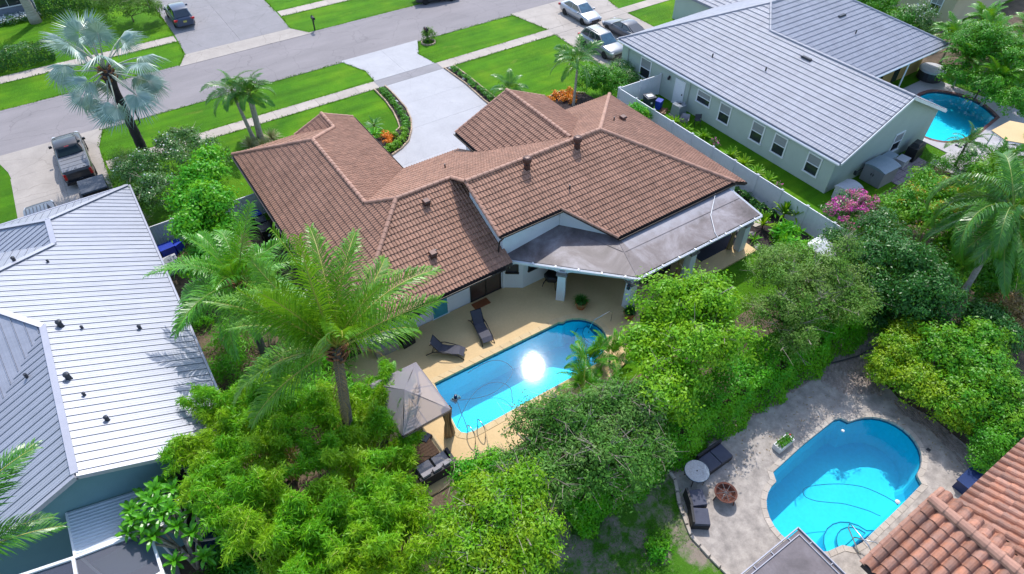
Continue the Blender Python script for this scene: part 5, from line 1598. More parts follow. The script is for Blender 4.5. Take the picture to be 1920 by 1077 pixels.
vehicle('dark car on the road cut off by the top edge of the photo', 'car', (31.9, 61.55, 0.02), R(-14), 4.6, 1.82, 'car_dark', CAR, (-1.95, -1.15, 0.25, 1.15), 1.46, 2.7, 0.33)
jeep = vehicle('boxy dark grey off-roader with ribbed roof beside the metal roof', 'car', (-6.75, 42.55, 0.03), R(90), 4.3, 1.85, 'car_grey', [(-2.15, 1.1), (1.0, 1.1), (2.15, 1.05)], (-2.05, -1.95, 0.55, 0.85), 1.85, 2.6, 0.38, ws='car_glass', rack=False)
b = MB()
for i in range(6): b.box((-0.7, -0.5 + i * 0.2, 1.895), (2.2, 0.05, 0.03))
obj('roof_rib', b, M['car_charcoal'], jeep)

trl = thing('cargo_trailer', 'low black utility trailer with flat grey lid behind the pickup', 'trailer', (-3.45, 44.55, 0.03), R(90), None)
b = MB(); b.box((0, 0, 0.82), (1.65, 1.55, 0.85), 0, 0.97); obj('box', b, M['black_bin'], trl)
b = MB(); b.box((0, 0, 1.28), (1.72, 1.62, 0.09), 0, 0.96); obj('lid', b, M['trailer'], trl)
for s_ in (-1, 1):
    b = MB(); b.M = Matrix.Translation((0, s_ * 0.88, 0.32)) @ Matrix.Rotation(R(-90) * s_, 4, 'X'); b.lathe([(0.05, -0.08), (0.31, -0.08), (0.32, 0.06), (0.2, 0.09), (0.03, 0.09)], 16); obj('wheel', b, M['tyre'], trl)
    b = MB(); b.box((0, s_ * 0.88, 0.7), (0.8, 0.22, 0.05)); obj('mudguard', b, M['black_bin'], trl)
b = MB(); b.box((-0.855, 0.08, 0.98), (0.01, 0.16, 0.13)); b.box((-0.855, -0.12, 0.96), (0.01, 0.2, 0.06)); b.box((-0.855, 0.28, 0.96), (0.01, 0.2, 0.06)); b.box((-0.855, 0.08, 0.86), (0.01, 0.3, 0.05)); obj('emblem', b, M['white_plastic'], trl)
b = MB(); b.bar((0.8, 0.0, 0.45), (1.6, 0, 0.45), 0.1, 0.08); obj('tow_bar', b, M['black_metal'], trl)

# ================================================================= STREET FURNITURE
def mailbox(label, x, y, rz):
    root = thing('mailbox', label, 'mailbox', (x, y, 0), rz, 'kerbside mailboxes')
    b = MB(); b.box((0, 0, 0.55), (0.11, 0.11, 1.1)); b.box((0.14, 0, 0.95), (0.4, 0.08, 0.08)); obj('post', b, M['black_metal'], root)
    b = MB(); n = 8
    pr = [(-0.13, 0)] + [(-0.13 * math.cos(math.pi * i / n), 0.13 + 0.12 * math.sin(math.pi * i / n)) for i in range(n + 1)] + [(0.13, 0)]
    m_ = len(pr)
    b.add([(-0.12, y_, 1.1 + z_) for y_, z_ in pr] + [(0.42, y_, 1.1 + z_) for y_, z_ in pr], [tuple(range(m_)), tuple(range(m_, 2 * m_))[::-1]] + [(i, i + m_, (i + 1) % m_ + m_, (i + 1) % m_) for i in range(m_)])
    bx = obj('box', b, M['black_bin'], root)
    b = MB(); b.box((0.05, 0.14, 1.28), (0.03, 0.02, 0.22)); obj('flag', b, M['red_lamp'], bx)
    b = MB(); b.box((0.425, 0, 1.21), (0.015, 0.2, 0.18)); obj('door', b, M['black_metal'], bx)
    b = MB(); b.lathe([(0.0, -0.02), (0.06, 0.0), (0.05, 0.06), (0.0, 0.1)], 8, (-0.02, 0, 1.36)); obj('finial', b, M['black_metal'], root)


mailbox('black mailbox on a post beside the wide drive across the street', 18.65, 61.75, R(-90))
mailbox('black mailbox rising from a clipped bush in a stone ring', 26.4, 53.35, R(90))
mailbox('black mailbox half hidden by the silver palm trunk', 0.95, 53.5, R(90))
b = MB()
for i in range(14):
    a = 2 * math.pi * i / 14
    b.box((26.4 + 0.62 * math.cos(a), 53.25 + 0.62 * math.sin(a), 0.06), (0.25, 0.14, 0.13), a + math.pi / 2, 0.9)
tag(obj('stone_ring', b, M['edge_stone'], kind='stuff'))

# ================================================================= BINS, UTILITIES, SHEDS
def wheelie(label, loc, rz, mb_, ml, group='wheeled bins', h=1.0, w=0.58):
    root = thing('wheeled_bin', label, 'bin', loc, rz, group)
    b = MB(); s = MB()
    vs = []
    for z, k in ((0.06, 0.8), (h * 0.94, 1.0)):
        vs += [(-w / 2 * k, -w / 2 * k, z), (w / 2 * k, -w / 2 * k, z), (w / 2 * k, w / 2 * k, z), (-w / 2 * k, w / 2 * k, z)]
    b.add(vs, [(3, 2, 1, 0), (4, 5, 6, 7), (0, 1, 5, 4), (1, 2, 6, 5), (2, 3, 7, 6), (3, 0, 4, 7)])
    obj('bin_body', b, M[mb_], root)
    b = MB(); b.box((0, 0, h * 0.97), (w * 1.08, w * 1.1, 0.06)); b.box((0, -0.02, h * 1.0), (w * 0.9, w * 0.85, 0.05), 0, 0.85); obj('lid', b, M[ml], root)
    b = MB(); b.bar((-w * 0.4, w * 0.62, h * 0.95), (w * 0.4, w * 0.62, h * 0.95), 0.04, 0.04); obj('handle', b, M[mb_], root)
    for s_ in (-1, 1):
        b = MB(); b.M = Matrix.Translation((s_ * w * 0.42, w * 0.42, 0.12)) @ Matrix.Rotation(R(90), 4, 'Y'); b.lathe([(0.03, -0.03), (0.12, -0.03), (0.12, 0.03), (0.03, 0.03)], 10); obj('wheel', b, M['tyre'], root)
    b = MB(); b.box((0, -w * 0.505, h * 0.6), (0.16, 0.01, 0.14)); obj('sticker', b, M['white_plastic'], root)


wheelie('dark bin with bright blue lid against the brown roof eave', (4.55, 36.0, 0.01), R(8), 'green_bin', 'blue_plastic')
wheelie('dark blue-green bin between two others by the brown roof', (4.62, 35.2, 0.01), R(-6), 'green_bin', 'green_bin')
wheelie('big black bin nearest the camera by the brown roof', (4.6, 34.2, 0.01), R(4), 'black_bin', 'black_bin', h=1.1, w=0.72)
wheelie('dark bin with pale lid label behind the white corner fence', (35.3, 32.95, 0.01), R(-12), 'green_bin', 'green_bin', h=1.1, w=0.75)
b = MB(); b.box((35.3, 32.95, 1.14), (0.5, 0.4, 0.012), R(-12)); o = obj('lid_label', b, M['white_plastic']); tag(o, 'pale label sheet lying on the bin lid by the white fence', 'label sheet')
b = MB(); b.box((36.0, 32.5, 0.36), (0.5, 0.4, 0.7), 0.4, 1.15); b.box((36.0, 32.5, 0.72), (0.6, 0.5, 0.04), 0.4)
tag(obj('recycling_crate', b, M['blue_plastic']), 'bright blue crate between the bin and the round air conditioner', 'crate')

ac = thing('air_conditioner', 'round-topped grey air conditioner against the sage wall', 'air conditioner', (36.55, 30.85, 0))
b = MB(); b.box((0, 0, 0.5), (0.86, 0.86, 0.9), 0, 0.96); obj('casing', b, M['ac_grey'], ac)
b = MB(); b.lathe([(0.46, 0.95), (0.47, 1.0), (0.40, 1.03), (0.36, 1.02)], 20); obj('fan_ring', b, M['ac_grey'], ac)
b = MB(); b.lathe([(0.36, 1.0), (0.1, 1.01)], 20); b.lathe([(0.1, 1.01), (0.1, 1.05), (0.0, 1.06)], 12)
for k in range(8): b.box((0.22 * math.cos(k * 0.785), 0.22 * math.sin(k * 0.785), 1.03), (0.32, 0.02, 0.015), k * 0.785)
obj('fan_grille', b, M['black_bin'], ac)
b = MB(); b.box((0, 0, 0.03), (1.05, 1.05, 0.08)); obj('pad', b, M['concrete'], ac)
ac2 = thing('air_conditioner', 'white square air conditioner beside the metal roof edge', 'air conditioner', (-1.05, 34.75, 0), R(5))
b = MB(); b.box((0, 0, 0.42), (0.85, 0.85, 0.8)); obj('casing', b, M['ac_white'], ac2)
b = MB(); b.lathe([(0.36, 0.82), (0.34, 0.84), (0.1, 0.845), (0.1, 0.87), (0, 0.87)], 18); obj('fan_grille', b, M['ac_grey'], ac2)
b = MB(); b.box((-0.95, 36.3, 0.35), (0.75, 0.6, 0.7), 0.1, 1.1); b.box((-0.95, 36.3, 0.71), (0.82, 0.68, 0.05), 0.1)
tag(obj('storage_tub', b, M['blue_plastic']), 'blue plastic tub beside the white air conditioner', 'tub')
b = MB(); b.box((-0.35, 36.5, 0.3), (0.5, 0.5, 0.6), 0.5, 1.1)
tag(obj('storage_tub', b, M['blue_plastic']), 'smaller blue tub standing against the weathered fence', 'tub')
b = MB(); b.lathe([(0.16, 0), (0.24, 0.3), (0.26, 0.32), (0.24, 0.34)], 12, (-1.1, 36.85, 0)); tag(obj('flower_pot', b, M['vinyl_old']), 'pale flower pot against the weathered fence', 'flower pot')

# clutter by the sage wall: wheelbarrow and upturned chairs
wb_ = thing('wheelbarrow', 'grey wheelbarrow standing by the sage wall', 'wheelbarrow', (36.1, 29.7, 0), R(35))
b = MB(); b.add([(-0.4, -0.25, 0.3), (0.3, -0.2, 0.25), (0.3, 0.2, 0.25), (-0.4, 0.25, 0.3), (-0.55, -0.36, 0.6), (0.5, -0.3, 0.58), (0.5, 0.3, 0.58), (-0.55, 0.36, 0.6)], [(0, 1, 2, 3), (0, 4, 5, 1), (1, 5, 6, 2), (2, 6, 7, 3), (3, 7, 4, 0), (3, 2, 1, 0)]); obj('tray', b, M['shed'], wb_)
b = MB()
for s_ in (-1, 1): b.tube([(0.62, s_ * 0.06, 0.18), (-0.1, s_ * 0.22, 0.28), (-1.0, s_ * 0.3, 0.55)], 0.02, 6); b.tube([(-0.35, s_ * 0.24, 0.32), (-0.45, s_ * 0.26, 0.0)], 0.02, 6)
obj('frame', b, M['black_metal'], wb_)
b = MB(); b.M = Matrix.Translation((0.66, 0, 0.18)) @ Matrix.Rotation(R(90), 4, 'X'); b.lathe([(0.03, -0.04), (0.17, -0.05), (0.18, 0.0), (0.17, 0.05), (0.03, 0.04)], 14); obj('wheel', b, M['tyre'], wb_)
ch = thing('folding_chair', 'dark folding chairs leaning by the sage wall', 'chair', (36.6, 28.75, 0), R(60))
b = MB()
for s_ in (-1, 1): b.tube([(0.0, s_ * 0.24, 0), (0.3, s_ * 0.24, 0.95)], 0.018, 6); b.tube([(0.4, s_ * 0.22, 0), (0.08, s_ * 0.22, 0.55)], 0.018, 6)
obj('frame', b, M['black_metal'], ch)
b = MB(); b.bar((0.08, 0, 0.46), (0.46, 0, 0.44), 0.44, 0.03); obj('seat', b, M['sling'], ch)
b = MB(); b.bar((0.2, 0, 0.6), (0.3, 0, 0.94), 0.44, 0.03); obj('backrest', b, M['sling'], ch)
b = MB(); b.box((36.0, 31.9, 0.05), (0.9, 0.5, 0.08), 0.6); b.bar((35.6, 31.6, 0.12), (36.4, 31.9, 0.18), 0.06, 0.06); b.bar((35.7, 32.1, 0.1), (36.3, 31.5, 0.2), 0.05, 0.05)
tag(obj('timber_offcut', b, M['wood'], kind='stuff'))


def shed(label, loc, rz, w, d, h, mw, mr, doors=True):
    root = thing('storage_shed', label, 'shed', loc, rz, 'resin storage sheds')
    b = MB(); b.box((0, 0, h / 2), (w, d, h)); obj('wall', b, M[mw], root)
    b = MB(); n = 6
    vs = []
    for i in range(n + 1):
        t = i / n; x = (t - 0.5) * (w + 0.12); z = h + 0.16 * math.sin(math.pi * t) ** 0.8
        vs += [(x, -d / 2 - 0.06, z), (x, d / 2 + 0.06, z)]
    k = len(vs)
    vs += [(x, y, h - 0.04) for x, y, z in vs]
    fs = [(2 * i, 2 * i + 2, 2 * i + 3, 2 * i + 1) for i in range(n)] + [(2 * i + k, 2 * i + 2 + k, 2 * i + 2, 2 * i) for i in range(n)] + [(2 * i + 1, 2 * i + 3, 2 * i + 3 + k, 2 * i + 1 + k) for i in range(n)] + [(0, 1, 1 + k, k), (2 * n + 1, 2 * n, 2 * n + k, 2 * n + 1 + k)]
    b.add(vs, fs); obj('roof', b, M[mr], root)
    if doors:
        for s_ in (-1, 1):
            b = MB(); b.box((s_ * w / 4, -d / 2 - 0.015, h / 2), (w / 2 - 0.03, 0.03, h - 0.12)); dr = obj('door', b, M[mw], root)
            b = MB(); b.box((s_ * 0.08, -d / 2 - 0.045, h * 0.6), (0.05, 0.04, 0.16)); obj('handle', b, M['black_bin'], dr)
    return root


shed('larger grey resin shed with curved lid by the sage gable', (41.95, 16.85, 0.02), R(-90), 1.5, 1.7, 1.25, 'shed', 'shed_roof')
shed('smaller pale resin box at the sage house corner', (38.3, 16.75, 0.02), R(-90), 1.1, 1.3, 0.95, 'shed_white', 'shed_white')
b = MB(); b.box((45.0, 16.95, 0.27), (0.85, 0.65, 0.5), 0.1, 0.97); b.box((45.0, 16.95, 0.55), (0.9, 0.7, 0.07), 0.1)
tag(obj('deck_box', b, M['shed_white']), 'white low box between the sheds and the covered grill', 'box')
b = MB(); b.box((43.6, 17.35, 0.55), (1.0, 0.6, 1.05), 0.05); b.box((43.6, 17.35, 1.1), (1.1, 0.7, 0.06), 0.05)
tag(obj('work_bench', b, M['shed_roof']), 'blue-grey bench against the sage gable behind the shed', 'bench')
gr = thing('covered_grill', 'tall grill under a black cover at the sage gable', 'grill', (46.6, 17.1, 0.05), R(8))
b = MB(); b.box((0, 0, 0.5), (1.6, 0.75, 1.0), 0, 0.92); b.box((0, 0.02, 1.08), (0.95, 0.62, 0.26), 0, 0.7); obj('cover', b, M['black_bin'], gr)
b = MB(); b.box((0, -0.39, 0.04), (1.5, 0.02, 0.06)); obj('hem', b, M['black_metal'], gr)
b = MB(); b.tube([(40.3, 17.6, 0.85), (41.1, 17.6, 0.9)], 0.03, 6); b.box((40.25, 17.6, 0.8), (0.08, 0.2, 0.3))
tag(obj('hose_bracket', b, M['vent_dark']), 'dark bracket with pipe on the sage gable wall', 'bracket')
b = MB()
for i in range(7):
    for j in range(4):
        b.box((42.9 + i * 0.62 + rng.uniform(-0.02, 0.02), 15.75 + j * 0.42, 0.03), (0.59, 0.39, 0.05), rng.uniform(-0.02, 0.02))
obj('paving', b, M['purple_paver'], kind='stuff')
hot = thing('hot_tub', 'round hot tub with pale cover near the ochre lanai', 'hot tub', (58.6, 23.25, 0.05))
b = MB(); b.lathe([(0.95, 0), (1.0, 0.05), (1.0, 0.75), (1.04, 0.78)], 20); obj('tub', b, M['vent_dark'], hot)
b = MB(); b.lathe([(1.06, 0.78), (1.06, 0.9), (0.95, 0.96), (0.03, 1.0)], 20); obj('cover', b, M['ac_white'], hot)
aw = thing('sun_canopy', 'flat tan canopy on posts beyond the curved pool', 'canopy', (51.9, 13.4, 0))
b = MB(); b.prism([(50.35, 14.45), (52.7, 14.4), (53.6, 12.9), (50.6, 12.2), (49.9, 13.2)], 2.26, 2.3); obj('canopy', b, M['tan_awning'], aw, world=True)
for x, y in ((50.3, 13.2), (50.55, 14.3), (52.6, 14.2), (50.8, 12.4)):
    b = MB(); b.tube([(x, y, 0), (x, y, 2.26)], 0.05, 8); obj('post', b, M['white_trim'], aw, world=True)
b = MB()
for i in range(7): b.box((53.2 - i * 0.42, 16.05 - i * 0.02, 0.09), (0.14, 0.5, 0.06), 0.15)
obj('coping_slot', b, M['vent_dark'], kind='stuff')
# small ribbed white shed roof below the bougainvillea
sr = thing('garden_shed', 'low garden shed with ribbed white hip roof by the fence', 'shed', (31.6, 13.6, 0))
b = MB(); b.box((31.6, 13.6, 0.6), (1.5, 1.7, 1.2)); obj('wall', b, M['vinyl_old'], sr, world=True)
for k_, (a_, c_) in enumerate((((30.75, 14.5), (32.45, 14.5)), ((32.45, 14.5), (32.45, 12.7)), ((32.45, 12.7), (30.75, 12.7)), ((30.75, 12.7), (30.75, 14.5)))):
    ap = Vector((31.57, 13.5, 1.7))
    n = 8
    for i in range(n):
        p = Vector((*a_, 1.22)).lerp(Vector((*c_, 1.22)), i / n); q_ = Vector((*a_, 1.22)).lerp(Vector((*c_, 1.22)), (i + 0.85) / n); r_ = Vector((*a_, 1.22)).lerp(Vector((*c_, 1.22)), (i + 1) / n)
        b = MB(); b.add([p, q_, ap, r_, q_ - Vector((0, 0, 0.03)), r_ - Vector((0, 0, 0.03))], [(0, 2, 1), (4, 2, 5), (1, 2, 4)]); obj('roof_panel', b, M['vinyl'], sr, world=True)

# ================================================================= PATIO FURNITURE OF THE BROWN HOUSE
def lounger(label, p0, p1):
    """p0: head end on the ground, p1: foot end"""
    d = Vector(p1) - Vector(p0); L = d.length
    root = thing('sun_lounger', label, 'sun lounger', (p0[0], p0[1], 0.12), math.atan2(d.y, d.x), 'loungers on the tan patio')
    seat = [(0.62, 0.33), (0.95, 0.30), (1.3, 0.36), (L - 0.25, 0.38), (L, 0.26)]
    def sheet_(name, prof, m):
        b = MB(); vs = []
        for x, z in prof: vs += [(x, -0.29, z), (x, 0.29, z), (x, -0.29, z - 0.025), (x, 0.29, z - 0.025)]
        fs = []
        for i in range(len(prof) - 1):
            o = i * 4
            fs += [(o, o + 4, o + 5, o + 1), (o + 3, o + 7, o + 6, o + 2), (o + 2, o + 6, o + 4, o), (o + 1, o + 5, o + 7, o + 3)]
        b.add(vs, fs); return obj(name, b, m, root)
    sheet_('seat', seat, M['sling'])
    back = [(0.62, 0.33), (0.4, 0.62), (0.16, 0.97)]
    sheet_('backrest', back, M['sling'])
    for s_ in (-1, 1):
        b = MB(); b.smooth = True
        b.tube([(-0.12, s_ * 0.34, 0.02), (0.3, s_ * 0.34, 0.34), (0.75, s_ * 0.34, 0.46), (1.15, s_ * 0.34, 0.40), (L - 0.3, s_ * 0.34, 0.30), (L + 0.04, s_ * 0.34, 0.02)], 0.026, 6)
        obj('side_rail', b, M['black_metal'], root)
        b = MB(); b.smooth = True; b.tube([(0.62, s_ * 0.30, 0.34), (0.4, s_ * 0.30, 0.63), (0.15, s_ * 0.30, 0.99)], 0.02, 6); obj('back_frame', b, M['black_metal'], root)
    b = MB(); b.bar((0.15, -0.3, 0.99), (0.15, 0.3, 0.99), 0.03, 0.03); b.bar((0.2, -0.34, 0.26), (0.2, 0.34, 0.26), 0.03, 0.03); b.bar((0.3, -0.34, 0.36), (0.38, -0.3, 0.6), 0.02, 0.02); b.bar((0.3, 0.34, 0.36), (0.38, 0.3, 0.6), 0.02, 0.02)
    obj('cross_bar', b, M['black_metal'], root)


lounger('charcoal sling lounger turned sideways to the pool', (8.62, 20.62), (10.0, 19.35))
lounger('charcoal sling lounger facing the pool below the doormat', (11.75, 21.15), (11.42, 19.25))
b = MB(); b.box((12.68, 22.02, 0.135), (1.0, 0.5, 0.03), 0.0); tag(obj('doormat', b, M['mat_brown']), 'reddish brown doormat outside the sliding glass door', 'doormat')
bx_ = thing('storage_box', 'black ribbed storage box against the white wall', 'box', (7.85, 21.95, 0.12), R(6))
b = MB(); b.box((0, 0, 0.28), (0.72, 0.9, 0.56)); obj('box', b, M['wicker'], bx_)
b = MB(); b.box((0, 0, 0.59), (0.78, 0.96, 0.07), 0, 0.95); obj('lid', b, M['black_bin'], bx_)
b = MB(); b.box((6.7, 22.0, 0.4), (1.3, 0.7, 0.55), 0, 0.97); b.box((6.7, 22.0, 0.7), (1.36, 0.76, 0.05))
tag(obj('deck_bench', b, M['pool_deck']), 'tan box bench half hidden by palm leaves at the white wall', 'bench')


def fern_pot(label, x, y, s=1.0):
    root = thing('potted_plant', label, 'potted plant', (x, y, 0.12), 0, 'potted grasses beside the columns')
    b = MB(); b.lathe([(0.2 * s, 0), (0.29 * s, 0.34 * s), (0.32 * s, 0.34 * s), (0.32 * s, 0.42 * s), (0.27 * s, 0.42 * s), (0.26 * s, 0.36 * s)], 16); obj('pot', b, M['terracotta'], root)
    b = MB(); b.lathe([(0.0, 0.37 * s), (0.26 * s, 0.37 * s)], 12); obj('soil', b, M['mulch'], root)
    q = MB(); r_ = random.Random(int(x * 10))
    for i in range(260):
        a = r_.uniform(0, 6.28); el = r_.uniform(0.1, 1.4); l = r_.uniform(0.35, 0.62) * s
        d = Vector((math.cos(a) * math.cos(el), math.sin(a) * math.cos(el), math.sin(el)))
        o = Vector((0, 0, 0.42 * s)); sd = d.cross(Vector((0, 0, 1))).normalized() * 0.011
        m1, m2 = o + d * l * 0.6, o + d * l + Vector((0, 0, -0.16 * l * 2))
        q.add([o - sd, o + sd, m1 + sd, m1 - sd, m2], [(0, 1, 2, 3), (3, 2, 4)])
    obj('foliage', q, M['lf_dark'], root)


fern_pot('potted grass in terracotta beside the first arched column', 17.2, 18.65, 1.15)
fern_pot('potted grass in terracotta beside the column behind the lime tree', 18.95, 16.55, 1.1)
bbq = thing('round_side_table', 'black faceted patio table on thin legs under the arch', 'table', (16.9, 21.0, 0.12), R(20))
b = MB(); b.lathe([(0.42, 0.55), (0.47, 0.62), (0.47, 0.86), (0.4, 0.92), (0.02, 0.94)], 6); obj('top', b, M['black_bin'], bbq)
for k in range(3):
    a = k * 2.094; b = MB(); b.tube([(0.3 * math.cos(a), 0.3 * math.sin(a), 0.6), (0.5 * math.cos(a), 0.5 * math.sin(a), 0.0)], 0.025, 6); obj('leg', b, M['black_metal'], bbq)
b = MB(); b.tube([(-0.45, 0.1, 0.7), (-0.75, 0.1, 0.75), (-0.85, 0.1, 0.5)], 0.02, 6); obj('handle', b, M['black_metal'], bbq)
b = MB(); b.prism([(25.6, 17.55), (29.0, 17.55), (29.0, 19.0), (25.6, 19.0)], 0.12, 0.135); tag(obj('outdoor_rug', b, M['rug']), 'charcoal outdoor rug under the patio roof end', 'rug')
so = thing('patio_sofa', 'wicker sofa with tan cushions in the shade of the patio roof', 'sofa', (22.4, 18.4, 0.12), R(180))
b = MB(); b.box((0, 0, 0.2), (1.9, 0.85, 0.36)); b.box((0, 0.38, 0.5), (1.9, 0.12, 0.6)); b.box((-0.92, 0, 0.42), (0.12, 0.85, 0.3)); b.box((0.92, 0, 0.42), (0.12, 0.85, 0.3)); obj('frame', b, M['wicker'], so)
for s_ in (-0.43, 0.43):
    b = MB(); b.box((s_, -0.04, 0.44), (0.84, 0.72, 0.14), 0, 0.95); obj('seat_cushion', b, M['curtain'], so)
    b = MB(); b.box((s_, 0.26, 0.66), (0.8, 0.16, 0.4), 0, 0.95); obj('back_cushion', b, M['curtain'], so)
for x, y, lb in ((27.9, 17.45, 'tan curtain gathered at the last column of the patio'), (23.4, 17.4, 'tan curtain gathered at the third column of the patio')):
    b = MB(); n = 16
    vs = []
    for z in (0.15, 1.1, 2.4):
        for i in range(n):
            a = 2 * math.pi * i / n; r_ = (0.17 if z != 1.1 else 0.1) * (1 + 0.25 * (i % 2))
            vs.append((x + r_ * math.cos(a), y + r_ * 0.7 * math.sin(a), z))
    b.add(vs, [(j * n + i, j * n + (i + 1) % n, (j + 1) * n + (i + 1) % n, (j + 1) * n + i) for j in range(2) for i in range(n)]); tag(obj('curtain', b, M['curtain']), lb, 'curtain', 'patio curtains')
for x, y, lb in ((19.0, 17.0, 'first black lantern under the arched beam'), (19.75, 16.98, 'second black lantern at the beam corner')):
    b = MB(); b.box((x, y, 2.1), (0.16, 0.16, 0.26), 0.3, 0.8); b.box((x, y, 2.26), (0.2, 0.2, 0.05), 0.3, 0.4); tag(obj('wall_lantern', b, M['black_metal']), lb, 'lantern', 'lanterns on the patio beam')
b = MB(); b.tube([(28.2, 19.7, 3.2), (26.2, 18.2, 3.03), (25.45, 17.1, 2.84), (25.35, 16.7, 2.72)], 0.022, 5); tag(obj('cable', b, M['white_plastic']), 'thin white cable crossing the patio roof', 'cable')
# rails and ladder of the long pool
def rail(name, label, lines, r=0.022, group=None):
    b = MB(); b.smooth = True
    for l in lines: b.tube(l, r, 8)
    return tag(obj(name, b, M['chrome']), label, 'handrail', group)


lad = thing('pool_ladder', 'steel pool ladder at the tan patio side of the long pool', 'ladder', (7.95, 15.0, 0.12))
for s_ in (0, 0.56):
    pts = [(7.72 + s_, 15.30, -0.6), (7.72 + s_, 15.28, 0.55)] + [(7.72 + s_, 15.28 - 0.36 * (1 - math.cos(R(a))), 0.55 + 0.34 * math.sin(R(a))) for a in (30, 60, 90, 120, 150)] + [(7.72 + s_, 14.56, 0.5), (7.70 + s_, 14.54, 0.12)]
    b = MB(); b.smooth = True; b.tube(pts, 0.026, 8); obj('rail', b, M['chrome'], lad, world=True)
for z in (-0.1, -0.4):
    b = MB(); b.box((8.0, 15.29, z), (0.56, 0.1, 0.04)); obj('tread', b, M['white_plastic'], lad, world=True)
rail('handrail', 'steel handrail at the curved steps of the long pool', [[(17.95, 16.9, 0.12), (17.95, 16.9, 0.85), (17.75, 16.95, 0.95), (16.95, 17.2, 0.55), (16.75, 17.25, 0.0), (16.7, 17.25, -0.5)]])
rail('handrail', 'white figure-four handrail at the double-ended pool steps', [[(18.1, 0.45, 0.05), (18.12, 0.6, 0.55), (18.3, 1.2, 0.78), (18.55, 2.1, 0.66), (18.6, 2.22, 0.55), (18.5, 2.15, 0.42), (18.2, 1.3, 0.1), (18.2, 1.2, 0.05)]], 0.026)
rail('handrail', 'second steel rail low beside the double-ended pool steps', [[(18.8, 0.55, 0.05), (18.8, 0.65, 0.5), (18.7, 1.1, 0.72), (18.35, 1.75, 0.45), (18.3, 1.8, -0.4)]], 0.026)

# gazebo: hip canopy of dark see-through fabric on four posts
gz = thing('gazebo', 'square gazebo with smoky see-through canopy beside the long pool', 'gazebo', (5.9, 17.05, 0.12))
GC = [(4.62, 18.72, 2.35), (7.0, 18.68, 2.35), (7.05, 15.42, 2.35), (4.62, 15.4, 2.35)]
AP = (5.65, 17.05, 3.05)
for i in range(4):
    a, c = GC[i], GC[(i + 1) % 4]
    b = MB(); mid = tuple((p + q) / 2 for p, q in zip(a, c)); sag = 0.015
    am = tuple((p + q) / 2 - (sag if k == 2 else 0) for k, (p, q) in enumerate(zip(a, AP))); cm = tuple((p + q) / 2 - (sag if k == 2 else 0) for k, (p, q) in enumerate(zip(c, AP)))
    b.add([a, c, cm, am, AP], [(0, 1, 2, 3), (3, 2, 4)]); obj('canopy_panel', b, M['gazebo_roof'], gz, world=True)
    b = MB(); b.add([a, c, (c[0], c[1], c[2] - 0.22), (a[0], a[1], a[2] - 0.22)], [(0, 1, 2, 3)]); obj('valance', b, M['gazebo_roof'], gz, world=True)
    b = MB(); b.bar((a[0], a[1], a[2] - 0.03), (AP[0], AP[1], AP[2] - 0.03), 0.035, 0.035); obj('rafter', b, M['bronze'], gz, world=True)
    b = MB(); b.bar((mid[0], mid[1], mid[2] - 0.03), (AP[0], AP[1], AP[2] - 0.05), 0.028, 0.028); obj('rafter', b, M['bronze'], gz, world=True)
    b = MB(); b.bar((a[0], a[1], a[2] - 0.06), (c[0], c[1], c[2] - 0.06), 0.06, 0.06); obj('edge_beam', b, M['bronze'], gz, world=True)
    b = MB(); b.box((a[0] + (0.06 if a[0] < 6 else -0.06), a[1] + (0.06 if a[1] < 16 else -0.06), 1.2), (0.07, 0.07, 2.2)); obj('post', b, M['bronze'], gz, world=True)
b = MB(); n = 18
vs = []
for z, rr in ((0.14, 0.24), (0.7, 0.2), (1.2, 0.13), (1.8, 0.19), (2.25, 0.22)):
    for i in range(n):
        a = 2 * math.pi * i / n; r_ = rr * (1 + 0.22 * (i % 2))
        vs.append((6.92 + r_ * math.cos(a), 15.62 + r_ * 0.75 * math.sin(a), z))
b.add(vs, [(j * n + i, j * n + (i + 1) % n, (j + 1) * n + (i + 1) % n, (j + 1) * n + i) for j in range(4) for i in range(n)]); tag(obj('curtain', b, M['curtain']), 'tan curtain tied to the gazebo corner post by the pool', 'curtain')
# sectional sofa and wooden table beside the gazebo
ss = thing('sectional_sofa', 'black wicker sofa with grey cushions below the gazebo', 'sofa', (5.45, 14.3, 0.12), R(0))
b = MB(); b.box((0, 0.05, 0.17), (1.75, 0.95, 0.32)); b.box((0, -0.42, 0.36), (1.75, 0.14, 0.68)); b.box((0.83, 0.02, 0.32), (0.14, 0.9, 0.5)); obj('frame', b, M['wicker'], ss)
for i, x in enumerate((-0.42, 0.36)):
    b = MB(); b.box((x, 0.14, 0.4), (0.70, 0.66, 0.13), 0.03, 0.93); obj('seat_cushion', b, M['cushion_grey'], ss)
for x in (-0.6, -0.06, 0.48):
    b = MB(); b.box((x, -0.32, 0.62), (0.46, 0.2, 0.4), 0.03, 0.85); obj('back_cushion', b, M['cushion_grey'], ss)
tb = thing('wooden_table', 'low brown wooden table between gazebo and grey-cushioned sofa', 'table', (5.35, 15.25, 0.12), R(2))
for i in range(6):
    b = MB(); b.box((0, -0.38 + i * 0.15, 0.42), (1.2, 0.14, 0.04)); obj('plank', b, M['wood'], tb)
for sx in (-0.5, 0.5):
    for sy in (-0.36, 0.36):
        b = MB(); b.box((sx, sy, 0.2), (0.08, 0.08, 0.4)); obj('leg', b, M['wood'], tb)
b = MB(); b.box((6.12, 15.45, 0.24), (0.3, 1.05, 0.1)); b.box((6.12, 15.45, 0.15), (0.26, 0.95, 0.08))
tag(obj('bench', b, M['coping_tan']), 'narrow pale bench beside the wooden table', 'bench')
dt = thing('wicker_chair', 'black wicker seat under the gazebo edge', 'chair', (5.75, 15.95, 0.12), R(-60))
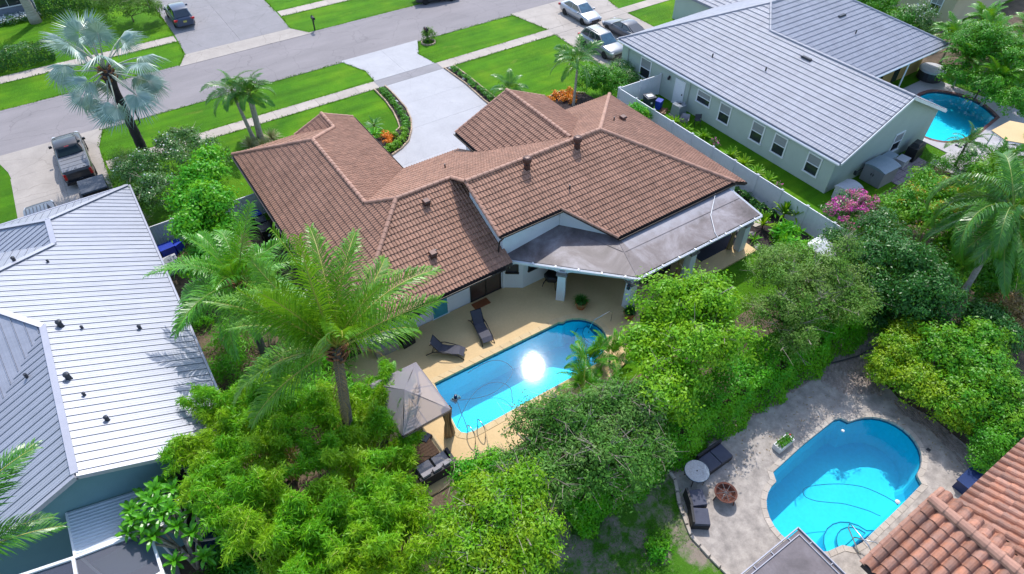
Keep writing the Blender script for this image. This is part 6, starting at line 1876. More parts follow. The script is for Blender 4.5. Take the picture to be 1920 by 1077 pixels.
b = MB(); b.box((0, 0, 0.2), (0.6, 0.55, 0.38)); b.box((-0.26, 0, 0.5), (0.12, 0.55, 0.5)); obj('frame', b, M['wicker'], dt)
b = MB(); b.box((0.05, 0, 0.43), (0.5, 0.5, 0.1), 0, 0.94); obj('cushion', b, M['cushion_navy'], dt)

# ================================================================= FURNITURE OF THE DOUBLE-ENDED POOL
s2_ = thing('outdoor_sofa', 'dark two-seat sofa with navy cushions at the hedge', 'sofa', (16.3, 7.62, 0.05), R(0), 'wicker seats by the fire pit')
b = MB(); b.box((0, 0, 0.16), (1.52, 0.8, 0.28)); b.box((0, 0.42, 0.34), (1.52, 0.1, 0.64)); obj('frame', b, M['wicker'], s2_)
for x in (-0.37, 0.37):
    b = MB(); b.box((x, -0.02, 0.36), (0.72, 0.76, 0.14), 0, 0.96); obj('seat_cushion', b, M['cushion_navy'], s2_)


def armchair(label, x, y, rz):
    root = thing('outdoor_armchair', label, 'armchair', (x, y, 0.05), rz, 'wicker seats by the fire pit')
    b = MB(); b.box((0, 0, 0.16), (0.74, 0.78, 0.3)); b.box((-0.36, 0, 0.34), (0.1, 0.78, 0.66)); obj('frame', b, M['wicker'], root)
    b = MB(); b.box((0.04, 0, 0.38), (0.68, 0.74, 0.15), 0, 0.96); obj('seat_cushion', b, M['cushion_navy'], root)


armchair('navy cushioned armchair next to the round glass table', 14.15, 6.68, R(-27))
armchair('navy cushioned armchair farther from the round glass table', 13.68, 5.98, R(-37))
rtb = thing('round_table', 'round frosted glass patio table with black legs', 'table', (14.93, 7.5, 0.05))
b = MB(); b.lathe([(0.02, 0.70), (0.53, 0.70), (0.55, 0.715), (0.53, 0.73), (0.02, 0.73)], 28); obj('glass_top', b, M['glass_table'], rtb)
b = MB(); b.lathe([(0.54, 0.675), (0.565, 0.69), (0.54, 0.705)], 28, cap=False); b.lathe([(0.03, 0.73), (0.03, 0.745), (0.0, 0.745)], 8); obj('rim', b, M['black_metal'], rtb)
for k in range(4):
    a = k * 1.571 + 0.5; b = MB(); b.tube([(0.4 * math.cos(a), 0.4 * math.sin(a), 0.69), (0.3 * math.cos(a), 0.3 * math.sin(a), 0.35), (0.45 * math.cos(a), 0.45 * math.sin(a), 0.0)], 0.02, 6); obj('leg', b, M['black_metal'], rtb)
fp = thing('fire_pit', 'round rusty fire pit bowl on three legs', 'fire pit', (15.36, 6.12, 0.05))
b = MB(); b.lathe([(0.08, 0.2), (0.3, 0.28), (0.43, 0.44), (0.50, 0.47), (0.50, 0.49), (0.42, 0.475), (0.29, 0.31), (0.05, 0.24)], 24, cap=False); obj('bowl', b, M['rust'], fp)
b = MB()
for k in range(4): b.box((0, 0, 0.485), (0.84, 0.02, 0.015), k * 0.785 + 0.3)
obj('grate', b, M['vent_dark'], fp)
for k in range(3):
    a = k * 2.094 + 0.7; b = MB(); b.tube([(0.42 * math.cos(a), 0.42 * math.sin(a), 0.46), (0.5 * math.cos(a), 0.5 * math.sin(a), 0.0)], 0.022, 6); obj('leg', b, M['rust'], fp)
pl = thing('planter', 'white rectangular planter with red flower at the pool edge', 'planter', (19.62, 6.42, 0.05), R(2))
b = MB()
for c_, d_ in (((0, -0.2, 0.16), (1.0, 0.04, 0.32)), ((0, 0.2, 0.16), (1.0, 0.04, 0.32)), ((-0.48, 0, 0.16), (0.04, 0.36, 0.32)), ((0.48, 0, 0.16), (0.04, 0.36, 0.32)), ((0, 0, 0.15), (0.88, 0.34, 0.2))): b.box(c_, d_)
obj('box', b, M['white_plastic'], pl)
q = MB(); r_ = random.Random(5)
for i in range(420):
    c = Vector((r_.uniform(-0.42, 0.42), r_.uniform(-0.17, 0.17), r_.uniform(0.28, 0.58))); d = Vector((r_.gauss(0, 1), r_.gauss(0, 1), r_.gauss(0.3, 1))).normalized(); s_ = d.cross(Vector((r_.gauss(0, 1), r_.gauss(0, 1), 1))).normalized()
    q.add([c, c + d * 0.05 + s_ * 0.025, c + d * 0.1, c + d * 0.05 - s_ * 0.025], [(0, 1, 2, 3)])
obj('foliage', q, M['lf_hedge'], pl)
b = MB(); b.ell((0.32, 0.02, 0.6), (0.05, 0.05, 0.04), 8, 5); obj('flower', b, M['red_lamp'], pl)
b = MB(); b.box((24.9, 0.55, 0.3), (1.3, 0.5, 0.6), 0.0, 0.97); b.box((24.9, 0.55, 0.63), (1.4, 0.6, 0.06)); tag(obj('storage_chest', b, M['cleaner_blue']), 'dark blue chest under the terracotta eave', 'chest')
b = MB(); b.box((25.1, 2.45, 0.06), (0.16, 0.16, 0.03)); tag(obj('drain_cover', b, M['vent_dark']), 'small dark drain cover in the deck by the pool end', 'drain cover')
b = MB(); b.tube([(24.2, 8.95, 0.12), (25.6, 8.2, 0.13), (27.0, 7.75, 0.13), (28.4, 7.6, 0.12)], 0.05, 6); tag(obj('garden_hose', b, M['vent_dark']), 'dark pipe lying across the brick paving by the hedge', 'pipe')
# corner of a cream garden wall with a red cooler at the right edge
gwl = thing('garden_wall', 'low cream wall with pale coping at the right edge', 'wall', (36.5, 4.0, 0))
b = MB(); b.box((37.0, 4.1, 0.6), (3.0, 0.3, 1.2)); obj('wall', b, M['cream_stucco'], gwl, world=True)
b = MB(); b.box((37.0, 4.1, 1.23), (3.2, 0.45, 0.1)); obj('coping', b, M['coping'], gwl, world=True)
b = MB(); b.box((36.0, 3.2, 0.25), (0.7, 0.45, 0.5), 0.3); b.box((36.0, 3.2, 0.53), (0.74, 0.48, 0.06), 0.3); tag(obj('cooler_box', b, M['red_lamp']), 'red box beside the low cream wall at the right edge', 'cooler')
# blue tarpaulin under the bamboo
b = MB(); n = 14; vs = []
for i in range(n):
    for j in range(n):
        x, y = -4.6 + 2.9 * i / (n - 1), 15.6 + 1.7 * j / (n - 1) + 0.3 * math.sin(i * 0.4)
        vs.append((x, y, 0.25 + 0.2 * math.sin(i * 1.1) * math.cos(j * 0.9) + 0.1 * math.sin(i * 2.3 + j)))
b.add(vs, [(i * n + j, (i + 1) * n + j, (i + 1) * n + j + 1, i * n + j + 1) for i in range(n - 1) for j in range(n - 1)])
M['tarp'] = mat('blue_tarpaulin', (0.012, 0.05, 0.11), 0.45, (0.008, 0.03, 0.07), 2)
tag(obj('tarpaulin', b, M['tarp']), 'crumpled dark blue tarpaulin under the bamboo', 'tarpaulin')
# stepping stones and rocks beside the patio end
for x, y, s_ in ((29.7, 18.6, 0.5), (30.2, 17.7, 0.45), (29.6, 16.6, 0.5), (30.3, 16.1, 0.4), (29.9, 15.3, 0.45)):
    b = MB(); b.smooth = False; b.ell((0, 0, 0), (s_ * 0.7, s_ * 0.5, 0.1), 9, 5); o = obj('stepping_stone', b, M['stone']); o.location = (x, y, 0.03); o.rotation_euler = (0, 0, x * 3)
    tag(o, 'grey stepping stone at the patio end, %s from the house' % ('first', 'second', 'third', 'fourth', 'fifth')[[29.7, 30.2, 29.6, 30.3, 29.9].index(x)], 'stone', 'stepping stones at the patio end')
b = MB(); b.prism([(30.9, 18.0), (32.0, 17.9), (32.1, 18.7), (31.0, 18.8)], 0.0, 0.06); tag(obj('paving_slab', b, M['coping']), 'pale slab lying in the dark mulch by the fence', 'slab')
# ================================================================= PLANTS
# blobs: centre x, y, z and radius of each limb's cloud of leaves
OAK = [(9.23,12.11,3.0,1.32),(10.62,10.5,3.8,1.67),(12.79,10.46,3.6,1.5),(9.05,9.63,3.2,1.8),(10.93,8.59,3.3,1.61),(12.71,9.08,3.0,1.23),(7.75,11.34,2.6,0.93)]
LIME = [(17.89,13.85,4.6,1.22),(18.9,12.11,4.8,1.44),(16.98,11.1,4.4,1.39),(18.97,10.34,4.2,1.17),(15.97,12.55,4.0,1.03),(15.14,10.39,3.8,1.35),(19.49,13.06,4.9,1.02),(15.22,9.49,3.2,0.75)]
OLIVE = [(24.62,12.54,3.8,1.59),(26.49,11.27,4.0,1.75),(23.91,10.29,3.8,1.88),(25.98,9.24,3.5,1.48),(22.18,11.02,3.5,1.25),(28.24,10.13,3.2,1.17),(22.3,9.31,3.0,1.18)]
DARK = [(31.27,10.45,3.5,1.58),(31.41,8.71,3.6,1.62),(33.66,12.27,2.8,1.11),(29.57,7.85,3.0,1.42),(31.18,7.0,2.8,1.32),(28.89,9.23,3,1.16)]
B1 = [(-0.9,19.88,4.5,1.38),(0.58,19.46,4.6,1.35),(0.94,17.61,4.6,1.26),(-2.01,18.31,4.5,1.06),(-0.88,16.74,5.0,1.52),(-2.88,18.39,4.2,0.8),(-2.15,20.33,4.0,0.76),(-2.78,16.79,4.4,0.81)]
B2 = [(1.16,16.4,4.6,1.28),(3.84,16.15,3.2,0.82),(0.73,14.16,5.2,1.54),(2.2,13.31,4.8,1.28),(4.29,18.2,2.4,0.98),(5.31,18.53,2.4,0.8),(4.62,16.42,2.4,0.66),(2.64,18.62,3.0,0.81),(2.15,15.74,3.6,0.96),(4.6,15.25,1.8,0.56)]
B3 = [(-1.21,13.48,5.6,1.59),(-0.04,11.89,5.8,1.55),(-2.37,15.35,4.8,0.94),(-1.32,11.17,5.5,1.39)]
B4 = [(1.57,11.73,5.4,1.42),(2.77,11.76,4.2,0.79),(1.45,9.78,5.4,1.42),(0.2,10.36,5.5,1.23)]
YEL = [(5.35,9.9,4.4,0.98),(6.32,8.89,4.8,1.11),(4.9,8.1,5,1.35),(6.52,7.68,4.6,0.79),(3.89,9.11,4.8,1.11),(3.85,7.62,5,1.17),(5.42,7.09,4.8,0.87)]
YEL2 = [(5.95,12.38,2.2,0.58),(6.88,12.05,2.2,0.85),(7.4,11.42,2.4,0.75)]
BRIGHT = [(2.35,36.61,4.2,1.2),(2.22,33.65,4.0,1.33),(1.09,33.29,3.4,1.2),(2.17,32.29,3.2,0.9),(1.43,35.38,3.8,0.93),(0.89,31.53,2.2,1.07),(3.27,38.67,4.0,0.79)]
WHITE = [(-0.37,42.13,2.2,1.45),(1.5,42.7,2.4,1.48),(3.63,43.37,2.0,1.17),(-0.06,39.52,2.0,1.54),(2.86,45.75,1.6,0.98),(-1.19,40.59,1.6,1.02),(3.91,42.51,1.6,0.95)]
CON = [(-1.07,45.12,1.8,0.93),(-1.79,44.41,1.2,0.71)]
TAB = [(36.89,13.22,2.2,1.04),(39.61,12.9,2.6,1.19),(39.78,11.37,2.8,1.29),(36.66,11.91,2.6,1.27),(36.88,10.4,2.8,1.3)]
BOUG = [(34.47,15.01,1.6,0.86),(35.78,14.12,1.6,1.06),(36.68,15.49,1.5,0.68),(35.84,13.13,1.4,0.72),(33.91,13.82,1.4,0.65)]
CROT = [(27.59,6.25,1.7,1.06),(26.44,6.18,1.3,0.79),(26.65,4.69,1.5,1.13),(26.7,3.36,1.5,1.1),(28.81,6.79,1.8,0.82),(26.79,2.4,1.3,0.59)]
MIX = [(28.72,4.79,2.2,1.4),(28.96,3.46,2.2,1.42),(27.28,2.99,1.9,1.09),(28.96,2.33,2,1.15),(30.81,4.2,2.4,1.0),(28.09,1.21,1.7,0.83)]
SH1 = [(26.66,0.96,1.3,0.86),(27.66,0.36,1.2,0.63),(25.77,0.79,1.0,0.52)]
SH2 = [(32.72,5.05,2.0,0.94),(32.33,4.01,2.0,0.91),(32.02,5.05,1.4,0.66)]
BROWN = [(34.6,4.92,2.2,0.78),(34.17,4.07,1.8,0.61)]
BALL = [(32.7,37.19,1.4,1.21),(33.72,36.27,1.5,1.29),(33.75,35.25,1.1,0.86)]
HR = [(57.31,20.79,1.8,1.29),(57.13,18.28,1.8,1.51),(56.56,15.71,1.8,1.45),(59.64,21.95,3.2,1.74),(60.12,20.01,3.6,1.96),(59.45,17.67,3.4,1.49)]
TOPR = [(64.39,32.57,1.6,1.53),(63.33,29.62,1.6,1.28),(64.59,28.91,1.8,1.48),(64.25,27.35,1.2,0.88),(64.8,34.61,1.6,1.15)]
TOPL = [(3.59,73.58,1.8,1.74),(5.65,71.89,1.8,1.53),(2.34,75.96,1.8,1.55),(6.78,72.47,1.2,0.83)]
FILL1 = [(36.05,6.35,1.8,1.06),(37.71,6.27,2.2,1.36),(39.91,7.77,2,1.24),(37.15,9.04,1.6,1.12)]
FILL2 = [(40.3,10.19,2.2,1.49),(43.49,9.95,2.2,1.53),(46.26,11.81,1.6,1.27),(46.9,10.34,1.8,1.25)]
BUSHB = [(26.62,53.59,0.55,0.65)]
UND1 = [(32.76,11.99,1.6,1.24),(32.53,13.56,1.4,0.83)]
UND2 = [(30.23,7.83,1.4,1.14),(29.17,8.3,1.2,0.74),(30.81,6.77,1.6,0.95)]
POOLSH = [(47.39,13.75,0.9,0.96),(47.23,12.34,0.9,0.94),(49.85,12.7,1.0,0.89),(46.05,15.0,0.7,0.82)]


def quads(name, V, m, n_per=4):
    """V: (n, 4, 3) array of separate quads"""
    n = len(V)
    me = bpy.data.meshes.new(name)
    me.vertices.add(n * 4)
    me.vertices.foreach_set('co', np.ascontiguousarray(V, dtype=np.float32).ravel())
    me.loops.add(n * 4)
    me.loops.foreach_set('vertex_index', np.arange(n * 4, dtype=np.int32))
    me.polygons.add(n)
    me.polygons.foreach_set('loop_start', np.arange(0, n * 4, 4, dtype=np.int32))
    for x in (m if isinstance(m, (list, tuple)) else [m]): me.materials.append(x)
    me.update(calc_edges=True)
    return me


def unit(a):
    return a / np.maximum(np.linalg.norm(a, axis=1, keepdims=True), 1e-9)


def leaf_quads(g, C, N, L, Wr, droop=0.25, spread=0.35):
    n = len(C)
    T = g.normal(size=(n, 3)); T -= N * (T * N).sum(1, keepdims=True)
    T = unit(T); T[:, 2] -= droop; T = unit(T)
    S = unit(np.cross(N, T))
    l = L * g.uniform(0.65, 1.3, (n, 1)); w = l * Wr
    return np.stack([C, C + T * l * 0.5 + S * w * 0.5, C + T * l, C + T * l * 0.5 - S * w * 0.5], 1)


def crown_mesh(name, blobs, n, L, Wr, m, seed=0, clump=0.3, per=45, droop=0.25, flat=0.85, inner=0.18, zmin=-0.45, clump_flat=0.6):
    g = np.random.default_rng(seed)
    B = np.array([b[:4] for b in blobs], float)
    K = max(6, n // per)
    wgt = B[:, 3] ** 2; wgt /= wgt.sum()
    bi = g.choice(len(B), K, p=wgt)
    d = unit(g.normal(size=(K, 3)))
    bad = d[:, 2] < zmin
    d[bad, 2] *= -1
    rad = 1 - np.abs(g.normal(0, 0.13, K))
    ins = g.random(K) < inner
    rad[ins] = g.uniform(0.35, 0.8, ins.sum())
    rad *= g.uniform(0.80, 1.24, K)
    c = B[bi, :3] + d * (B[bi, 3] * rad)[:, None] * np.array([1, 1, flat])
    # each clump's own size, so that big and small sprays alternate
    cs = clump * g.uniform(0.55, 1.5, K)
    k = g.choice(K, n, p=(cs / cs.sum()))
    o = g.normal(size=(n, 3)) * np.array([1, 1, clump_flat])
    C = c[k] + o * cs[k][:, None] * 0.62
    C[:, 2] = np.maximum(C[:, 2], 0.06)
    N = unit(unit(C - B[bi[k], :3]) * 0.7 + np.array([0, 0, 0.75]) + o * 0.35 + g.normal(size=(n, 3)) * 0.55)
    return quads(name, leaf_quads(g, C, N, L, Wr, droop), m), c


def trunk_mesh(base, blobs, r, seed=0, lean=(0, 0), twigs=None, fork=0.45):
    rg_ = random.Random(seed)
    b = MB(); b.smooth = True
    cx = sum(q[0] for q in blobs) / len(blobs); cy = sum(q[1] for q in blobs) / len(blobs)
    zt = min(q[2] for q in blobs) * fork
    f = (base[0] * 0.6 + cx * 0.4, base[1] * 0.6 + cy * 0.4, zt)
    b.tube([(base[0], base[1], -0.1), (base[0] * 0.85 + f[0] * 0.15, base[1] * 0.85 + f[1] * 0.15, 0.3), f], [r * 1.35, r, r * 0.75], 9)
    for q in blobs:
        m1 = tuple(f[i] * 0.45 + q[i] * 0.55 + rg_.uniform(-0.15, 0.15) for i in range(3))
        b.tube([f, m1, q[:3]], [r * 0.6, r * 0.36, r * 0.14], 6)
        for k in range(5):
            a = rg_.uniform(0, 6.28); e = rg_.uniform(-0.1, 1.2); l = q[3] * rg_.uniform(0.7, 0.95)
            t = (q[0] + math.cos(a) * math.cos(e) * l, q[1] + math.sin(a) * math.cos(e) * l, q[2] + math.sin(e) * l * 0.8)
            mm = tuple((q[i] + t[i]) / 2 + rg_.uniform(-0.1, 0.1) for i in range(3))
            b.tube([q[:3], mm, t], [r * 0.14, r * 0.08, r * 0.03], 4)
    return b


def lobes(blobs, seed, k=4, shrink=0.84, f=0.46):
    rr = random.Random(seed * 7 + 1); out = []
    for x, y, z, r in blobs:
        out.append((x, y, z, r * shrink))
        for i in range(k):
            a = rr.uniform(0, 6.28); e = rr.uniform(-0.25, 1.3); d = r * rr.uniform(0.72, 1.02)
            out.append((x + d * math.cos(a) * math.cos(e), y + d * math.sin(a) * math.cos(e), z + d * math.sin(e) * 0.8, r * f * rr.uniform(0.6, 1.15)))
    return out


def tree(name, label, cat, blobs, n, L, Wr, m, seed, base=None, r=0.14, clump=0.3, per=45, droop=0.25, group=None, bark='bark', flat=0.85, inner=0.18, twig=0, zmin=-0.45, flowers=None, crown='crown', trunk=True, clump_flat=0.6):
    cx = sum(q[0] for q in blobs) / len(blobs); cy = sum(q[1] for q in blobs) / len(blobs)
    base = base or (cx, cy)
    root = thing(name, label, cat, (base[0], base[1], 0), 0, group)
    if trunk:
        obj('trunk', trunk_mesh(base, blobs, r, seed), M[bark], root, world=True)
    if n > 20000: blobs = lobes(blobs, seed)
    me, cl = crown_mesh(crown, blobs, n, L, Wr, M[m], seed, clump, per, droop, flat, inner, zmin, clump_flat)
    obj(crown, me, None, root, world=True)
    g = np.random.default_rng(seed + 99)
    if twig:
        b = MB()
        for i in g.choice(len(cl), min(twig, len(cl)), replace=False):
            p = Vector(cl[i]); q = Vector(blobs[int(np.argmin([(Vector(x[:3]) - p).length for x in blobs]))][:3])
            d = (p - q).normalized()
            e = p + d * 0.25
            s_ = Vector(g.normal(size=3)) * 0.25
            b.tube([p - d * 0.7 + s_, p + Vector((0, 0, 0.08)), e + d * 0.1], [0.026, 0.019, 0.007], 4, cap=False)
            for k in range(3):
                o = Vector(g.normal(size=3)) * 0.3; o.z = abs(o.z) * 0.6
                b.tube([p, p + o * 0.7 + d * 0.14, p + o * 1.2 + d * 0.28], [0.016, 0.011, 0.005], 3, cap=False)
        obj('twigs', b, M['twig'], root, world=True, kind='stuff')
    for fm, fn, fl, fw, fsig in (flowers or []):
        top = cl[np.argsort(-cl[:, 2] + g.normal(0, 0.5, len(cl)))][:max(4, int(len(cl) * fsig))]
        k = g.integers(0, len(top), fn)
        dirs = unit(g.normal(size=(fn, 3)))
        C = top[k] + dirs * np.array([0.16, 0.16, 0.1]) + np.array([0, 0, 0.16])
        N = unit(g.normal(size=(fn, 3)) + np.array([0, 0, 1.0]))
        obj('flowers', quads('flowers', leaf_quads(g, C, N, fl, fw, 0.0), M[fm]), None, root, world=True, kind='stuff')
    return root


# ---- broad-leaved trees of the back yards
tree('oak_tree', 'spreading grey-green tree with bare pale twigs covering the pool corner', 'tree', OAK, 46000, 0.15, 0.42, 'lf_oak', 1, (11.0, 10.7), 0.2, 0.26, 40, 0.15, 'trees behind the tan patio', twig=170, inner=0.3)
tree('lime_green_tree', 'bright lime-green tree in front of the patio columns', 'tree', LIME, 32000, 0.18, 0.5, 'lf_lime', 2, (17.6, 11.8), 0.13, 0.36, 90, 0.3, 'trees behind the tan patio', twig=40)
tree('olive_tree', 'rounded olive-green tree with many fine leaves left of the dark tree', 'tree', OLIVE, 44000, 0.13, 0.4, 'lf_olive', 3, (25.2, 10.7), 0.18, 0.25, 40, 0.1, 'trees behind the tan patio', twig=90, inner=0.3)
tree('dark_leaved_tree', 'deep green glossy tree between olive tree and croton bushes', 'tree', DARK, 32000, 0.17, 0.4, 'lf_dark', 4, (31.0, 9.2), 0.16, 0.3, 45, 0.25, 'trees behind the tan patio')
tree('yellow_green_tree', 'yellow-green tree at the bottom of the photo beside the bamboo', 'tree', YEL, 40000, 0.155, 0.42, 'lf_yellow', 5, (5.2, 8.7), 0.12, 0.30, 80, 0.2, 'trees behind the tan patio', twig=50)
tree('small_tree', 'small light green tree beside the grey-cushioned sofa', 'tree', YEL2, 9000, 0.13, 0.45, 'lf_bright', 6, (6.6, 12.2), 0.07, 0.2, 40, 0.2, twig=14, inner=0.3)
tree('bright_green_tree', 'tall narrow bright green tree by the weathered fence', 'tree', BRIGHT, 24000, 0.2, 0.6, 'lf_bright', 7, (1.9, 34.6), 0.13, 0.36, 80, 0.35)
tree('lime_flower_tree', 'light green tree with amber flower heads beside the bougainvillea', 'tree', TAB, 22000, 0.2, 0.36, 'lf_mixed', 8, (38.2, 12.6), 0.12, 0.3, 45, 0.3, flowers=[('fl_amber', 1500, 0.11, 0.5, 0.14)])
# ---- shrubs
tree('white_flowering_shrub', 'dark green shrub sprinkled with white flowers by the sidewalk', 'shrub', WHITE, 26000, 0.14, 0.45, 'lf_white_shrub', 9, (0.8, 42.0), 0.08, 0.26, 40, 0.15, twig=20, flowers=[('fl_white', 150, 0.12, 0.8, 0.3)])
tree('conifer_shrub', 'olive-brown feathery shrub left of the white-flowered shrub', 'shrub', CON, 7000, 0.22, 0.09, 'lf_olive', 10, (-1.4, 44.8), 0.06, 0.26, 40, -0.3)
tree('bougainvillea', 'magenta bougainvillea spilling over the white fence', 'shrub', BOUG, 9000, 0.12, 0.5, 'lf_white_shrub', 11, (35.2, 14.2), 0.06, 0.24, 36, 0.2, flowers=[('fl_pink', 4200, 0.11, 0.7, 0.55)])
for i, (a, lb) in enumerate(((CROT[0:1] + CROT[4:5], 'yellow croton bush at the top of the yellow row'), (CROT[1:2], 'small yellow croton bush nearest the brick paving'), (CROT[2:3], 'wide yellow croton bush in the middle of the yellow row'), (CROT[3:4], 'yellow croton bush above the small green shrub'), (CROT[5:6], 'lowest yellow croton bush near the dark green round shrub'))):
    tree('croton_bush', lb, 'shrub', a, 6500 * len(a), 0.13, 0.5, 'lf_croton', 20 + i, None, 0.05, 0.2, 36, 0.05, 'yellow croton bushes', inner=0.25)
tree('mixed_shrub', 'large mixed green and yellow shrubs behind the croton row', 'shrub', MIX[0:2] + MIX[4:5], 17000, 0.16, 0.5, 'lf_mixed', 30, None, 0.07, 0.27, 45, 0.15, 'green shrubs behind the crotons')
tree('mixed_shrub', 'green and yellow shrub nearer the terracotta roof', 'shrub', MIX[2:4] + MIX[5:6], 15000, 0.16, 0.5, 'lf_mixed', 31, None, 0.07, 0.27, 45, 0.15, 'green shrubs behind the crotons')
tree('round_shrub', 'dark green round shrub touching the terracotta roof', 'shrub', SH1, 10000, 0.12, 0.5, 'lf_hedge', 32, None, 0.05, 0.2, 40, 0.1)
tree('glossy_shrub', 'glossy dark shrub at the foot of the drooping palm', 'shrub', SH2, 12000, 0.18, 0.36, 'lf_dark', 33, None, 0.06, 0.26, 40, 0.2)
tree('dry_shrub', 'brownish dry shrub at the right edge above the cream wall', 'shrub', BROWN, 3500, 0.13, 0.6, 'lf_brown', 34, None, 0.05, 0.2, 40, 0.2, twig=10)
tree('clipped_shrub', 'rounded bright green shrub beside the sage house front', 'shrub', BALL, 14000, 0.13, 0.55, 'lf_hedge', 35, None, 0.06, 0.2, 45, 0.1)
tree('shrub', 'shrubs crowding behind the grey tiled roof', 'shrub', TOPR[:2] + TOPR[4:], 9000, 0.2, 0.45, 'lf_hedge', 36, None, 0.06, 0.3, 40, 0.2)
tree('shrub', 'pale speckled shrub under the cream house window', 'shrub', TOPR[2:4], 6000, 0.17, 0.45, 'lf_white_shrub', 37, None, 0.06, 0.28, 40, 0.2, flowers=[('fl_white', 160, 0.12, 0.8, 0.3)])
tree('shrub', 'dull green shrub behind the silver palm at the wide drive', 'shrub', TOPL, 11000, 0.18, 0.4, 'lf_olive', 38, None, 0.06, 0.3, 40, 0.2, twig=20)
tree('clipped_bush', 'small olive bush around the mailbox in a stone ring', 'shrub', BUSHB, 3500, 0.09, 0.5, 'lf_olive', 39, None, 0.03, 0.14, 40, 0.0)
tree('green_shrub', 'green shrub between bougainvillea and the olive tree', 'shrub', UND1, 9000, 0.16, 0.45, 'lf_dark', 40, None, 0.06, 0.26, 40, 0.2)
tree('green_shrub', 'low dark shrub between the dark tree and the brick paving', 'shrub', UND2, 10000, 0.17, 0.3, 'lf_dark', 41, None, 0.06, 0.26, 40, 0.3)
tree('green_shrub', 'low shrubs around the little palm by the curved pool', 'shrub', POOLSH, 9000, 0.2, 0.2, 'lf_hedge', 42, None, 0.05, 0.28, 40, 0.1)
tree('green_shrub', 'green shrub behind the tall palm hedge trunks', 'shrub', HR, 30000, 0.16, 0.5, 'lf_hedge', 43, None, 0.06, 0.28, 45, 0.2)
tree('green_shrub', 'mixed green shrubs under the drooping palm', 'shrub', FILL1, 16000, 0.17, 0.45, 'lf_hedge', 50, None, 0.06, 0.28, 42, 0.2)
tree('green_shrub', 'yellowish green shrubs behind the drooping palm crown', 'shrub', FILL2, 15000, 0.18, 0.4, 'lf_mixed', 51, None, 0.06, 0.3, 42, 0.2)
tree('green_shrub', 'low undergrowth between metal-roofed and brown-roofed houses', 'shrub', [(2.5, 28.5, 0.5, 1.0), (3.6, 25.6, 0.5, 1.1), (2.2, 22.8, 0.7, 1.2), (4.2, 22.6, 0.6, 0.9), (0.6, 25.8, 0.4, 0.9), (3.3, 31.2, 0.4, 0.9), (0.0, 27.2, 0.5, 1.0), (-0.7, 25.0, 0.5, 0.9), (1.2, 29.8, 0.5, 0.9), (0.3, 22.6, 0.8, 1.1), (2.2, 20.6, 0.8, 1.2), (3.5, 20.2, 0.8, 1.0), (0.9, 20.8, 1.0, 1.0), (-0.9, 22.2, 0.6, 1.0), (-0.8, 29.5, 0.3, 0.7)], 20000, 0.30, 0.13, 'lf_wall', 52, None, 0.04, 0.33, 40, 0.0)
b_ = [(31.4, 16.2, 0.5, 0.6), (30.2, 14.6, 0.7, 0.8)]
tree('green_shrub', 'bright heliconia clump at the patio end', 'shrub', b_, 2200, 0.4, 0.3, 'lf_bright', 44, None, 0.03, 0.3, 20, -0.3)
b_ = [(32.2, 30.6, 0.9, 0.75)]
tree('green_shrub', 'small round green shrub at the fence beside the brown roof', 'shrub', [(32.35, 31.2, 1.25, 0.8)], 4500, 0.14, 0.55, 'lf_bright', 45, None, 0.04, 0.2, 45, 0.1)
tree('green_shrub', 'dark shrub strip under the sage house front window', 'shrub', [(36.2, 36.6, 0.7, 0.9), (36.6, 38.0, 0.8, 0.9)], 5000, 0.2, 0.18, 'lf_dark', 46, None, 0.04, 0.3, 40, 0.0)


def hedge(label, x0, x1, y0, y1, h, m, n, seed, L=0.13, group=None, rot=None, slope=0.0):
    """a long box hedge: an uneven skin of leaves over a twiggy core"""
    root = thing('hedge', label, 'hedge', ((x0 + x1) / 2, (y0 + y1) / 2, 0), 0, group)
    g = np.random.default_rng(seed)
    A = (x1 - x0) * (y1 - y0), (x1 - x0) * h * 2, (y1 - y0) * h * 2
    p = np.array(A) / sum(A)
    f = g.choice(3, n, p=p)
    C = np.stack([g.uniform(x0, x1, n), g.uniform(y0, y1, n), g.uniform(0.1, h, n)], 1)
    s_ = g.choice([0, 1], n)
    N = np.zeros((n, 3))
    C[f == 0, 2] = h; N[f == 0, 2] = 1
    i1 = f == 1; C[i1, 1] = np.where(s_[i1], y1, y0); N[i1, 1] = np.where(s_[i1], 1, -1)
    i2 = f == 2; C[i2, 0] = np.where(s_[i2], x1, x0); N[i2, 0] = np.where(s_[i2], 1, -1)
    bump = 0.16 * (np.sin(C[:, 0] * 2.1 + 0.7 * np.sin(C[:, 1] * 3)) + np.sin(C[:, 0] * 4.7 + C[:, 2] * 3.1) * 0.6 + np.sin(C[:, 1] * 5.3 + C[:, 2] * 2.2) * 0.5)
    C += N * bump[:, None] - N * np.abs(g.normal(0, 0.10, n))[:, None]
    if slope:
        C[:, 1] += slope * (h - C[:, 2])
    N = unit(N + np.array([0, 0, 0.5]) + g.normal(size=(n, 3)) * 0.5)
    obj('crown', quads('crown', leaf_quads(g, C, N, L, 0.5, 0.2), M[m]), None, root, world=True)
    b = MB(); rr = random.Random(seed)
    for i in range(int((x1 - x0) / 0.35)):
        x = x0 + 0.2 + i * 0.35; y = (y0 + y1) / 2 + rr.uniform(-0.2, 0.2)
        b.tube([(x, y, 0), (x + rr.uniform(-0.2, 0.2), y + rr.uniform(-0.2, 0.2), h * 0.85)], [0.03, 0.012], 4)
    obj('stems', b, M['bark'], root, world=True, kind='stuff')
    return root


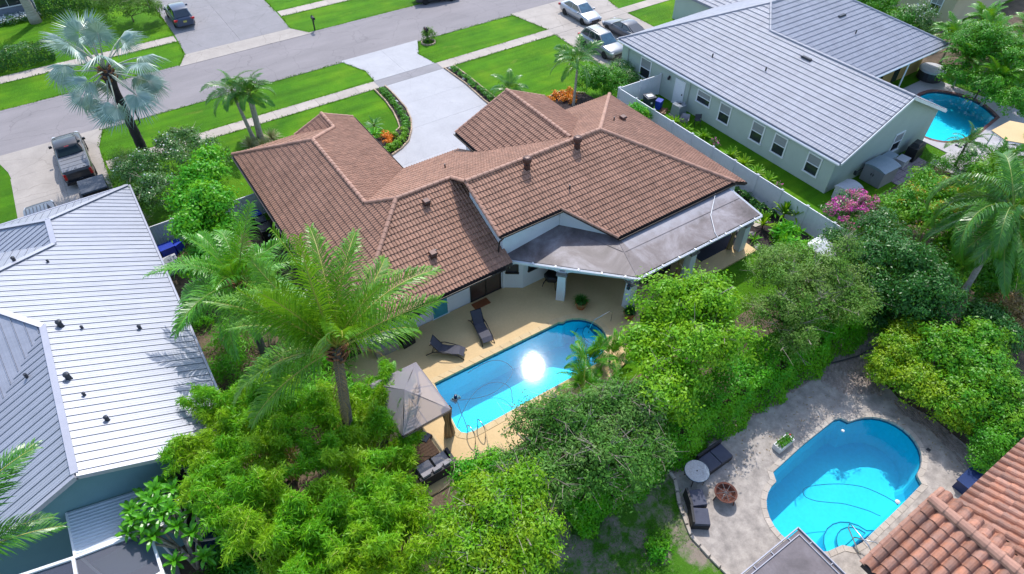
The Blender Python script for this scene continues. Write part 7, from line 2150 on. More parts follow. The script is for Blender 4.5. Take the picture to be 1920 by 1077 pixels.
hedge('long leafy green hedge bordering the weathered pool deck', 9.0, 30.5, 8.8, 10.5, 2.3, 'lf_wall', 64000, 60, 0.15, 'hedges', slope=-0.30)
hedge('dark clipped hedge across the street at the left edge', -18.0, -2.9, 68.6, 70.4, 1.5, 'lf_dark', 17000, 61, 0.15, 'hedges')
hedge('low bed of white flowers in front of the grey-blue house', -16.0, -2.8, 79.3, 80.6, 0.45, 'lf_white_shrub', 5000, 62, 0.16, 'hedges')
g_ = np.random.default_rng(5); n_ = 1500
C_ = np.stack([g_.uniform(-16, -2.8, n_), g_.uniform(79.2, 80.6, n_), g_.uniform(0.4, 0.62, n_)], 1)
tag(obj('white_flowers', quads('white_flowers', leaf_quads(g_, C_, unit(g_.normal(size=(n_, 3)) + np.array([0, -0.4, 1.0])), 0.17, 0.8, 0), M['fl_white']), None, kind='stuff'))
hedge('dark green hedge in front of the grey-blue house', -2.6, 3.5, 79.0, 81.5, 2.2, 'lf_dark', 9000, 63, 0.17, 'hedges')
hedge('tall green hedge beyond the palm trunks at the right edge', 56.2, 72.0, 17.8, 19.0, 1.6, 'lf_hedge', 1200, 64, 0.15, 'hedges') if False else None


def bamboo(label, blobs, base, seed, n, culms=84):
    """many culms, each tipped by a nodding plume of narrow leaves"""
    root = thing('bamboo', label, 'bamboo', (base[0], base[1], 0), 0, 'bamboo clumps')
    rr = random.Random(seed); g = np.random.default_rng(seed)
    b = MB(); Cs, Ns = [], []
    for i in range(culms):
        q = rr.choice(blobs)
        a = rr.uniform(0, 6.28); l = q[3] * math.sqrt(rr.uniform(0.0, 1.0))
        t = np.array((q[0] + math.cos(a) * l, q[1] + math.sin(a) * l, max(1.0, q[2] + q[3] * rr.uniform(-0.9, 0.75) * (1.1 - 0.7 * l / q[3]))))
        s_ = np.array((base[0] + rr.uniform(-0.9, 0.9), base[1] + rr.uniform(-0.9, 0.9), 0))
        out = np.array((math.cos(a), math.sin(a), 0))
        m1 = s_ * 0.45 + t * 0.55; m1[2] = t[2] * 0.8
        tip = t + out * rr.uniform(0.2, 0.7) - np.array((0, 0, rr.uniform(0.0, 0.4)))
        b.tube([tuple(s_), tuple(m1), tuple(t), tuple(tip)], [0.035, 0.028, 0.012, 0.004], 5)
        k = int(1.35 * n / culms * rr.uniform(0.6, 1.4)); R_ = rr.uniform(0.3, 0.62)
        u = g.beta(2.2, 1.4, k)[:, None]
        ctr = np.where(u < 0.7, m1 + (t - m1) * (u / 0.7), t + (tip - t) * ((u - 0.7) / 0.3))
        # side sprays hang off the culm
        ns = 22
        sa = g.uniform(0, 6.28, ns); sl = g.uniform(0.3, 1.0, ns) * R_; su = g.uniform(0, 1, ns)
        j = g.integers(0, ns, k)
        off = np.stack([np.cos(sa[j]) * sl[j], np.sin(sa[j]) * sl[j], -0.25 * sl[j]], 1) * g.uniform(0.15, 1.0, (k, 1)) * (1.15 - 0.75 * u) + g.normal(0, 0.07, (k, 3))
        C = ctr + off; C[:, 2] = np.maximum(C[:, 2], 0.1)
        Cs.append(C); Ns.append(unit(off * 1.2 + np.array([0, 0, 0.45]) + g.normal(size=(k, 3)) * 0.35))
    obj('culms', b, M['rachis_y'], root, world=True, kind='stuff')
    C, N = np.concatenate(Cs), np.concatenate(Ns)
    obj('crown', quads('crown', leaf_quads(g, C, N, 0.235, 0.16, 0.6), M['lf_bamboo']), None, root, world=True)


bamboo('feathery bamboo clump nearest the metal roof', B1, (-0.4, 18.3), 70, 44000)
bamboo('feathery bamboo clump around the coconut palm trunk', B2, (2.4, 15.2), 71, 50000)
bamboo('feathery bamboo clump beside the frangipani', B3, (-1.0, 12.9), 72, 38000)
bamboo('feathery bamboo clump left of the yellow-green tree', B4, (1.8, 11.0), 73, 36000)

# ---- palms
def frond_data(L, n, ll, e0, droop, sweep=0.9, hang=0.5, w=0.045, seed=0, vshape=0.25, start=0.12, tipw=0.35):
    """one pinnate frond along +X: stalk (part mesh) and leaflets (quads)"""
    g = np.random.default_rng(seed)
    ts = np.linspace(0, 1, 15)
    pts = [np.zeros(3)]
    for a, c in zip(ts[:-1], ts[1:]):
        e = e0 - droop * ((a + c) / 2) ** 1.25
        pts.append(pts[-1] + np.array([math.cos(e), 0, math.sin(e)]) * L * (c - a))
    pts = np.array(pts)
    def at(t):
        return np.array([np.interp(t, ts, pts[:, k]) for k in range(3)])
    Q = []
    for i in range(n):
        t = start + (1 - start) * (i + 0.5) / n
        p = at(t); q = at(min(1, t + 0.02)); d = (q - at(max(0, t - 0.02))); d /= np.linalg.norm(d)
        up = np.array([-d[2], 0, d[0]])
        prof = math.sin(math.pi * min(1, 0.12 + 0.88 * (t ** 0.8))) ** 0.55 if t < 0.97 else 0.35
        for s_ in (-1, 1):
            l = ll * max(0.25, prof) * g.uniform(0.85, 1.1)
            sw = sweep * (0.55 + 0.55 * t) + g.normal(0, 0.06)
            dr = np.array([0, s_, 0]) * math.cos(sw) + d * math.sin(sw) + up * (vshape + g.normal(0, 0.08))
            dr /= np.linalg.norm(dr)
            m1 = p + dr * l * 0.5
            hz = np.array([0, 0, -1.0])
            d2 = dr + hz * hang * g.uniform(0.7, 1.4); d2 /= np.linalg.norm(d2)
            m2 = m1 + d2 * l * 0.3
            d3 = d2 + hz * hang * g.uniform(0.7, 1.6); d3 /= np.linalg.norm(d3)
            m3 = m2 + d3 * l * 0.25
            wv = np.cross(dr, up); wv /= max(1e-6, np.linalg.norm(wv)); wv *= w / 2
            Q += [[p - wv * 0.5, p + wv * 0.5, m1 + wv, m1 - wv], [m1 - wv, m1 + wv, m2 + wv * 0.7, m2 - wv * 0.7], [m2 - wv * 0.7, m2 + wv * 0.7, m3 + wv * 0.1, m3 - wv * 0.1]]
    return pts, np.array(Q)


def frond_meshes(key, L, n, ll, m, rm, variants, w=0.045, r=0.03, hang=0.5, vshape=0.25, sweep=0.9):
    out = []
    for i, (e0, dr) in enumerate(variants):
        pts, Q = frond_data(L, n, ll, R(e0), R(dr), sweep=sweep, hang=hang, w=w, seed=i + n, vshape=vshape)
        b = MB(); k = len(pts)
        b.tube([tuple(p) for p in pts], [r * (1 - 0.75 * j / (k - 1)) for j in range(k)], 5)
        V = np.array(b.v); nv = len(V)
        faces = list(b.f); mi = [0] * len(faces)
        q = Q.reshape(-1, 3)
        verts = V.tolist() + q.tolist()
        faces += [(nv + 4 * j, nv + 4 * j + 1, nv + 4 * j + 2, nv + 4 * j + 3) for j in range(len(Q))]
        mi += [1] * len(Q)
        me = bpy.data.meshes.new('frond'); me.from_pydata(verts, [], faces); me.materials.append(M[rm]); me.materials.append(M[m]); me.polygons.foreach_set('material_index', mi); me.update()
        out.append(me)
    return out


FM = {}
FM['coco'] = frond_meshes('coco', 4.8, 54, 1.15, 'lf_palm_y', 'rachis_y', [(84, 28), (74, 42), (60, 56), (44, 68), (24, 76), (0, 66)], 0.052, 0.045, 0.6, vshape=0.4)
FM['coco_g'] = frond_meshes('coco_g', 3.9, 46, 1.05, 'lf_palm', 'rachis', [(80, 42), (60, 66), (40, 80), (18, 80), (-5, 62)], 0.052, 0.04, 0.6, vshape=0.4)
FM['coco_d'] = frond_meshes('coco_d', 4.3, 56, 0.9, 'lf_palm_dark', 'rachis_y', [(80, 42), (62, 62), (44, 78), (24, 82)], 0.045, 0.04, 0.42)
FM['royal'] = frond_meshes('royal', 5.4, 110, 0.95, 'lf_palm_dark', 'rachis', [(56, 165), (40, 165), (22, 150), (4, 115), (-14, 80)], 0.045, 0.035, 1.1, vshape=0.3)
FM['dry'] = frond_meshes('dry', 3.6, 30, 0.6, 'lf_brown', 'dry_frond', [(-25, 55)], 0.035, 0.03, 0.9)
FM['small'] = frond_meshes('small', 2.0, 34, 0.5, 'lf_palm_dark', 'rachis', [(72, 80), (50, 100), (25, 90), (5, 70)], 0.045, 0.02, 0.35)
FM['areca'] = frond_meshes('areca', 2.7, 40, 0.6, 'lf_palm', 'rachis_y', [(82, 60), (66, 85), (48, 95), (28, 80)], 0.055, 0.022, 0.3)
FM['cycad'] = frond_meshes('cycad', 1.0, 30, 0.2, 'lf_palm_dark', 'rachis', [(62, 60), (40, 60), (18, 40)], 0.03, 0.012, 0.1)


def palm(label, base, top, key, count, seed, tr=(0.17, 0.12), scale=1.0, bark='palm_bark', name='palm_tree', group=None, boot=True, az=None, curve=0.0, shaft=None, skip=None, dead=0):
    root = thing(name, label, 'palm', (base[0], base[1], 0), 0, group)
    rr = random.Random(seed)
    b = MB(); b.smooth = True
    n = 14
    pts, rs = [], []
    for i in range(n + 1):
        t = i / n
        pts.append((base[0] + (top[0] - base[0]) * (t + curve * t * (1 - t)), base[1] + (top[1] - base[1]) * (t + curve * t * (1 - t)), top[2] * t - 0.05))
        rs.append((tr[0] * (1.35 - 0.35 * min(1, t * 6)) * (1 - t) + tr[1] * t) * (1.0 + (0.05 if i % 2 else -0.03)))
    b.tube(pts, rs, 10)
    obj('trunk', b, M[bark], root, world=True)
    if shaft:
        b = MB(); b.smooth = True; b.tube([(top[0], top[1], top[2] - 0.1), (top[0], top[1], top[2] + shaft)], [tr[1] * 1.15, tr[1] * 0.7], 9); obj('crownshaft', b, M['rachis'], root, world=True)
    elif boot:
        q = MB()
        for k in range(26):
            a = k * 2.4; z = top[2] - 0.95 + 1.0 * k / 26
            p = Vector((top[0] + math.cos(a) * tr[1] * 0.7, top[1] + math.sin(a) * tr[1] * 0.7, z))
            d = Vector((math.cos(a), math.sin(a), 1.3)).normalized()
            q.bar(p, p + d * 0.5 * scale, 0.16 * scale, 0.06)
        obj('leaf_boots', q, M['palm_boot'], root, world=True, kind='stuff')
    if dead:
        for k in range(dead):
            o = bpy.data.objects.new('frond', FM['dry'][0]); COL.objects.link(o); o.parent = root
            o.matrix_parent_inverse = WM[root.name].inverted(); o['label'] = 'dry brown hanging frond'
            o.matrix_basis = Matrix.Translation((top[0], top[1], top[2] - 0.25)) @ Matrix.Rotation(k * 2.1 + 2.2, 4, 'Z') @ Matrix.Scale(scale * 0.8, 4)
    ms = FM[key]
    for i in range(count):
        t = i / max(1, count - 1)
        v = min(len(ms) - 1, int(t * len(ms)))
        if skip and t > 0.22 and any(abs(((i * 2.39996) - k_ + math.pi) % (2 * math.pi) - math.pi) < w_ for k_, w_ in skip): continue
        a = (i * 2.39996 + rr.uniform(-0.25, 0.25)) if az is None else az[i % len(az)] + rr.uniform(-0.2, 0.2)
        o = bpy.data.objects.new('frond', ms[v]); COL.objects.link(o); o.parent = root
        o.matrix_parent_inverse = WM[root.name].inverted()
        z = top[2] + (shaft or 0) * 0.8 - 0.12 * t
        o.matrix_basis = Matrix.Translation((top[0] + math.cos(a) * 0.06, top[1] + math.sin(a) * 0.06, z)) @ Matrix.Rotation(a, 4, 'Z') @ Matrix.Rotation(rr.uniform(-0.22, 0.22), 4, 'Y') @ Matrix.Rotation(rr.uniform(-0.6, 0.6), 4, 'X') @ Matrix.Scale(scale * rr.uniform(0.8, 1.1), 4)
    return root


palm('tall coconut palm with shaggy trunk rising from the bamboo', (2.35, 16.5), (3.3, 17.1, 7.6), 'coco', 40, 1, (0.25, 0.2), 1.06, dead=3, curve=0.25, skip=((R(236), 0.7), (R(305), 0.62)), group='coconut palms')
palm('green coconut palm between the metal roof and the brown roof', (1.2, 24.6), (1.4, 25.4, 5.2), 'coco_g', 26, 2, (0.2, 0.15), 0.95, dead=2, group='coconut palms')
palm('coconut palm with fronds reaching in at the lower left edge', (-10.6, 16.0), (-10.2, 16.0, 7.0), 'coco_d', 24, 3, (0.2, 0.15), 1.0, group='coconut palms')
palm('feathery drooping palm leaning at the right edge', (32.8, 6.4), (36.3, 7.6, 6.0), 'royal', 26, 4, (0.17, 0.13), 1.0, 'palm_bark_pale', curve=-0.1, boot=False)
palm('slim palm in front of the sage house and orange crotons', (30.52, 36.54), (30.6, 36.5, 3.6), 'small', 16, 5, (0.11, 0.08), 1.15, 'palm_bark_pale', boot=False, shaft=0.35, group='small garden palms')
palm('dark low palm at the ridge of the brown garage roof', (26.9, 40.4), (26.85, 40.3, 0.9), 'small', 16, 6, (0.09, 0.07), 0.95, 'palm_bark', boot=False, group='small garden palms')
for (x, y, h, lb, sd) in ((8.07, 45.78, 3.5, 'right trunk of the triple palm by the sidewalk', 7), (7.55, 46.2, 3.7, 'left leaning trunk of the triple palm by the sidewalk', 8), (8.0, 46.35, 3.1, 'middle trunk of the triple palm by the sidewalk', 9)):
    palm(lb, (x, y), (x + (-0.35 if sd == 8 else 0.15), y + (0.3 if sd == 8 else 0.1), h), 'small', 13, sd, (0.15, 0.1), 1.05, 'palm_bark_pale', boot=False, shaft=0.5, group='triple palm by the sidewalk')
palm('little palm beside the curved pool behind the sheds', (48.11, 14.68), (48.15, 14.75, 1.9), 'small', 14, 10, (0.09, 0.07), 0.85, boot=False, group='palms round the curved pool')
palm('bushy palm between the tan canopy and the drooping palm', (49.0, 12.7), (49.0, 12.8, 1.1), 'areca', 16, 11, (0.1, 0.08), 0.85, boot=False, group='palms round the curved pool')
palm('low palm at the right edge beyond the drooping palm', (51.2, 11.4), (51.2, 11.4, 1.0), 'areca', 16, 12, (0.1, 0.08), 0.9, boot=False, group='palms round the curved pool')
for i, (x, y, z, lb) in enumerate(((14.75, 15.0, 0.9, 'leafy palm over the steps end of the long pool'), (16.0, 14.7, 0.8, 'leafy palm nearest the handrail of the long pool'), (13.6, 14.0, 0.7, 'leafy palm between the oak and the long pool'))):
    palm(lb, (x, y), (x, y, z), 'areca', 13, 20 + i, (0.07, 0.05), 0.62, boot=False, group='palms at the long pool')
for i, (x, y, z, lb) in enumerate(((5.1, 16.4, 1.9, 'dark fan of palm fronds against the gazebo canopy'), (5.9, 18.6, 1.3, 'palm fronds behind the gazebo'), (2.6, 10.1, 2.2, 'palm fronds at the bottom edge under the bamboo'), (3.7, 9.2, 2.0, 'palm fronds below the yellow-green tree'))):
    palm(lb, (x - 0.3, y), (x - 0.3, y, z), 'coco_g' if i > 1 else 'areca', 12, 30 + i, (0.08, 0.06), 0.62 if i > 1 else 0.5, boot=False, group='palms in the bamboo')
AR = [(58.6, 21.1, 2.6), (60.3, 20.0, 3.0), (62.0, 19.2, 3.0), (57.9, 18.2, 2.4), (59.6, 16.6, 2.6), (61.5, 16.2, 3.0), (63.0, 22.0, 3.0), (65.6, 23.6, 3.0), (66.0, 20.2, 3.2), (62.2, 24.3, 2.4)]
AL = ['palm of the tall palm hedge nearest the hot tub', 'palm in the middle of the tall palm hedge', 'palm deep inside the tall palm hedge', 'palm of the tall palm hedge beside the curved pool', 'palm of the tall palm hedge at the right edge', 'palm at the right edge behind the hedge', 'palm of the tall hedge below the cream house', 'palm of the tall hedge right of the cream house window', 'palm at the back of the tall hedge', 'palm of the hedge between grey roof and cream house']
for i, ((x, y, z), lb) in enumerate(zip(AR, AL)):
    palm(lb, (x + 0.2, y + 0.1), (x, y, z), 'areca', 24, 50 + i, (0.1, 0.07), 0.82, 'palm_bark_pale', boot=False, group='palms of the tall hedge')

# silver fan palm
def fan_mesh(rad, stalk, seed, droop):
    g = random.Random(seed)
    b = MB(); b.smooth = True
    e = R(20)
    pts = [(stalk * t * math.cos(e * (1 - t)), 0, stalk * (0.25 * t - 0.2 * t * t)) for t in (0, 0.35, 0.7, 1)]
    b.k = 0; b.tube(pts, [0.06, 0.05, 0.04, 0.025], 6)
    b.k = 1; b.smooth = False
    o = Vector(pts[-1]); n = 40
    for i in range(n):
        a = (-0.5 + (i + 0.5) / n) * R(300)
        da = R(300) / n * 0.5
        l = rad * (1 - 0.22 * abs(a) / R(150)) * g.uniform(0.92, 1.06)
        def P(r, an, z=0.0):
            dz = -droop * (r / rad) ** 2 * 0.45 - 0.42 * r * abs(math.sin(an))
            return o + Vector((r * math.cos(an), r * math.sin(an), dz + z))
        zz = 0.03
        b.add([P(0.05, a), P(l * 0.5, a - da, -zz), P(l * 0.5, a, zz), P(l * 0.5, a + da, -zz)], [(0, 1, 2), (0, 2, 3)])
        tip = P(l, a + g.uniform(-0.03, 0.03)); tip.z -= g.uniform(0.0, 0.55) * droop
        b.add([P(l * 0.5, a - da, -zz), tip, P(l * 0.5, a, zz), P(l * 0.5, a + da, -zz)], [(0, 1, 2), (2, 1, 3)])
    me = b.mesh('fan_leaf', [M['rachis_s'], M['lf_silver']])
    return me


sp = thing('silver_fan_palm', 'big silver-blue fan palm with dark trunk over the street', 'palm', (0.27, 48.12, 0))
b = MB(); b.smooth = True; n = 16
b.tube([(0.27, 48.12, -0.05 + 6.9 * i / n) for i in range(n + 1)], [0.36 * (1 + (0.05 if i % 2 else -0.04)) * (1 - 0.25 * min(1, i / 10)) + (0.10 if i > 13 else 0) for i in range(n + 1)], 11); obj('trunk', b, M['palm_bark_dark'], sp, world=True)
fans = [fan_mesh(1.5, 2.7, s_, d_) for s_, d_ in ((1, 0.5), (2, 0.8), (3, 1.2), (4, 1.5))]
rr = random.Random(9)
for i in range(26):
    t = i / 25
    el = R(82 - 140 * t ** 0.8 + rr.uniform(-9, 9))
    a = i * 2.39996 + 0.5
    o = bpy.data.objects.new('fan_leaf', fans[min(3, int(t * 4))]); COL.objects.link(o); o.parent = sp; o.matrix_parent_inverse = WM[sp.name].inverted()
    o.matrix_basis = Matrix.Translation((0.27, 48.12, 6.85 - 0.25 * t)) @ Matrix.Rotation(a, 4, 'Z') @ Matrix.Rotation(-el, 4, 'Y') @ Matrix.Rotation(rr.uniform(-0.9, 0.9), 4, 'X') @ Matrix.Scale(rr.uniform(0.8, 1.12), 4)
b = MB()
for k in range(22):
    a = k * 2.4; z = 5.9 + 0.05 * k
    p = Vector((0.27 + math.cos(a) * 0.25, 48.12 + math.sin(a) * 0.25, z)); b.bar(p, p + Vector((math.cos(a), math.sin(a), 1.2)).normalized() * 0.45, 0.16, 0.06)
obj('leaf_boots', b, M['palm_boot'], sp, world=True, kind='stuff')
# grey trunk at the top left edge, its crown outside the frame
palm('pale palm trunk at the upper left edge before the grey-blue house', (-3.37, 78.69), (-3.4, 78.5, 9.0), 'coco', 14, 71, (0.42, 0.34), 1.0, 'palm_bark_pale')

# spiky plants: strap leaves from one point
def spiky(name, label, cat, x, y, h, n, l, w, m, seed, group=None, stem=0.0, upright=0.6):
    root = thing(name, label, cat, (x, y, 0), 0, group)
    rr = random.Random(seed); q = MB()
    for i in range(n):
        a = i * 2.4 + rr.uniform(-0.3, 0.3); el = rr.uniform(upright - 0.55, upright + 0.6)
        d = Vector((math.cos(a) * math.cos(el), math.sin(a) * math.cos(el), math.sin(el))); o = Vector((x, y, 0.03 + stem))
        s_ = Vector((-math.sin(a), math.cos(a), 0)) * w / 2
        L_ = l * rr.uniform(0.7, 1.1)
        p1 = o + d * L_ * 0.5; p2 = o + d * L_ * 0.85 - Vector((0, 0, 0.05 * L_)); p3 = o + d * L_ * 1.05 - Vector((0, 0, 0.22 * L_))
        q.add([o - s_ * 0.6, o + s_ * 0.6, p1 + s_, p1 - s_, p2 + s_ * 0.7, p2 - s_ * 0.7, p3], [(0, 1, 2, 3), (3, 2, 4, 5), (5, 4, 6)])
    if stem:
        b = MB(); b.tube([(x, y, 0), (x, y, stem + 0.05)], 0.05, 6); obj('stem', b, M['palm_boot'], root, world=True)
    obj('leaves', q, M[m], root, world=True)


spiky('cordyline', 'tall strap-leaved plant at the fence beside the patio roof tip', 'plant', 33.0, 17.55, 0, 26, 1.25, 0.14, 'lf_yellow', 1, 'strap-leaved plants at the fence', 0.45, 0.9)
spiky('cordyline', 'strap-leaved plant touching the patio roof corner', 'plant', 31.3, 17.75, 0, 30, 1.2, 0.13, 'lf_yellow', 2, 'strap-leaved plants at the fence', 0.2, 0.85)
spiky('cordyline', 'second strap-leaved plant against the white fence', 'plant', 33.3, 16.9, 0, 22, 1.05, 0.13, 'lf_yellow', 12, 'strap-leaved plants at the fence', 0.5, 0.8)
spiky('bromeliad', 'low dark red-green plant by the last patio column', 'plant', 29.9, 17.2, 0, 18, 0.6, 0.1, 'lf_mixed', 3, None, 0.0, 0.5)
spiky('cycad', 'dark green rosette plant in the curved flower bed', 'plant', 15.7, 42.3, 0, 34, 0.95, 0.08, 'lf_palm_dark', 4, None, 0.35, 0.5)
spiky('strap_leaf_plant', 'broad-leaved plant between the orange flowers', 'plant', 15.2, 41.3, 0, 16, 0.75, 0.18, 'lf_bright', 14, None, 0.3, 0.5)
for i, (x, y, lb) in enumerate(((7.05, 45.3, 'straw-coloured grass tuft left of the triple palm'), (7.75, 44.6, 'straw-coloured grass tuft below the triple palm'), (8.7, 45.4, 'straw-coloured grass tuft right of the triple palm'), (-1.75, 40.35, 'straw-coloured grass tuft at the corner of the metal roof'))):
    spiky('ornamental_grass', lb, 'plant', x, y, 0, 160, 1.0, 0.03, 'lf_grass', 5 + i, 'straw-coloured grass tufts', 0.0, 0.75)
LV = ['yellow-green spiky plant by the grey air conditioner', 'yellow-green spiky plant in front of the wheelbarrow', 'yellow-green spiky plant under the small square window', 'yellow-green spiky plant under the fourth sage window', 'yellow-green spiky plant nearest the middle sage window', 'yellow-green spiky plant halfway along the sage wall strip', 'yellow-green spiky plant lowest in the strip by the fence']
for i, ((x, y), lb) in enumerate(zip([(35.5, 30.1), (35.45, 28.9), (35.9, 27.4), (35.75, 24.5), (35.75, 23.3), (35.6, 22.0), (35.5, 20.9)], LV)):
    spiky('spiky_plant', lb, 'plant', x, y, 0, 40, 0.85, 0.10, 'lf_yellow', 20 + i, 'spiky plants along the sage side yard', 0.0, 0.6)


def bush_proto(name, label, cat, m, n, r, L, group, flower=None, seed=0, frm='the sidewalk'):
    root = thing(name, label, cat, (0, 0, 0), 0, group)
    root['from'] = frm
    me, cl = crown_mesh('foliage', [(0, 0, r * 0.7, r)], n, L, 0.5, M[m], seed, r * 0.45, 30, 0.0, 0.8, 0.3)
    obj('foliage', me, None, root)
    if flower:
        g = np.random.default_rng(seed); k = 40
        C = cl[g.integers(0, len(cl), k)] + np.array([0, 0, 0.05]) + g.normal(size=(k, 3)) * 0.06
        obj('flowers', quads('flowers', leaf_quads(g, C, unit(g.normal(size=(k, 3)) + np.array([0, 0, 1])), L * 0.9, 0.8, 0), M[flower]), None, root, kind='stuff')
    return root


ORD = 'first second third fourth fifth sixth seventh eighth ninth tenth eleventh twelfth thirteenth'.split()


def row(proto, spots, labels=None):
    rr = random.Random(len(spots))
    frm = proto['from']; base_ = proto['label']; del proto['from']
    labels = ['%s, %s from %s' % (base_, ORD[k], frm) for k in range(len(spots))]
    proto['label'] = labels[0]
    for i, (x, y) in enumerate(spots):
        if i == 0:
            proto.location = (x, y, 0.04)
        else:
            dup(proto, (x, y, 0.04), rr.uniform(0, 6.28), rr.uniform(0.85, 1.15), labels[i] if labels else None)


row(bush_proto('bedding_plant', 'dark green bedding plant left of the white drive', 'plant', 'lf_hedge', 260, 0.24, 0.11, 'bedding plants left of the drive', seed=1),
    [(18.75, 47.3), (18.75, 46.85), (18.74, 46.4), (18.72, 45.9), (18.68, 45.4), (18.65, 44.95), (18.6, 44.4), (18.52, 43.7), (18.42, 43.1), (18.3, 42.5), (18.15, 42.0), (17.95, 41.5), (17.75, 41.1)])
row(bush_proto('bedding_plant', 'dark green bedding plant right of the white drive', 'plant', 'lf_hedge', 260, 0.24, 0.11, 'bedding plants right of the drive', seed=2),
    [(25.55, 47.2), (25.58, 46.6), (25.6, 46.0), (25.6, 45.4), (25.6, 44.8), (25.57, 44.2), (25.55, 43.6), (25.52, 43.0), (25.5, 42.4), (25.47, 41.8), (25.45, 41.2), (25.45, 40.5)])
row(bush_proto('lime_plant', 'lime-green plant in the curved bed', 'plant', 'lf_yellow', 320, 0.3, 0.15, 'lime plants in the curved bed', seed=3), [(17.35, 40.45), (17.05, 39.95), (16.55, 39.55), (16.05, 39.25), (15.55, 39.0), (15.0, 38.85), (16.5, 40.4)])
row(bush_proto('orange_croton', 'orange plant in the curved bed', 'plant', 'fl_orange', 260, 0.3, 0.14, 'orange plants in the curved bed', seed=4, frm='the drive'), [(15.95, 40.85), (16.05, 40.45), (15.65, 39.95), (14.75, 41.0)])
row(bush_proto('orange_croton', 'orange-flowered plant under the slim palm', 'plant', 'fl_orange', 260, 0.34, 0.14, 'orange plants under the slim palm', 'fl_amber', seed=5, frm='the lawn corner'), [(30.3, 38.5), (30.3, 37.7), (31.5, 38.3), (31.2, 37.6), (30.9, 38.2), (30.9, 37.2), (29.5, 38.2)])
row(bush_proto('white_flower', 'white bedding flower beside the drive', 'plant', 'fl_white', 70, 0.12, 0.1, 'white bedding flowers', seed=6), [(18.9, 45.0), (18.8, 44.0), (18.55, 42.75), (18.95, 46.2), (25.35, 47.5), (25.35, 45.2), (25.3, 44.1)])
row(bush_proto('ground_plant', 'dark low plant along the white fence', 'plant', 'lf_dark', 260, 0.3, 0.14, 'dark plants along the fence', seed=7, frm='the street end'), [(32.6, 25 - 0.75 * i) for i in range(10)])
row(bush_proto('flower_tuft', 'pink-tinged plant beside the sage house lawn', 'plant', 'lf_white_shrub', 160, 0.22, 0.1, 'low plants in the sage side yard', 'fl_pink', seed=8, frm='the street end'), [(35.9, 26.4), (35.8, 26.0), (35.5, 20.0)])

# frangipani: bare forking limbs that end in whorls of big leaves, every leaf a piece
fr = thing('frangipani_tree', 'frangipani with bare forked limbs and leaf whorls over the lean-to roof', 'tree', (-4.75, 16.0, 0))
WH = [(-5.71, 17.75, 3.2), (-4.69, 17.85, 3.5), (-4.37, 16.75, 3.5), (-3.28, 16.3, 3.1), (-5.33, 16.4, 2.9), (-4.05, 15.65, 3.0), (-6.1, 17.2, 2.8), (-3.05, 15.0, 2.7), (-4.8, 17.2, 3.6), (-3.85, 17.2, 3.4), (-3.2, 15.7, 3.2), (-5.3, 17.0, 3.3), (-3.7, 16.3, 3.3), (-4.4, 18.3, 3.1), (-5.2, 18.2, 3.0), (-4.0, 14.8, 2.5), (-5.0, 15.3, 2.4), (-5.0, 17.6, 3.5), (-4.1, 17.5, 3.5), (-4.75, 16.7, 3.4), (-5.75, 17.3, 3.2), (-3.5, 16.8, 3.2), (-4.4, 16.1, 3.2), (-5.6, 16.8, 2.9)]
b = MB(); b.smooth = True; rr = random.Random(4)
forks = [(-4.9, 16.3, 1.5), (-4.2, 16.1, 1.6), (-4.6, 16.6, 1.7)]
for f in forks: b.tube([(-4.75, 16.0, 0), ((-4.75 + f[0]) / 2, (16.0 + f[1]) / 2, 0.8), f], [0.12, 0.09, 0.075], 8)
for w_ in WH:
    f = min(forks, key=lambda q: (q[0] - w_[0]) ** 2 + (q[1] - w_[1]) ** 2)
    b.tube([f, ((f[0] + w_[0]) / 2 + rr.uniform(-0.1, 0.1), (f[1] + w_[1]) / 2 + rr.uniform(-0.1, 0.1), (f[2] + w_[2]) / 2 - 0.15), w_], [0.06, 0.045, 0.035], 7)
obj('trunk', b, M['palm_bark_pale'], fr, world=True)
b = MB()
vs = []
for t, w_ in ((0, 0.025), (0.3, 0.07), (0.62, 0.085), (0.86, 0.055), (1, 0.003)):
    z = 0.10 * math.sin(t * 2.4) - 0.12 * t * t
    vs += [(t * 0.54, -w_ / 1, z + 0.025), (t * 0.54, 0, z), (t * 0.54, w_ / 1, z + 0.025)]
b.add(vs, [(3 * i + j, 3 * i + 3 + j, 3 * i + 4 + j, 3 * i + 1 + j) for i in range(4) for j in range(2)])
lm = b.mesh('leaf', M['lf_frangi'])
for w_ in WH:
    for k in range(12):
        a = k * 2.4 + rr.uniform(-0.2, 0.2); el = 1.1 - 1.3 * k / 12
        o = bpy.data.objects.new('leaf', lm); COL.objects.link(o); o.parent = fr; o.matrix_parent_inverse = WM[fr.name].inverted()
        o.matrix_basis = Matrix.Translation((w_[0], w_[1], w_[2] - 0.01 * k)) @ Matrix.Rotation(a, 4, 'Z') @ Matrix.Rotation(-el + 0.2, 4, 'Y') @ Matrix.Scale(rr.uniform(0.8, 1.1), 4)
tree('green_shrub', 'low green undergrowth at the foot of the frangipani', 'shrub', [(-3.4, 15.2, 0.6, 0.9), (-4.4, 14.2, 0.6, 1.0), (-3.0, 13.9, 0.8, 1.0)], 7000, 0.18, 0.4, 'lf_hedge', 47, None, 0.04, 0.25, 40, 0.2)

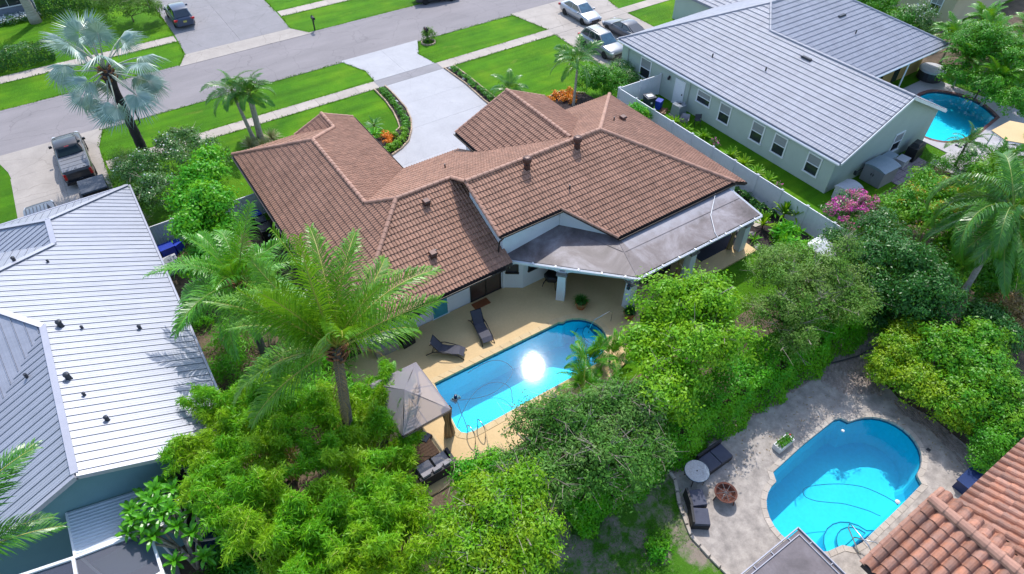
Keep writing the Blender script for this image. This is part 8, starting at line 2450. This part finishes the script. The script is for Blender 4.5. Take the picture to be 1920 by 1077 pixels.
# grass of the shady back yard and fallen leaves, far too many to count
g_ = np.random.default_rng(11); n_ = 26000
C_ = np.stack([g_.uniform(6.5, 14.1, n_), g_.uniform(-1, 9.2, n_), np.full(n_, 0.015)], 1)
keep = (np.sin(C_[:, 0] * 1.3 + 1) + np.sin(C_[:, 1] * 1.1) + np.sin(C_[:, 0] * 3.1 + C_[:, 1] * 2.3) * 0.7 + g_.normal(0, 0.5, n_)) > -0.5
keep &= ~((C_[:, 1] > 7.2) & (C_[:, 0] > 10.6) & (C_[:, 0] < 12.8))
C_ = C_[keep]; C_ = C_[(C_[:, 0] < 12.8) | (C_[:, 1] > 6.4)]
tag(obj('grass', quads('grass', leaf_quads(g_, C_, unit(g_.normal(size=(len(C_), 3)) + np.array([0, 0, 0.2])), 0.13, 0.16, -0.8), M['lf_hedge']), None, kind='stuff'))
tree('ground_shrub', 'light green ground plant in the patchy back yard grass', 'shrub', [(11.3, 6.0, 0.12, 0.5)], 900, 0.13, 0.5, 'lf_bright', 48, None, 0.01, 0.2, 30, 0.0, trunk=False)
n_ = 2600
C_ = np.stack([g_.uniform(14, 27, n_), g_.uniform(1, 9, n_), np.full(n_, 0.08)], 1)
ins_ = in_poly(POOL_BIG); ins2_ = in_poly(BIGDECK)
C_ = C_[[(not in_poly(offset_loop(POOL_BIG, 0.0))(x, y)) and ins2_(x, y) and (y > 6.3 or x > 25.3) and rng.random() < 0.35 for x, y, z in C_]]
tag(obj('fallen_leaves', quads('fallen_leaves', leaf_quads(g_, C_, unit(g_.normal(size=(len(C_), 3)) * 0.3 + np.array([0, 0, 1])), 0.08, 0.5, 0), M['lf_brown']), None, kind='stuff'))

# ragged turf edges creeping over kerbs and slabs
g_ = np.random.default_rng(21)
EDGES = [((-2.0, 54.02), (18.0, 54.02)), ((25.8, 54.02), (36.3, 54.02)), ((47.2, 54.02), (60, 54.02)), ((-12, 54.02), (-9.0, 54.02)), ((-2.3, 49.3), (18.9, 49.3)), ((-2.3, 48.0), (19.0, 48.0)), ((25.0, 49.3), (37.2, 49.3)), ((26.0, 48.0), (37.2, 48.0)),
         ((-20, 61.56), (5.9, 61.56)), ((18.2, 61.56), (45, 61.56)), ((-20, 66.53), (7.0, 66.53)), ((-20, 67.97), (7.0, 67.97)), ((17.1, 66.53), (45, 66.53)), ((17.1, 67.97), (45, 67.97)), ((7.1, 68), (7.1, 80)), ((17.02, 68), (17.02, 80)), ((6.9, 63.4), (7.1, 66.5)), ((16.8, 63.4), (17.0, 66.5)), ((5.9, 61.3), (6.9, 63.4)), ((18.2, 61.3), (16.8, 63.4)),
         ((-2.4, 50.6), (-2.5, 40.2)), ((-2.35, 51.5), (-1.6, 54.2)), ((37.2, 48.0), (37.0, 40)), ((37.3, 49.3), (36.3, 54.2)), ((18.0, 54.2), (19.15, 51.4)), ((19.15, 51.4), (19.0, 49.3)), ((25.8, 54.2), (24.5, 51.6)), ((24.5, 51.6), (24.9, 49.3)), ((46.2, 49.3), (47.2, 54.2)), ((46.25, 48), (46.25, 40))]
Cs = []
for (xa, ya), (xb, yb) in EDGES:
    L_ = math.hypot(xb - xa, yb - ya); k = int(L_ * 42)
    t_ = g_.random(k); n_ = np.array([-(yb - ya), xb - xa]) / L_
    w_ = g_.normal(0, 0.045, k) + 0.05 * np.sin(t_ * L_ * 1.7) + 0.03 * np.sin(t_ * L_ * 5.1)
    Cs.append(np.stack([xa + (xb - xa) * t_ + n_[0] * w_, ya + (yb - ya) * t_ + n_[1] * w_, np.full(k, 0.02)], 1))
C_ = np.concatenate(Cs)
M['lf_turf'] = leaf('turf_blades', (0.05, 0.17, 0.003), (0.11, 0.25, 0.005), None, 0.15, 1, 0.8, 0.1)
tag(obj('grass_edge', quads('grass_edge', leaf_quads(g_, C_, unit(g_.normal(size=(len(C_), 3)) * 0.6 + np.array([0, 0, 0.8])), 0.13, 0.35, -0.3), M['lf_turf']), None, kind='stuff'))
